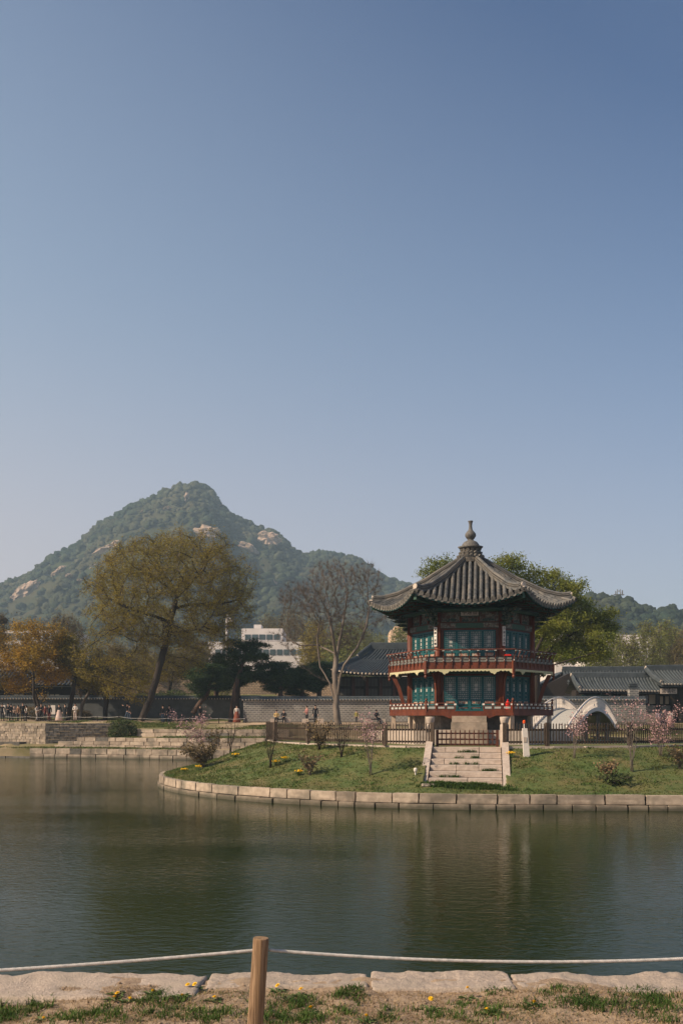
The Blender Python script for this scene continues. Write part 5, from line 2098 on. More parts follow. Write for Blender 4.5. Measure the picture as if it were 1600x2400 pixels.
# the big leaning tree
make_tree('old_zelkova_tree', 'largest tree, leaning dark trunk and wide olive budding crown on the far bank', 'tree', 101,
          [(329, 1693), (352, 1640), (372, 1570), (389, 1510), (401, 1460), (408, 1425), (415, 1400)],
          [(400, 1385, 190, 135, 0, 0.8), (425, 1272, 45, 36), (345, 1312, 75, 48, 1), (500, 1288, 52, 46, -1), (285, 1360, 65, 45), (565, 1350, 42, 55, 1), (430, 1345, 95, 60, -2), (245, 1450, 62, 55, 1), (225, 1540, 50, 60, -1), (330, 1450, 75, 45, 2), (520, 1430, 85, 45), (575, 1410, 32, 50), (212, 1380, 30, 30), (320, 1560, 70, 45, 3), (490, 1490, 80, 28, 1), (420, 1540, 60, 40, 3), (270, 1610, 50, 30, 2)],
          3800, 0.36, 'leaf_olive', 105000, 0.15, limbs=[[(389, 1505), (368, 1490, 1), (340, 1482, 1.5), (312, 1500, 2)], [(401, 1455), (372, 1448, -1), (330, 1437, -2), (290, 1420, -2)], [(393, 1490), (430, 1482, -1), (475, 1478, -2)], [(410, 1425), (440, 1415, 1), (490, 1410, 2), (540, 1405, 2)], [(400, 1458), (374, 1470, 2), (369, 1500, 3)], [(415, 1400), (400, 1370, 1), (380, 1340, 1)], [(415, 1400), (450, 1370, -1), (480, 1340, -1)]],
          step=0.5, r_tip=0.020, spread=0.30, seed=3, shape=(1.0, 0.5), twigs=12000, di=4.0, dk=0.75, hollow=0.80, inner=0.06)
# bare tree in front of the wall
make_tree('bare_tree', 'tall bare tree with pale forking trunk in front of the brick wall', 'tree', 91,
          [(793, 1710), (790, 1680), (787, 1655), (790, 1630)],
          [(780, 1345, 60, 32), (700, 1400, 55, 45, 1), (845, 1370, 55, 45, -1), (870, 1440, 45, 45), (760, 1420, 70, 55, -2), (680, 1480, 40, 50, 1), (800, 1480, 70, 45, 2)],
          3200, 0.30, None, 0, 0.1, bark='bark_pale', limbs=[[(787, 1655), (772, 1600, 0.5), (750, 1562, 1), (742, 1500, 1), (748, 1460, 0.5)], [(789, 1640), (796, 1590, -0.5), (806, 1560, -1), (836, 1520, -1), (858, 1470, -1), (864, 1430, -1)], [(788, 1640), (784, 1580, 0), (788, 1540, 0.5), (800, 1480, 0.5), (808, 1430, 0.3)], [(788, 1545, 0.5), (780, 1490, -0.8), (770, 1440, -1)], [(772, 1600, 0.5), (740, 1585, 0.3), (700, 1555, 0), (676, 1520, 0)], [(784, 1540, 0), (745, 1510, 1.2), (700, 1510, 1.5), (660, 1485, 2), (630, 1478, 2)], [(806, 1562, -1), (850, 1590, -1.2), (880, 1575, -1.5)], [(858, 1470, -1), (900, 1455, -1.6), (915, 1446, -1.8)]],
          step=0.38, r_tip=0.008, seed=8, twigs=30000, trop=0.12, di=2.6, base_z=2.9, dk=0.5)
# amber tree, left
make_tree('amber_tree', 'amber-leaved many-stemmed tree at the left edge above the crowd', 'tree', 107,
          [(92, 1690), (96, 1650), (100, 1630)],
          [(70, 1480, 50, 30), (125, 1475, 30, 22, 1), (25, 1540, 45, 35), (90, 1545, 60, 40, -1), (20, 1600, 40, 25, 1), (130, 1580, 45, 25), (-30, 1560, 40, 50), (-20, 1490, 30, 30)],
          1300, 0.24, 'leaf_amber', 30000, 0.17, limbs=[[(96, 1660), (80, 1610), (72, 1580), (45, 1560)], [(98, 1640), (112, 1610, 1), (150, 1585, 1)], [(92, 1690), (86, 1630, -1), (86, 1560, -1), (95, 1520)]], seed=14, spread=0.32, twigs=4000, step=0.5)
make_tree('yellow_green_tree', 'dark-trunked olive tree left of the largest tree', 'tree', 109,
          [(160, 1690), (166, 1650), (172, 1620), (176, 1590)],
          [(165, 1545, 45, 35), (205, 1580, 40, 32, 1), (150, 1510, 35, 28), (235, 1600, 35, 25)], 800, 0.24, 'leaf_olive', 22000, 0.17, seed=17, spread=0.35, twigs=2500)
make_tree('forked_pale_tree', 'small pale forked tree between the dark trunks', 'tree', 111,
          [(188, 1690), (192, 1655), (190, 1635)], [(205, 1590, 40, 30), (180, 1590, 30, 30, 1), (225, 1610, 30, 22)], 300, 0.20, None, 0, 0.1, bark='bark_pale', limbs=[[(192, 1655), (205, 1630), (216, 1610)]], seed=19, twigs=5000)
make_tree('straight_trunk_tree', 'straight dark-trunked brown tree left of the man taking a photo', 'tree', 110,
          [(246, 1692), (249, 1650), (252, 1600), (256, 1560)], [(260, 1545, 50, 40), (300, 1580, 45, 35, 1), (230, 1590, 35, 30)], 700, 0.27, 'leaf_brown', 14000, 0.17, seed=23, spread=0.4, twigs=3500)
make_tree('rear_brown_tree', 'brown half-bare tree behind the leaning trunk', 'tree', 122,
          [(392, 1672), (396, 1620), (404, 1580)], [(410, 1560, 60, 40), (350, 1560, 50, 40, 2), (450, 1540, 50, 40, 1)], 800, 0.27, 'leaf_brown', 14000, 0.18, seed=27, spread=0.45, twigs=4500)
for k, (x, y0, y1, w, D, mt, lab) in enumerate(((-20, 1690, 1430, 50, 125, 'leaf_brown', 'dark bare tree with a nest at the far left edge'), (150, 1690, 1440, 60, 132, 'leaf_brown', 'tall brown bare tree behind the amber tree'), (60, 1690, 1500, 60, 135, 'leaf_brown', 'broad brown tree behind the amber crown'), (300, 1690, 1510, 70, 138, 'leaf_brown', 'brown tree mass behind the straight trunk'), (460, 1670, 1500, 60, 150, 'leaf_brown', 'brown tree right behind the largest crown'))):
    make_tree('bare_brown_tree', lab, 'tree', D, [(x, y0), (x + 3, (y0 + y1) / 2 + 20), (x + 5, (y0 + y1) / 2 - 20)],
              [(x, y1 + 30, w * 0.7, 30), (x - w * 0.5, y1 + 70, w * 0.6, 40, 1), (x + w * 0.5, y1 + 70, w * 0.6, 40, -1)], 600, 0.22, mt, 6000, 0.18, seed=31 + k, spread=0.5, twigs=9000, group='brown trees behind the far bank')
nst = at(8, 1455, 125)
q = MB()
r_ = np.random.default_rng(4)
for k in range(160):
    d = r_.normal(0, 1, 3)
    d /= np.linalg.norm(d)
    e_ = np.cross(d, r_.normal(0, 1, 3))
    e_ /= np.linalg.norm(e_)
    c = nst + d * np.array([0.42, 0.42, 0.3])
    q.tube([c - e_ * 0.35, c + e_ * 0.35], 0.02, 3)
tag(q.piece('bird_nest', M['twig']), 'round dark twig nest high in the bare tree at left', 'nest')

# pines
def pine(label, D, trunk_px, pads, n_leaf, seed, limbs=(), r_base=0.26, bz=None):
    return make_tree('pine_tree', label, 'pine', D, trunk_px, pads, 40 * len(pads) + 120, r_base, 'needle', n_leaf, 0.34, bark='bark_pine', group='pines on the far bank', limbs=limbs, seed=seed, spread=0.30, shape=(1.0, 0.16), step=0.4, flat=0.45, di=3.5, trop=0.0, base_z=bz)


pine('leaning pine with curved trunk right of the round bush', 112, [(452, 1672), (468, 1648), (484, 1630), (490, 1610)],
     [(470, 1610, 35, 12), (500, 1590, 45, 14, 1), (460, 1585, 30, 12, -1), (490, 1565, 40, 13), (520, 1612, 30, 10, 1), (445, 1605, 18, 9)], 15000, 41)
pine('slim upright pine between leaning pine and hanbok visitor', 115, [(499, 1678), (504, 1650), (507, 1625)],
     [(515, 1608, 34, 12), (500, 1580, 36, 12), (535, 1590, 30, 12, 1), (520, 1560, 34, 12)], 10000, 43)
pine('tallest pine with twisted trunk left of the brick wall', 105, [(540, 1693), (546, 1650), (552, 1610), (560, 1585), (570, 1550)],
     [(560, 1520, 45, 14), (600, 1512, 35, 11, 1), (540, 1545, 45, 15, -1), (590, 1545, 50, 15), (625, 1565, 40, 14, 1), (560, 1575, 45, 14, 2), (610, 1590, 40, 13), (575, 1500, 28, 10), (545, 1500, 24, 9)], 26000, 47)
pine('thin second pine trunk behind the tallest pine', 108, [(556, 1680), (556, 1640), (558, 1600)], [(570, 1595, 30, 12), (545, 1600, 26, 10), (560, 1570, 30, 12)], 7000, 49)
for k, (x, y, w, lab) in enumerate(((655, 1580, 45, 'dark broad pine over the brick wall right of the tallest pine'), (705, 1590, 45, 'dark broad pine over the brick wall beside the bare tree'), (745, 1575, 36, 'dark pine behind the bare tree trunk'))):
    pine(lab, 106 + k * 2, [(x, 1680), (x + 2, 1640), (x + 4, y + 15)], [(x, y, w, 14), (x - 18, y + 18, w * 0.7, 11, 1), (x + 18, y + 20, w * 0.7, 11, -1), (x + 5, y - 18, w * 0.8, 13, 0.5), (x - 10, y + 36, w * 0.6, 9)], 15000, 51 + k)

# big green tree behind the pavilion
make_tree('green_maple_tree', 'spreading fresh green tree behind the pavilion roof', 'tree', 78,
          [(1250, 1700), (1252, 1640), (1256, 1580), (1250, 1540)],
          [(1030, 1325, 32, 22), (1000, 1350, 25, 16), (1185, 1320, 40, 26), (1235, 1335, 40, 26, 1), (1290, 1355, 45, 28), (1330, 1385, 45, 22, -1), (1150, 1360, 50, 30, 1), (1210, 1370, 60, 45, 2), (1290, 1400, 60, 40, 3), (1350, 1420, 60, 40, 2), (1260, 1480, 60, 40, 3), (1340, 1480, 50, 30, 2), (1330, 1440, 50, 26, 1), (1400, 1440, 45, 16), (1290, 1470, 50, 20, -1), (1310, 1520, 60, 18, 1), (1400, 1500, 40, 18, -1), (1430, 1440, 24, 12, 1), (1270, 1420, 45, 25, 2), (1380, 1540, 50, 14), (1400, 1470, 55, 40, 1), (1350, 1520, 70, 35, 2)],
          3200, 0.34, 'leaf_green', 80000, 0.155, limbs=[[(1252, 1600), (1290, 1560, -1), (1340, 1545, -1.5), (1390, 1530, -1.5)], [(1254, 1570), (1300, 1510, 1), (1350, 1480, 1), (1400, 1450, 1)], [(1250, 1540), (1210, 1450, 1), (1180, 1370, 1)], [(1252, 1550), (1290, 1450, 0), (1300, 1390, 0)], [(1250, 1540), (1130, 1430, 2), (1040, 1345, 2)]],
          step=0.45, r_tip=0.010, spread=0.33, seed=61, flat=0.6, di=4.0, twigs=3000, dk=0.65)

# loose background trees right and centre
k = 0
for (x, y0, y1, w, D, mt, lab) in ((1400, 1690, 1490, 38, 135, 'leaf_willow', 'airy yellow-green tree just right of the green tree'),
                                   (1450, 1690, 1480, 40, 140, 'leaf_willow', 'airy tree with fine upright branches above the service range'),
                                   (1512, 1690, 1455, 44, 138, 'leaf_willow', 'tallest airy yellow-green tree above the slate roofs'),
                                   (1560, 1690, 1452, 40, 145, 'leaf_willow', 'slender upright pale-stemmed tree near the right edge'),
                                   (1605, 1690, 1475, 40, 136, 'leaf_brown', 'brownish airy tree cut by the right edge'),
                                   (800, 1640, 1465, 45, 170, 'leaf_willow', 'soft olive tree behind the bare tree crown'),
                                   (845, 1640, 1455, 36, 225, 'leaf_willow', 'soft olive tree left of the ochre tower block'),
                                   (740, 1640, 1455, 40, 180, 'leaf_olive', 'small yellowish tree right of the white building'),
                                   (890, 1640, 1485, 26, 230, 'leaf_willow', 'soft olive tree under the left roof corner of the pavilion'),
                                   (680, 1620, 1425, 55, 230, 'leaf_brown', 'hazy brown tree above the white building'),
                                   (630, 1620, 1440, 40, 235, 'leaf_brown', 'hazy brown tree over the left part of the white building'),
                                   (960, 1640, 1440, 50, 190, 'leaf_willow', 'olive tree hidden mostly by the pavilion')):
    k += 1
    h_ = y0 - y1
    make_tree('background_tree', lab, 'tree', D, [(x, y0), (x + 2, y0 - h_ * 0.35), (x, y0 - h_ * 0.5)],
              [(x, y1 + 25, w * 0.55, 26), (x - w * 0.35, y1 + 60, w * 0.6, 38, 1), (x + w * 0.35, y1 + 55, w * 0.6, 38, -1), (x, y1 + 95, w * 0.9, 35)], 600, 0.20, mt, 9000, 0.22 if D < 160 else 0.32, bark='bark_pale', seed=70 + k, spread=0.45 if D < 160 else 0.7, twigs=3500, trop=0.15, group='airy trees behind the walls', step=0.6, r_tip=0.014)

# woods between the palace grounds and the mountain, one mass
n_ = 900
ux = rng.uniform(-250, 1900, n_)
yy = rng.uniform(255, 430, n_)
cent = np.stack([(ux - 800) / F * yy, yy, land_z((ux - 800) / F * yy, yy) + rng.uniform(2, 9, n_)], 1)
crowns('distant_woods', cent, rng.uniform(2.5, 5.0, n_), 77, M['forest'], 1.0)

# ------------------------------------------------------------------ shrubs
def gz(x, y):
    return float(isl_z(np.array([x]), np.array([y]))[0])


def stem_shrub(name, label, cat, base, h, spread_, n_stem, bark, flower=None, n_fl=0, fl_size=0.07, lean=(0, 0), seed=0, group=None, top=0.5, r=0.022):
    """Upright many-stemmed shrub, branching twigs, optional blossoms or leaves on the outer twigs."""
    r_ = np.random.default_rng(seed)
    e = empty(name, base, label, cat, group)
    q = MB()
    anchors = []
    for s_ in range(n_stem):
        a = 2 * math.pi * (s_ + r_.random()) / n_stem
        d = np.array([math.cos(a) * spread_ + lean[0], math.sin(a) * spread_ + lean[1], h * r_.uniform(0.8, 1.05)])
        pts = [np.array(base) + np.array([math.cos(a), math.sin(a), 0]) * 0.06 - np.array([0, 0, 0.06])]
        m_ = 7
        for i in range(1, m_ + 1):
            t_ = i / m_
            pts.append(np.array(base) + d * np.array([t_ ** 1.3, t_ ** 1.3, t_]) + r_.normal(0, 0.035 * h, 3) * t_ * 0.6)
        q.tube(pts, np.linspace(r, r * 0.3, m_ + 1), 5)
        for b_ in range(9):
            i = r_.integers(2, m_)
            p = pts[i]
            dd = np.array([r_.normal(0, 0.6), r_.normal(0, 0.6), r_.uniform(0.3, 1.0)])
            dd = dd / np.linalg.norm(dd) * h * r_.uniform(0.15, 0.38)
            p1 = p + dd * 0.5 + r_.normal(0, 0.03, 3) * h * 0.3
            p2 = p + dd
            q.tube([p, p1, p2], [r * 0.4, r * 0.28, r * 0.15], 3, cap=False)
            for t_ in np.linspace(0.3, 1, 5):
                anchors.append(p + dd * t_)
        for p in pts[4:]:
            anchors.append(p)
    q.build('stems', M[bark], e, smooth=True)
    if n_fl:
        A = np.array([p for p in anchors if p[2] > base[2] + h * (1 - top)] or anchors)
        k = r_.integers(0, len(A), n_fl)
        leaf_quads('blossoms' if flower == 'blossom' else 'foliage', A[k] + r_.normal(0, 0.09, (n_fl, 3)), fl_size, M[flower], e, shape=(1, 0.9), seed=seed)
    return e


def on_island(px, py, Y):
    p = at(px, py, Y)
    p[2] = gz(p[0], p[1])
    return p


def solve_Y(px, py, lo=38.0, hi=60.0):
    """Depth at which a photo pixel meets the island slope."""
    Ys = np.linspace(lo, hi, 600)
    X = (px - 800) / F * Ys
    zz_ = isl_z(X, Ys)
    rr = np.hypot(X - IC[0], Ys - IC[1])
    ok = rr < wall_r(np.arctan2(Ys - IC[1], X - IC[0]))
    pyy = HY - (zz_ - H) / Ys * F
    d = np.abs(pyy - py) + 1e3 * (~ok)
    return float(Ys[int(np.argmin(d))])


G_P = 'pink blossom shrubs'
SH = [('azalea_shrub', 'pink blossom shrub at the left tip of the island', 'shrub', 476, 1768, 2.6, 0.9, 6, 'bark', 'blossom', 1100, (-1.0, 0.3), 0.55, G_P),
      ('azalea_shrub', 'pink blossom shrub in front of the white bridge', 'shrub', 1344, 1776, 2.15, 0.55, 5, 'bark_pale', 'blossom', 420, (0.35, 0.2), 0.55, G_P),
      ('azalea_shrub', 'tall upright pink blossom shrub standing lowest on the right lawn', 'shrub', 1480, 1808, 3.0, 0.45, 8, 'bark_pale', 'blossom', 330, (0.1, 0.3), 0.4, G_P),
      ('azalea_shrub', 'fullest pink blossom shrub at the right fence', 'shrub', 1547, 1772, 2.2, 0.85, 8, 'bark_pale', 'blossom', 1100, (0.0, 0.2), 0.75, G_P),
      ('azalea_shrub', 'sparse pink blossom shrub left of the stairs', 'shrub', 868, 1816, 2.3, 0.40, 8, 'bark_pale', 'blossom', 420, (-0.1, 0.3), 0.35, G_P),
      ('bare_shrub', 'leafless upright shrub on the left lawn near the yellow flowers', 'shrub', 634, 1799, 2.0, 0.40, 9, 'bark', None, 0, (0, 0), 0.5, 'bare shrubs'),
      ('bare_shrub', 'leafless tall shrub on the left shoulder of the island', 'shrub', 540, 1762, 2.0, 0.40, 9, 'bark', None, 0, (0.1, 0), 0.5, 'bare shrubs'),
      ('bare_shrub', 'leafless reddish shrub between pink shrub and left shoulder', 'shrub', 497, 1775, 1.7, 0.40, 10, 'bark', 'bush_rust', 300, (0.2, 0), 0.8, 'bare shrubs'),
      ('bare_shrub', 'leafless shrub beside the left picket fence', 'shrub', 800, 1774, 1.5, 0.5, 9, 'bark', None, 0, (0, 0), 0.5, 'bare shrubs'),
      ('twiggy_shrub', 'brown twiggy shrub against the left picket fence', 'shrub', 748, 1757, 1.3, 0.7, 14, 'bark', 'bush_rust', 450, (0, 0), 0.9, 'brown shrubs'),
      ('twiggy_shrub', 'low brown dry shrub in the middle of the left lawn', 'shrub', 726, 1816, 0.9, 0.50, 14, 'twig', 'bush_rust', 260, (0, 0), 0.9, 'brown shrubs'),
      ('twiggy_shrub', 'rust-brown rounded shrub at the water end of the island', 'shrub', 478, 1798, 1.1, 1.0, 18, 'twig', 'bush_rust', 1500, (-0.4, 0.2), 1.0, 'brown shrubs'),
      ('twiggy_shrub', 'straw-coloured dry shrub on the right lawn', 'shrub', 1424, 1826, 0.7, 0.35, 12, 'twig', 'bush_rust', 350, (0, 0), 0.9, 'brown shrubs'),
      ('green_grass_patch', 'low patch of lush dark green grass on the right lawn', 'shrub', 1438, 1836, 0.32, 0.75, 14, 'twig', 'bush_leaf', 500, (0, 0), 1.0, None),  # lush grass patch, built from short stems and leaves
      ('twiggy_shrub', 'reddish dry shrub at the right edge of the lawn', 'shrub', 1592, 1802, 1.0, 0.5, 12, 'twig', 'bush_rust', 350, (0, 0), 0.9, 'brown shrubs')]
for k, (nm, lab, cat, px, py, h, sp, ns, bark, fl, nf, lean, top, grp) in enumerate(SH):
    Yd = solve_Y(px, py)
    p = on_island(px, py, Yd)
    stem_shrub(nm, lab, cat, p, h, sp, ns, bark, fl, nf, 0.075 if fl == 'blossom' else 0.10, lean, 200 + k, grp, top, 0.014)


def bush(name, label, c, rad, n_, leaf, size, seed, group=None):
    """Dense rounded bush: stems inside, leaves through the whole volume with an uneven outline."""
    r_ = np.random.default_rng(seed)
    e = empty(name, (c[0], c[1], c[2]), label, 'bush', group)
    q = MB()
    for k in range(14):
        a = r_.uniform(0, 2 * math.pi)
        d = np.array([math.cos(a) * rad[0] * 0.6, math.sin(a) * rad[1] * 0.6, rad[2] * r_.uniform(1.0, 1.6)])
        q.tube([np.array(c), np.array(c) + d * 0.5 + r_.normal(0, 0.05, 3), np.array(c) + d], [0.03, 0.02, 0.008], 4)
    q.build('stems', M['bark'], e)
    d = r_.normal(0, 1, (n_, 3))
    d /= np.linalg.norm(d, axis=1)[:, None]
    rr = (0.55 + 0.45 * r_.random(n_) ** 0.5) * (1 + 0.25 * fbm(d * 2.3 + seed, 3, seed))
    p = np.array(c) + np.array([0, 0, rad[2] * 0.75]) + d * rr[:, None] * np.array(rad)
    p = p[p[:, 2] > c[2]]
    leaf_quads('foliage', p, size, M[leaf], e, shape=(1, 0.5), seed=seed)
    return e


p = at(400, 1686, 116); p[2] = float(land_z(p[0], p[1]))
bush('round_bush', 'rounded dark green bush behind the standing couple', p, (2.6, 1.8, 1.6), 9000, 'bush_leaf', 0.16, 301)
p = at(287, 1728, 91.5); p[2] = float(land_z(p[0], p[1]))
bush('bank_bush', 'grey-green bush spilling over the end of the rubble wall', p, (1.35, 1.0, 1.25), 6500, 'bush_leaf', 0.14, 302)
p = at(515, 1660, 135); p[2] = float(land_z(p[0], p[1]))
bush('olive_bush', 'olive bush before the tan stone wall behind the pines', p, (1.7, 1.2, 1.5), 3500, 'leaf_willow', 0.17, 303)
p = at(70, 1683, 111); p[2] = float(land_z(p[0], p[1]))
bush('dry_bush', 'dry straw-coloured bush behind the crowd', p, (1.3, 1.0, 0.9), 2500, 'bush_rust', 0.15, 304)
p = at(185, 1684, 112); p[2] = float(land_z(p[0], p[1]))
bush('low_dry_bush', 'low brown bush behind the woman in a white coat', p, (1.3, 1.0, 0.7), 2200, 'bush_rust', 0.15, 305)

# ------------------------------------------------------------------ people
M['skin'] = mat('skin', (0.52, 0.32, 0.23), rough=0.6)
M['hair_black'] = mat('hair_black', (0.018, 0.014, 0.012), (0.03, 0.024, 0.02), rough=0.6, scale=20)
CLOTH = {}


def cloth(c):
    if c not in CLOTH:
        CLOTH[c] = mat('cloth_%d' % len(CLOTH), c, tuple(x * 0.75 for x in c), rough=0.9, scale=6)
    return CLOTH[c]


def skinned(name, verts, edges, radii, mt, parent, sub=1):
    """A continuous surface grown over joints with a radius each."""
    me = bpy.data.meshes.new(name)
    me.from_pydata([tuple(map(float, v)) for v in verts], edges, [])
    o = bpy.data.objects.new(name, me)
    bench_scene.collection.objects.link(o)
    md = o.modifiers.new("skin", 'SKIN')
    md.use_smooth_shade = True
    for i, r in enumerate(radii):
        d = me.skin_vertices[0].data[i]
        d.radius = (r, r) if not isinstance(r, tuple) else r
        d.use_root = (i == 0)
    s_ = o.modifiers.new("sub", 'SUBSURF')
    s_.levels = sub
    s_.render_levels = sub
    dg = bench_graph()
    nm = bpy.data.meshes.new_from_object(o.evaluated_get(dg))
    bpy.data.objects.remove(o)
    bpy.data.meshes.remove(me)
    nm.materials.clear()
    nm.materials.append(mt)
    return link(name, nm, parent)


def person(label, px, Y, z, hgt, top, bottom, pose='stand', face_=0.0, skirt=False, long_hair=False, hair=(0.018, 0.014, 0.012), coat=0.0, arms='down', group='visitors around the pond'):
    x = (px - 800) / F * Y
    e = empty('person', (x, Y, z), label, 'person', group)
    e.rotation_euler = (0, 0, face_)
    s_ = hgt / 1.7
    sit = pose == 'sit'
    walk = 0.16 if pose == 'walk' else 0.0
    hip = 0.48 if sit else 0.90
    J = {'pel': (0, 0, hip), 'wai': (0, 0, hip + 0.16), 'che': (0, 0.0, hip + 0.36), 'shc': (0, 0.01, hip + 0.50), 'nec': (0, 0, hip + 0.56), 'hd0': (0, -0.01, hip + 0.64), 'hd1': (0, -0.015, hip + 0.73), 'hd2': (0, 0.0, hip + 0.80)}
    if sit:
        leg = lambda k: [(k * 0.09, -0.05, hip), (k * 0.11, -0.42, hip + 0.02), (k * 0.11, -0.44, 0.08), (k * 0.11, -0.58, 0.04)]
    else:
        leg = lambda k: [(k * 0.085, 0, hip - 0.04), (k * 0.095, -0.02 + k * walk * 0.7 - abs(walk) * 0.3, 0.49), (k * 0.10, k * walk * 1.5 + 0.02, 0.08), (k * 0.115, k * walk * 1.5 - 0.14, 0.03)]
    def arm(k):
        sh = (k * 0.185, 0.01, hip + 0.49)
        if arms == 'photo' or (arms == 'one' and k < 0):
            return [sh, (k * 0.25, -0.20, hip + 0.40), (k * 0.10, -0.40, hip + 0.60), (k * 0.07, -0.47, hip + 0.64)]
        if sit or arms == 'front':
            return [sh, (k * 0.23, -0.05, hip + 0.24), (k * 0.08, -0.28, hip + 0.20), (k * 0.04, -0.34, hip + 0.20)]
        return [sh, (k * 0.24, 0.03 + k * walk * 0.5, hip + 0.22), (k * 0.25, -0.06 + k * walk, hip - 0.02), (k * 0.245, -0.08 + k * walk, hip - 0.12)]
    S = lambda p: (p[0] * s_, p[1] * s_, p[2] * s_)
    V, E, R = [], [], []
    def addp(p, r, par=None):
        V.append(S(p)); R.append(tuple(q * s_ for q in r) if isinstance(r, tuple) else r * s_)
        if par is not None: E.append((par, len(V) - 1))
        return len(V) - 1
    i0 = addp(J['pel'], (0.135, 0.10))
    i1 = addp(J['wai'], (0.115, 0.085), i0)
    i2 = addp(J['che'], (0.14, 0.10), i1)
    i3 = addp(J['shc'], (0.11, 0.085), i2)
    i4 = addp(J['nec'], 0.05, i3)
    i5 = addp(J['hd0'], (0.065, 0.08), i4)
    i6 = addp(J['hd1'], (0.075, 0.092), i5)
    addp(J['hd2'], (0.05, 0.06), i6)
    for k in (-1, 1):
        L_ = leg(k)
        p = i0
        for q, r in zip(L_, (0.09, 0.058, 0.04, 0.03)):
            p = addp(q, r, p)
        A_ = arm(k)
        p = i3
        for q, r in zip(A_, (0.055, 0.042, 0.032, 0.028)):
            p = addp(q, r, p)
        a, b_ = np.array(A_[2]), np.array(A_[3])
        d = (b_ - a) / np.linalg.norm(b_ - a)
        addp(tuple(b_ + d * 0.08), 0.014, p)
        addp(tuple(b_ + np.array([-k * 0.03, -0.02, 0.01]) + d * 0.02), 0.010, p)
    skinned('body', V, E, R, M['skin'], e)
    # jacket over torso and arms
    V, E, R = [], [], []
    g = 0.016
    i0 = addp((0, 0, hip - (0.06 + coat if not sit else 0.0)), (0.15 + g + coat * 0.08, 0.115 + g))
    i1 = addp(J['wai'], (0.12 + g, 0.092 + g), i0)
    i2 = addp(J['che'], (0.145 + g, 0.105 + g), i1)
    i3 = addp(J['shc'], (0.115 + g, 0.09 + g), i2)
    for k in (-1, 1):
        p = i3
        for q, r in zip(arm(k)[:3], (0.066, 0.054, 0.046)):
            p = addp(q, r, p)
    skinned('jacket', V, E, R, cloth(top), e)
    # trousers or skirt
    if skirt:
        q = MB()
        q.lathe([(0.14 * s_, (hip + 0.22) * s_), (0.20 * s_, (hip + 0.0) * s_), (0.32 * s_, hip * 0.5 * s_), (0.40 * s_, 0.06 * s_), (0.38 * s_, 0.04 * s_)], 18)
        o = q.mesh('skirt', [cloth(bottom)], True)
        link('skirt', o, e)
    else:
        V, E, R = [], [], []
        i0 = addp((0, 0, hip + 0.06), (0.128 + g, 0.10 + g))
        for k in (-1, 1):
            p = i0
            for q, r in zip(leg(k)[:3], (0.098, 0.07, 0.056)):
                p = addp(q, r, p)
        skinned('trousers', V, E, R, cloth(bottom), e)
        q = MB()
        for k in (-1, 1):
            f_ = leg(k)
            a, b_ = np.array(f_[2]), np.array(f_[3])
            c = (a + b_) / 2
            q.box((c[0] * s_, (c[1] - 0.02) * s_, max(c[2], 0.04) * s_), (0.10 * s_, 0.26 * s_, 0.08 * s_), taper=0.8)
        link('shoes', q.mesh('shoes', [M['hair_black']], True), e)
    q = MB()
    hz = hip + 0.73
    q.lathe([(0.055, -0.02), (0.098, 0.02), (0.104, 0.07), (0.085, 0.12), (0.045, 0.15), (0.0, 0.16)], 10, (0, 0.015, hz - 0.03))
    if long_hair:
        q.lathe([(0.05, -0.26), (0.085, -0.2), (0.095, 0.0), (0.06, 0.06)], 8, (0, 0.055, hz - 0.02))
    m_ = q.mesh('hair', [cloth(hair)], True)
    for v in m_.vertices:
        v.co = v.co * s_
    link('hair', m_, e)
    return e


BK, DK, WH, CR, JEAN, RED = (0.02, 0.02, 0.023), (0.04, 0.04, 0.045), (0.62, 0.56, 0.50), (0.55, 0.42, 0.34), (0.055, 0.085, 0.13), (0.16, 0.035, 0.03)
zl = lambda px, Y: float(land_z((px - 800) / F * Y, Y)) + 0.05
PL = 104.0
crowd = [('person in dark coat at the far left edge of the crowd', 6, BK, DK, 'stand', 0.4, 1.72, 0.1, 'down'),
         ('tall person in black with raised arms at the left edge', 20, BK, BK, 'stand', 0.2, 1.78, 0.1, 'front'),
         ('person in black leaning behind the light striped top', 27, DK, BK, 'walk', 1.2, 1.7, 0, 'front'),
         ('person in light striped top holding dark bag', 34, CR, DK, 'stand', 0.6, 1.62, 0, 'front'),
         ('person in brown jacket facing the crowd', 43, (0.17, 0.09, 0.05), BK, 'stand', -0.5, 1.6, 0.05, 'down'),
         ('tallest man in the left crowd, black coat over white shirt', 54, BK, DK, 'stand', 0.3, 1.84, 0.2, 'down'),
         ('person in short white top beside the tallest man', 62, WH, DK, 'stand', -0.8, 1.55, 0, 'front'),
         ('walking person in white top and pale trousers', 87, WH, (0.42, 0.37, 0.33), 'walk', 1.0, 1.6, 0, 'front'),
         ('person in long dark coat beside the walking white top', 97, BK, BK, 'stand', 0.2, 1.74, 0.25, 'front'),
         ('person in dark red skirt coat near the pale banner', 106, RED, BK, 'stand', 0.0, 1.6, 0.2, 'down'),
         ('person in black and dark red under the amber tree', 116, BK, RED, 'stand', 0.2, 1.66, 0.1, 'down'),
         ('man in black coat beside the pale long skirt', 153, BK, BK, 'stand', -0.3, 1.72, 0.3, 'down'),
         ('woman in white coat standing alone near the pale forked tree', 177, WH, (0.5, 0.4, 0.34), 'stand', 0.0, 1.74, 0.1, 'front')]
for k, (lab, px, t_, b_, ps, fc, hg, ct, ar) in enumerate(crowd):
    Yp = PL + (k % 4) * 0.7 - 1
    person(lab, px, Yp, zl(px, Yp), hg, t_, b_, ps, fc, coat=ct, arms=ar, long_hair=(k % 3 == 0))
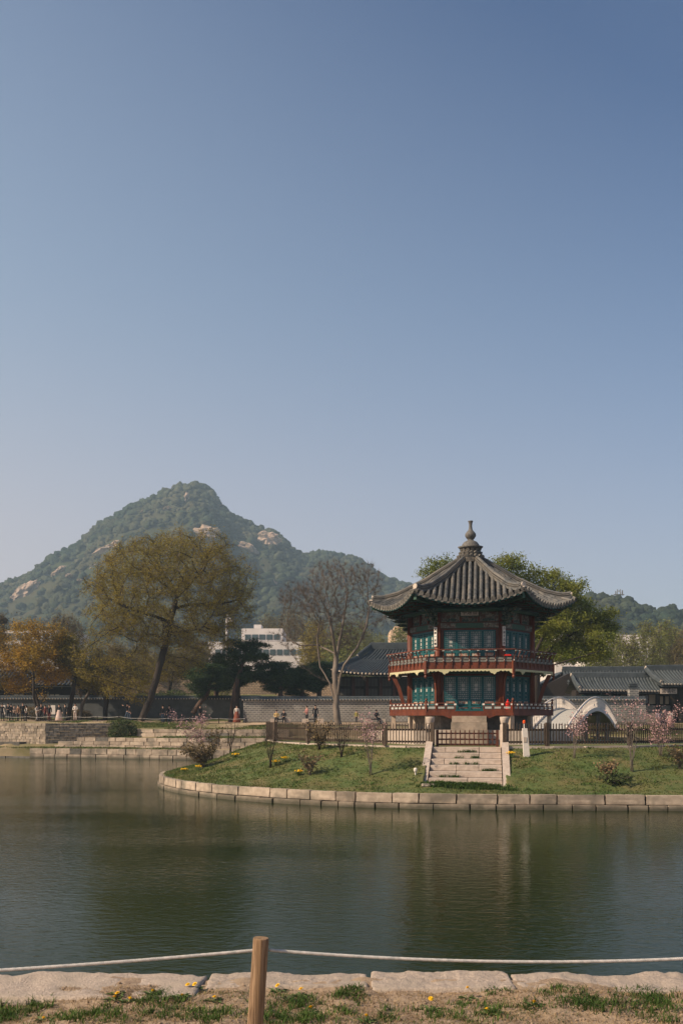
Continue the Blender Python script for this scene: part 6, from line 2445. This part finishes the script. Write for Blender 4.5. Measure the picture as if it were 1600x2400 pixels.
person('woman in dark top and long pale pink hanbok skirt', 139, 103.2, zl(139, 103.2), 1.68, BK, (0.60, 0.45, 0.38), 'stand', 0.2, skirt=True, long_hair=True)
person('man in black taking a photo with arms raised near the leaning trunk', 299, 103.5, zl(299, 103.5), 1.76, BK, JEAN, 'walk', -1.2, arms='photo')
person('person in jeans close behind the photographing man', 304, 104.6, zl(304, 104.6), 1.62, DK, JEAN, 'walk', -1.2)
person('person in black jacket and jeans, left of the standing couple', 382, 103.5, zl(382, 103.5), 1.76, BK, JEAN, 'stand', -0.3)
person('person in black jacket and jeans, right of the standing couple', 397, 103.9, zl(397, 103.9), 1.74, BK, JEAN, 'stand', 0.3)
person('lone man in black with a white bag walking on the path', 469, 102, zl(469, 102), 1.72, BK, DK, 'walk', 0.8)
person('visitor in white top and wide brown-red hanbok skirt by the wall end', 555, 99.5, zl(555, 99.5), 1.68, WH, (0.20, 0.06, 0.035), 'stand', 0.1, skirt=True)
BZ = 2.98
person('seated person in yellow top on the left stone bench', 648, 94.0, BZ, 1.66, (0.50, 0.34, 0.13), BK, 'sit', 0.0)
person('seated person in black jacket with white shirt on the left stone bench', 665, 94.0, BZ, 1.70, BK, BK, 'sit', 0.1)
person('standing person in pink shirt beside the middle bench', 719, 94.6, BZ, 1.66, (0.42, 0.19, 0.17), BK, 'stand', -1.0, arms='front')
person('standing woman with long dark hair and long dark coat by the middle bench', 739, 94.6, BZ, 1.72, BK, DK, 'stand', 0.2, long_hair=True, coat=0.3)
person('small child in yellow-green vest near the brick wall', 835, 97.5, BZ, 1.25, (0.30, 0.26, 0.06), DK, 'stand', 0.0)
person('seated person in black on the right stone bench', 882, 94.0, BZ, 1.70, BK, DK, 'sit', 0.5)
zr_ = zl(1545, 97.5)
person('visitor in pale lilac top behind the fullest pink shrub', 1541, 97.5, zr_, 1.62, (0.42, 0.38, 0.44), (0.48, 0.30, 0.26), 'stand', 0.4, long_hair=True)
person('dark-clothed visitor standing before the gate hall wall', 1553, 98.5, zr_, 1.74, DK, BK, 'stand', 0.0)
person('visitor in white blouse and pink skirt at the gate hall', 1569, 97.8, zr_, 1.66, WH, (0.50, 0.27, 0.24), 'stand', -0.4, skirt=True)

# benches
mb_leg = MB(); mb_leg.box((0, 0, 0.24), (0.62, 0.5, 0.48)); me_bl = mb_leg.mesh('end_block', [M['granite_pale']])
mb_pl = MB(); mb_pl.box((0, 0, 0.05), (2.2, 0.46, 0.10)); me_bp = mb_pl.mesh('seat', [M['timber_dark']])
for (pa, pb, lab) in ((639, 675, 'left stone bench, carrying two seated people'), (713, 753, 'middle stone bench, with two people standing at it'), (858, 897, 'right stone bench, carrying one seated person')):
    a, b_ = at(pa, 1700, 94), at(pb, 1700, 94)
    e = empty('stone_bench', ((a[0] + b_[0]) / 2, 94, BZ), lab, 'bench', 'stone benches by the wall')
    inst('end_block', me_bl, e, (a[0] + 0.1, 94, BZ))
    inst('end_block', me_bl, e, (b_[0] - 0.1, 94, BZ))
    inst('seat', me_bp, e, ((a[0] + b_[0]) / 2, 94, BZ + 0.36), 0, ((b_[0] - a[0] - 0.7) / 2.2, 1, 1))

# pale banners, rope posts on the far bank
for (px, lab) in ((125, 'pale banner board standing in the middle of the crowd'), (8, 'pale banner board at the left edge of the crowd')):
    p = at(px, 1690, 106)
    p[2] = zl(px, 106)
    e = empty('banner_board', p, lab, 'banner', 'banner boards')
    q = MB(); q.box(p + np.array([0, 0, 1.15]), (0.46, 0.06, 0.95)); q.build('panel', M['white_paint'], e)
    q = MB(); q.box(p + np.array([-0.2, 0.04, 0.6]), (0.05, 0.05, 1.3)).box(p + np.array([0.2, 0.04, 0.6]), (0.05, 0.05, 1.3)); q.build('stand', M['timber_dark'], e)
rope = empty('bank_rope_fence', at(330, 1690, 98), 'low rope barrier on thin posts along the far path', 'rope fence')
prev = None
for px in (-20, 40, 100, 160, 222, 276, 335, 395, 453, 521, 583):
    x = (px - 800) / F * 98.5
    y = float(bank_y(x)) + 11.6
    z = float(land_z(x, y))
    q = MB(); q.tube([(x, y, z - 0.1), (x, y, z + 0.55)], 0.045, 6); q.build('rope_post', M['timber_dark'], rope)
    if prev is not None:
        a = np.array(prev); c = np.array((x, y, z + 0.48))
        q = MB(); q.tube([a * (1 - t_) + c * t_ - np.array([0, 0, 0.08 * math.sin(math.pi * t_)]) for t_ in np.linspace(0, 1, 7)], 0.014, 4); q.build('rope', M['rope'], rope)
    prev = (x, y, z + 0.48)

# ------------------------------------------------------------------ near bank: posts, ropes, flowers
pb_ = at(590, 2440, 5.9)
pb_[2] = 1.45
ptp = at(612, 2198, 5.9)
wp = empty('wooden_post', (pb_[0], 5.9, 1.5), 'round weathered wooden rope post in the foreground, leaning slightly', 'post')
q = MB()
ax = np.array(ptp) - np.array(pb_)
prof_t = np.concatenate([np.linspace(0, 0.97, 16), [0.985, 0.995, 1.0]])
pts = [np.array(pb_) + ax * t_ for t_ in prof_t]
rad = [0.0475 - 0.0015 * t_ for t_ in prof_t[:-2]] + [0.0455, 0.043]
q.tube(pts, rad, 28)
q.build('shaft', M['post_wood'], wp, smooth=False)
for pl in wp.children[0].data.polygons:
    pl.use_smooth = len(pl.vertices) == 4
rp = np.array(pb_) + ax * 0.90 + np.array([0, 0.05, 0])


def twisted_rope(name, label, pts_, parent_pts=None):
    """Three strands laid around a hanging line."""
    pts_ = np.array(pts_)
    e = empty(name, pts_[0], label, 'rope', 'foreground ropes')
    L_ = np.concatenate([[0], np.cumsum(np.linalg.norm(np.diff(pts_, axis=0), axis=1))])
    n_ = int(L_[-1] / 0.006)
    s_ = np.linspace(0, L_[-1], n_)
    c = np.stack([np.interp(s_, L_, pts_[:, k]) for k in range(3)], 1)
    for j in range(3):
        a = s_ / 0.034 * 2 * math.pi / 1.0 + j * 2 * math.pi / 3
        d = np.gradient(c, axis=0)
        d /= np.linalg.norm(d, axis=1)[:, None]
        sd = np.cross(d, np.array([0, 0, 1.0]))
        sd /= np.linalg.norm(sd, axis=1)[:, None]
        u = np.cross(sd, d)
        q = MB()
        q.tube(c + 0.0052 * (np.cos(a)[:, None] * sd + np.sin(a)[:, None] * u), 0.0056, 5)
        q.build('strand', M['rope'], e, smooth=True)


def hang(a, b_, sag, n_=60):
    t_ = np.linspace(0, 1, n_)
    p = np.array(a)[None] * (1 - t_)[:, None] + np.array(b_)[None] * t_[:, None]
    p[:, 2] -= sag * 4 * t_ * (1 - t_)
    return p


LPp, RPp = np.array([-3.7, 5.45, 2.10]), np.array([3.3, 6.3, 2.133])
twisted_rope('rope', 'white rope hanging from the wooden post towards the left edge', hang(rp, LPp, 0.029))
twisted_rope('rope', 'white rope hanging from the wooden post towards the right edge', hang(rp + np.array([0.05, 0.0, -0.002]), RPp, 0.089))
for p, lab in ((LPp, 'wooden rope post beyond the left edge'), (RPp, 'wooden rope post beyond the right edge')):
    q = MB()
    q.lathe([(0.047, 0), (0.046, 0.72), (0.042, 0.735), (0.0, 0.737)], 20, (p[0], p[1] - 0.05, 1.5))
    o = q.piece('wooden_post', M['post_wood'], smooth=False)
    tag(o, lab, 'post')

# grass, weeds and dandelions on the near bank
def blades(name, cent, n_per, h, w_, mt, lean=0.5, seed=0, spread_=0.03):
    """Curved grass blades: two quads and a tip each."""
    r_ = np.random.default_rng(seed)
    c = np.repeat(cent, n_per, 0)
    n_ = len(c)
    hh = (h * np.ones(len(cent)) if np.isscalar(h) else h)
    hh = np.repeat(hh, n_per) * r_.uniform(0.5, 1.2, n_)
    c = c + np.concatenate([r_.normal(0, spread_, (n_, 2)), np.zeros((n_, 1))], 1)
    a = r_.uniform(0, 2 * math.pi, n_)
    d = np.stack([np.cos(a), np.sin(a), np.zeros(n_)], 1)
    sd = np.stack([-np.sin(a), np.cos(a), np.zeros(n_)], 1)
    ln = r_.uniform(0.15, lean, n_)[:, None] * hh[:, None]
    up = np.array([0, 0, 1.0]) * hh[:, None]
    p0, p1, p2 = c, c + up * 0.6 + d * ln * 0.45, c + up * 0.92 + d * ln * 1.3
    ww = w_ * r_.uniform(0.7, 1.2, n_)[:, None]
    v = np.stack([p0 - sd * ww, p0 + sd * ww, p1 + sd * ww * 0.8, p1 - sd * ww * 0.8, p2], 1).reshape(-1, 3)
    b_ = np.arange(n_)[:, None] * 5
    fi = np.concatenate([b_ + np.array([0, 1, 2, 3]), b_ + np.array([3, 2, 4])], 1).ravel()
    me = raw_mesh(name, v, fi, np.tile([4, 3], n_), False, [mt])
    t_ = me.attributes.new("tint", 'FLOAT', 'FACE')
    t_.data.foreach_set("value", np.repeat(r_.random(n_), 2).astype(np.float32))
    return tag(link(name, me), kind='stuff')


r_ = np.random.default_rng(5)
# clumps seen in the photo: column, row, size
CL = [(40, 2362, 2.2), (90, 2350, 1.4), (15, 2385, 1.6), (240, 2375, 1.2), (370, 2360, 1.6), (400, 2345, 1.2), (355, 2380, 1.5), (375, 2333, 0.8), (520, 2306, 1.0), (545, 2310, 0.8), (680, 2352, 1.6), (700, 2345, 1.2), (810, 2333, 1.8), (825, 2325, 1.2), (715, 2385, 1.8), (800, 2370, 1.0), (900, 2378, 1.4), (1010, 2368, 1.0), (1065, 2382, 1.3), (1140, 2372, 1.6), (1150, 2322, 0.9), (1345, 2350, 1.6), (1375, 2358, 1.6), (1400, 2365, 1.2), (1450, 2360, 1.6), (1500, 2330, 1.8), (1530, 2338, 1.4), (1540, 2355, 1.6), (1580, 2380, 1.8), (1310, 2328, 1.0), (1080, 2350, 0.7), (1235, 2362, 1.0), (640, 2395, 1.6), (500, 2385, 1.6), (450, 2392, 1.6), (160, 2390, 1.8), (250, 2392, 1.6), (620, 2380, 1.2)]
cent, hs = [], []
for (px, py, s_) in CL:
    Y0_ = (H - 1.57) * F / (py - HY)
    X0_ = (px - 800) / F * Y0_
    for k in range(int(22 * s_)):
        cx, cy_ = X0_ + r_.normal(0, 0.052 * s_), Y0_ + r_.normal(0, 0.06 * s_)
        if cy_ > 7.35: continue
        cent.append((cx, cy_, 0)); hs.append(0.022 + 0.028 * s_ * r_.random())
cent = np.array(cent)
cent[:, 2] = [near_z(a, b_) - 0.004 for a, b_ in cent[:, :2]]
blades('grass_clumps', cent, 9, np.array(hs), 0.0035, M['grass_blade'], 1.2, 61, 0.02)
n_ = 2600
cx, cy_ = r_.uniform(-2.6, 2.8, n_), r_.uniform(5.9, 7.3, n_)
dn = fbm(np.stack([cx, cy_], 1) * 2.2, 3, 88)
k = dn > 0.05
c2 = np.stack([cx[k], cy_[k], np.array([near_z(a, b_) for a, b_ in zip(cx[k], cy_[k])]) - 0.004], 1)
blades('short_grass', c2, 7, 0.022, 0.0028, M['grass_blade'], 1.6, 63, 0.03)
cx, cy_ = r_.uniform(-2.6, 2.8, 6000), r_.uniform(5.9, 7.3, 6000)
c2 = np.stack([cx, cy_, np.array([near_z(a, b_) for a, b_ in zip(cx, cy_)]) - 0.002], 1)
blades('dry_grass', c2, 5, 0.020, 0.0022, M['dry_blade'], 2.6, 67, 0.035)
# gravel crumbs
n_ = 3500
cx, cy_ = r_.uniform(-2.7, 2.9, n_), r_.uniform(5.8, 7.4, n_)
bm = bmesh.new(); bmesh.ops.create_icosphere(bm, subdivisions=1, radius=1)
v0 = np.array([tuple(q.co) for q in bm.verts]); f0 = np.array([[q.index for q in f.verts] for f in bm.faces]); bm.free()
cz = np.array([near_z(a, b_) for a, b_ in zip(cx, cy_)])
sz = 0.004 + 0.011 * r_.random(n_) ** 3
v = (v0[None] * (sz[:, None, None] * r_.uniform(0.6, 1.2, (n_, 1, 3)))) + np.stack([cx, cy_, cz + sz * 0.3], 1)[:, None]
f = (f0[None] + (np.arange(n_) * len(v0))[:, None, None]).reshape(-1, 3)
tag(link('gravel', raw_mesh('gravel', v.reshape(-1, 3), f.ravel(), np.full(len(f), 3), False, [M['soil']])), kind='stuff')

# dandelions: flower head, stalk, leaf rosette
hd = MB()
for ring, (rr, zz_, cnt) in enumerate(((0.020, 0.0, 16), (0.014, 0.005, 12), (0.008, 0.009, 8))):
    for i in range(cnt):
        a = 2 * math.pi * i / cnt + ring
        d = np.array([math.cos(a), math.sin(a), 0]); s2 = np.array([-math.sin(a), math.cos(a), 0])
        hd.add([s2 * 0.002, -s2 * 0.002, d * rr - s2 * 0.003 + np.array([0, 0, zz_]), d * rr + s2 * 0.003 + np.array([0, 0, zz_])], [(0, 1, 2, 3)])
hd.lathe([(0.004, -0.008), (0.008, -0.002), (0.006, 0.006), (0.0, 0.008)], 8)
me_hd = hd.mesh('flower_head', [M['petal_yellow']])
stm = MB(); stm.tube([(0, 0, -1), (0.05, 0.02, -0.5), (0, 0, 0)], 0.0022 / 1.0, 5); me_st = stm.mesh('stalk', [M['stem_green']])
lv = MB()
for i in range(9):
    a = 2 * math.pi * i / 9 + 0.2
    d = np.array([math.cos(a), math.sin(a), 0]); s2 = np.array([-math.sin(a), math.cos(a), 0]); L_ = 0.055 + 0.02 * (i % 3)
    lv.add([np.zeros(3), d * L_ * 0.6 + s2 * 0.010 + Z * 0.016, d * L_ + Z * 0.010, d * L_ * 0.6 - s2 * 0.010 + Z * 0.016], [(0, 1, 2, 3)])
me_lv = lv.mesh('leaf_rosette', [M['stem_green']])
DL = [(275, 2327, 'dandelion second from the left, at the edge of the long stone'), (269, 2336, 'dandelion just below another at the long edging stone'), (305, 2339, 'dandelion alone in bare soil near the long stone'), (358, 2321, 'large dandelion on its own leaf clump beside the long stone'), (427, 2332, 'dandelion between the leaf clump and the wooden post'), (440, 2307, 'left dandelion of the pair at the stone joint'), (456, 2306, 'right dandelion of the pair at the stone joint'), (503, 2336, 'dandelion closest to the left of the wooden post'), (650, 2309, 'dandelion right of the wooden post against the stone'), (705, 2317, 'small dandelion midway between post and big grass clump'), (728, 2360, 'dandelion low in the grass right of the wooden post'), (1009, 2340, 'dandelion on bare soil below the third edging stone'), (1095, 2314, 'dandelion at the foot of the third edging stone'), (1140, 2364, 'dandelion inside a leaf clump right of centre'), (1250, 2347, 'rightmost dandelion, above a small tuft'), (858, 2379, 'dandelion low at the bottom centre'), (103, 2385, 'dandelion at the bottom left corner')]
for k, (px, py, lab) in enumerate(DL):
    st_h = 0.035 + 0.02 * r_.random()
    Y0_ = (H - 1.57 - st_h) * F / (py - HY)
    Y0_ = min(Y0_, 7.30)
    X0_ = (px - 800) / F * Y0_
    z = near_z(X0_, Y0_)
    e = empty('dandelion', (X0_, Y0_, z), lab, 'dandelion', 'dandelions on the near bank')
    zt = H - (py - HY) / F * Y0_
    zt = max(zt, z + 0.02)
    inst('flower_head', me_hd, e, (X0_, Y0_, zt), r_.uniform(0, 6), (0.95,) * 3, rx=r_.uniform(0.1, 0.6))
    inst('stalk', me_st, e, (X0_, Y0_, zt), 0, (1, 1, max(zt - z, 0.02)))
    inst('leaf_rosette', me_lv, e, (X0_, Y0_, z + 0.004), r_.uniform(0, 6))

# island turf and daffodils
n_ = 17000
th = r_.uniform(math.radians(150), math.radians(345), n_)
ri, rw = isl_in_r(th), wall_r(th) - 0.25
rr = ri - 0.5 + (rw - ri + 0.5) * r_.random(n_) ** 0.8
cx, cy_ = IC[0] + rr * np.cos(th), IC[1] + rr * np.sin(th)
lx = np.cos(IROT) * (cx - IC[0]) + np.sin(IROT) * (cy_ - IC[1])
ly = -np.sin(IROT) * (cx - IC[0]) + np.cos(IROT) * (cy_ - IC[1])
k = ~((np.abs(lx) < 1.9) & (ly < -9.2) & (ly > -14.95))
cx, cy_ = cx[k], cy_[k]
cz = isl_z(cx, cy_)
hh = 0.05 + 0.05 * np.clip(fbm(np.stack([cx, cy_], 1) * 0.9, 3, 15) + 0.5, 0, 1.4)
blades('island_grass', np.stack([cx, cy_, cz - 0.01], 1), 4, hh, 0.016, M['turf_blade'], 1.1, 71, 0.08)
# lush patch at the stair foot and weeds on the steps
cent = []
for k in range(420):
    p = loc2w(r_.normal(0, 0.8), -15.25 + r_.normal(0, 0.14))
    cent.append((p[0], p[1], gz(p[0], p[1])))
blades('lush_grass', np.array(cent), 10, 0.16, 0.016, M['grass_blade'], 0.8, 73, 0.06)
cent = []
for i in range(NS):
    for k in range(3 if i else 1):
        u0 = r_.uniform(-1.2, 1.2)
        for j in range(7):
            p = loc2w(u0 + r_.normal(0, 0.10), -14.88 + 0.74 * i)
            cent.append((p[0], p[1], 0.56 + (2.22 - 0.56) * i / NS))
blades('step_weeds', np.array(cent), 6, 0.15, 0.012, M['grass_blade'], 1.3, 74, 0.04)
# grass edge on the far bank terraces
n_ = 9000
cx = r_.uniform(-33, -4, n_)
dd = r_.uniform(0.4, 11.0, n_)
cy_ = bank_y(cx) + dd
k = (fbm(np.stack([cx, cy_], 1) * 0.35, 3, 19) > -0.05) & ((dd < 2) | (dd > 2.6))
k &= ~((cx < -20.3) & (dd > 3) & (dd < 8.2))
c2 = np.stack([cx[k], cy_[k], land_z(cx[k], cy_[k])], 1)
blades('bank_grass', c2, 5, 0.16, 0.022, M['turf_blade'], 1.1, 79, 0.15)

daf = MB()
for i in range(16):
    a, rr_ = r_.uniform(0, 6.28), 0.18 * r_.random() ** 0.5
    c = np.array([math.cos(a) * rr_, math.sin(a) * rr_, 0.16 + 0.08 * r_.random()])
    daf.lathe([(0.0, -0.02), (0.045, 0.0), (0.02, 0.01), (0.022, 0.04), (0.0, 0.04)], 6, c, 0)
    daf.tube([(c[0] * 0.6, c[1] * 0.6, -0.03), tuple(c)], 0.006, 4, 1)
    for j in range(2):
        b_ = r_.uniform(0, 6.28)
        daf.add([(c[0] * 0.6, c[1] * 0.6, 0), (c[0] * 0.6 + 0.02, c[1] * 0.6, 0), (c[0] + 0.08 * math.cos(b_), c[1] + 0.08 * math.sin(b_), 0.2)], [(0, 1, 2)], 1)
me_daf = daf.mesh('daffodil_clump', [M['petal_yellow'], M['stem_green']])
for (px, py, lab) in ((432, 1812, 'yellow daffodil clump at the left tip of the island'), (466, 1805, 'yellow daffodil clump below the rust-brown shrub'), (552, 1777, 'tiny yellow daffodil clump on the left shoulder'), (646, 1794, 'yellow daffodil clump at the foot of the leafless lawn shrub'), (668, 1786, 'yellow daffodil clump just right of the leafless lawn shrub'), (700, 1818, 'sparse yellow daffodil clump low on the left lawn'), (1196, 1775, 'yellow daffodil clump beside the right stair cheek')):
    Yd = solve_Y(px, py)
    p = on_island(px, py, Yd)
    tag(inst('daffodil_clump', me_daf, None, p, r_.uniform(0, 6)), lab, 'daffodils', 'daffodils on the island')

# ------------------------------------------------------------------ air
hz = MB()
hz.box((300, 900, 129), (6400, 3000 , 262))
m = bpy.data.materials.new("haze_air")
m.use_nodes = True
N, L = nt(m)
N.remove(N["Principled BSDF"])
pv = N.new("ShaderNodeVolumePrincipled")
pv.inputs["Color"].default_value = (0.62, 0.84, 1.0, 1)
pv.inputs["Density"].default_value = 0.00034
pv.inputs["Anisotropy"].default_value = 0.0
L.new(pv.outputs[0], N["Material Output"].inputs["Volume"])
o = hz.build('haze', m)
tag(o, kind='stuff')

bpy.data.scenes.remove(bench_scene)
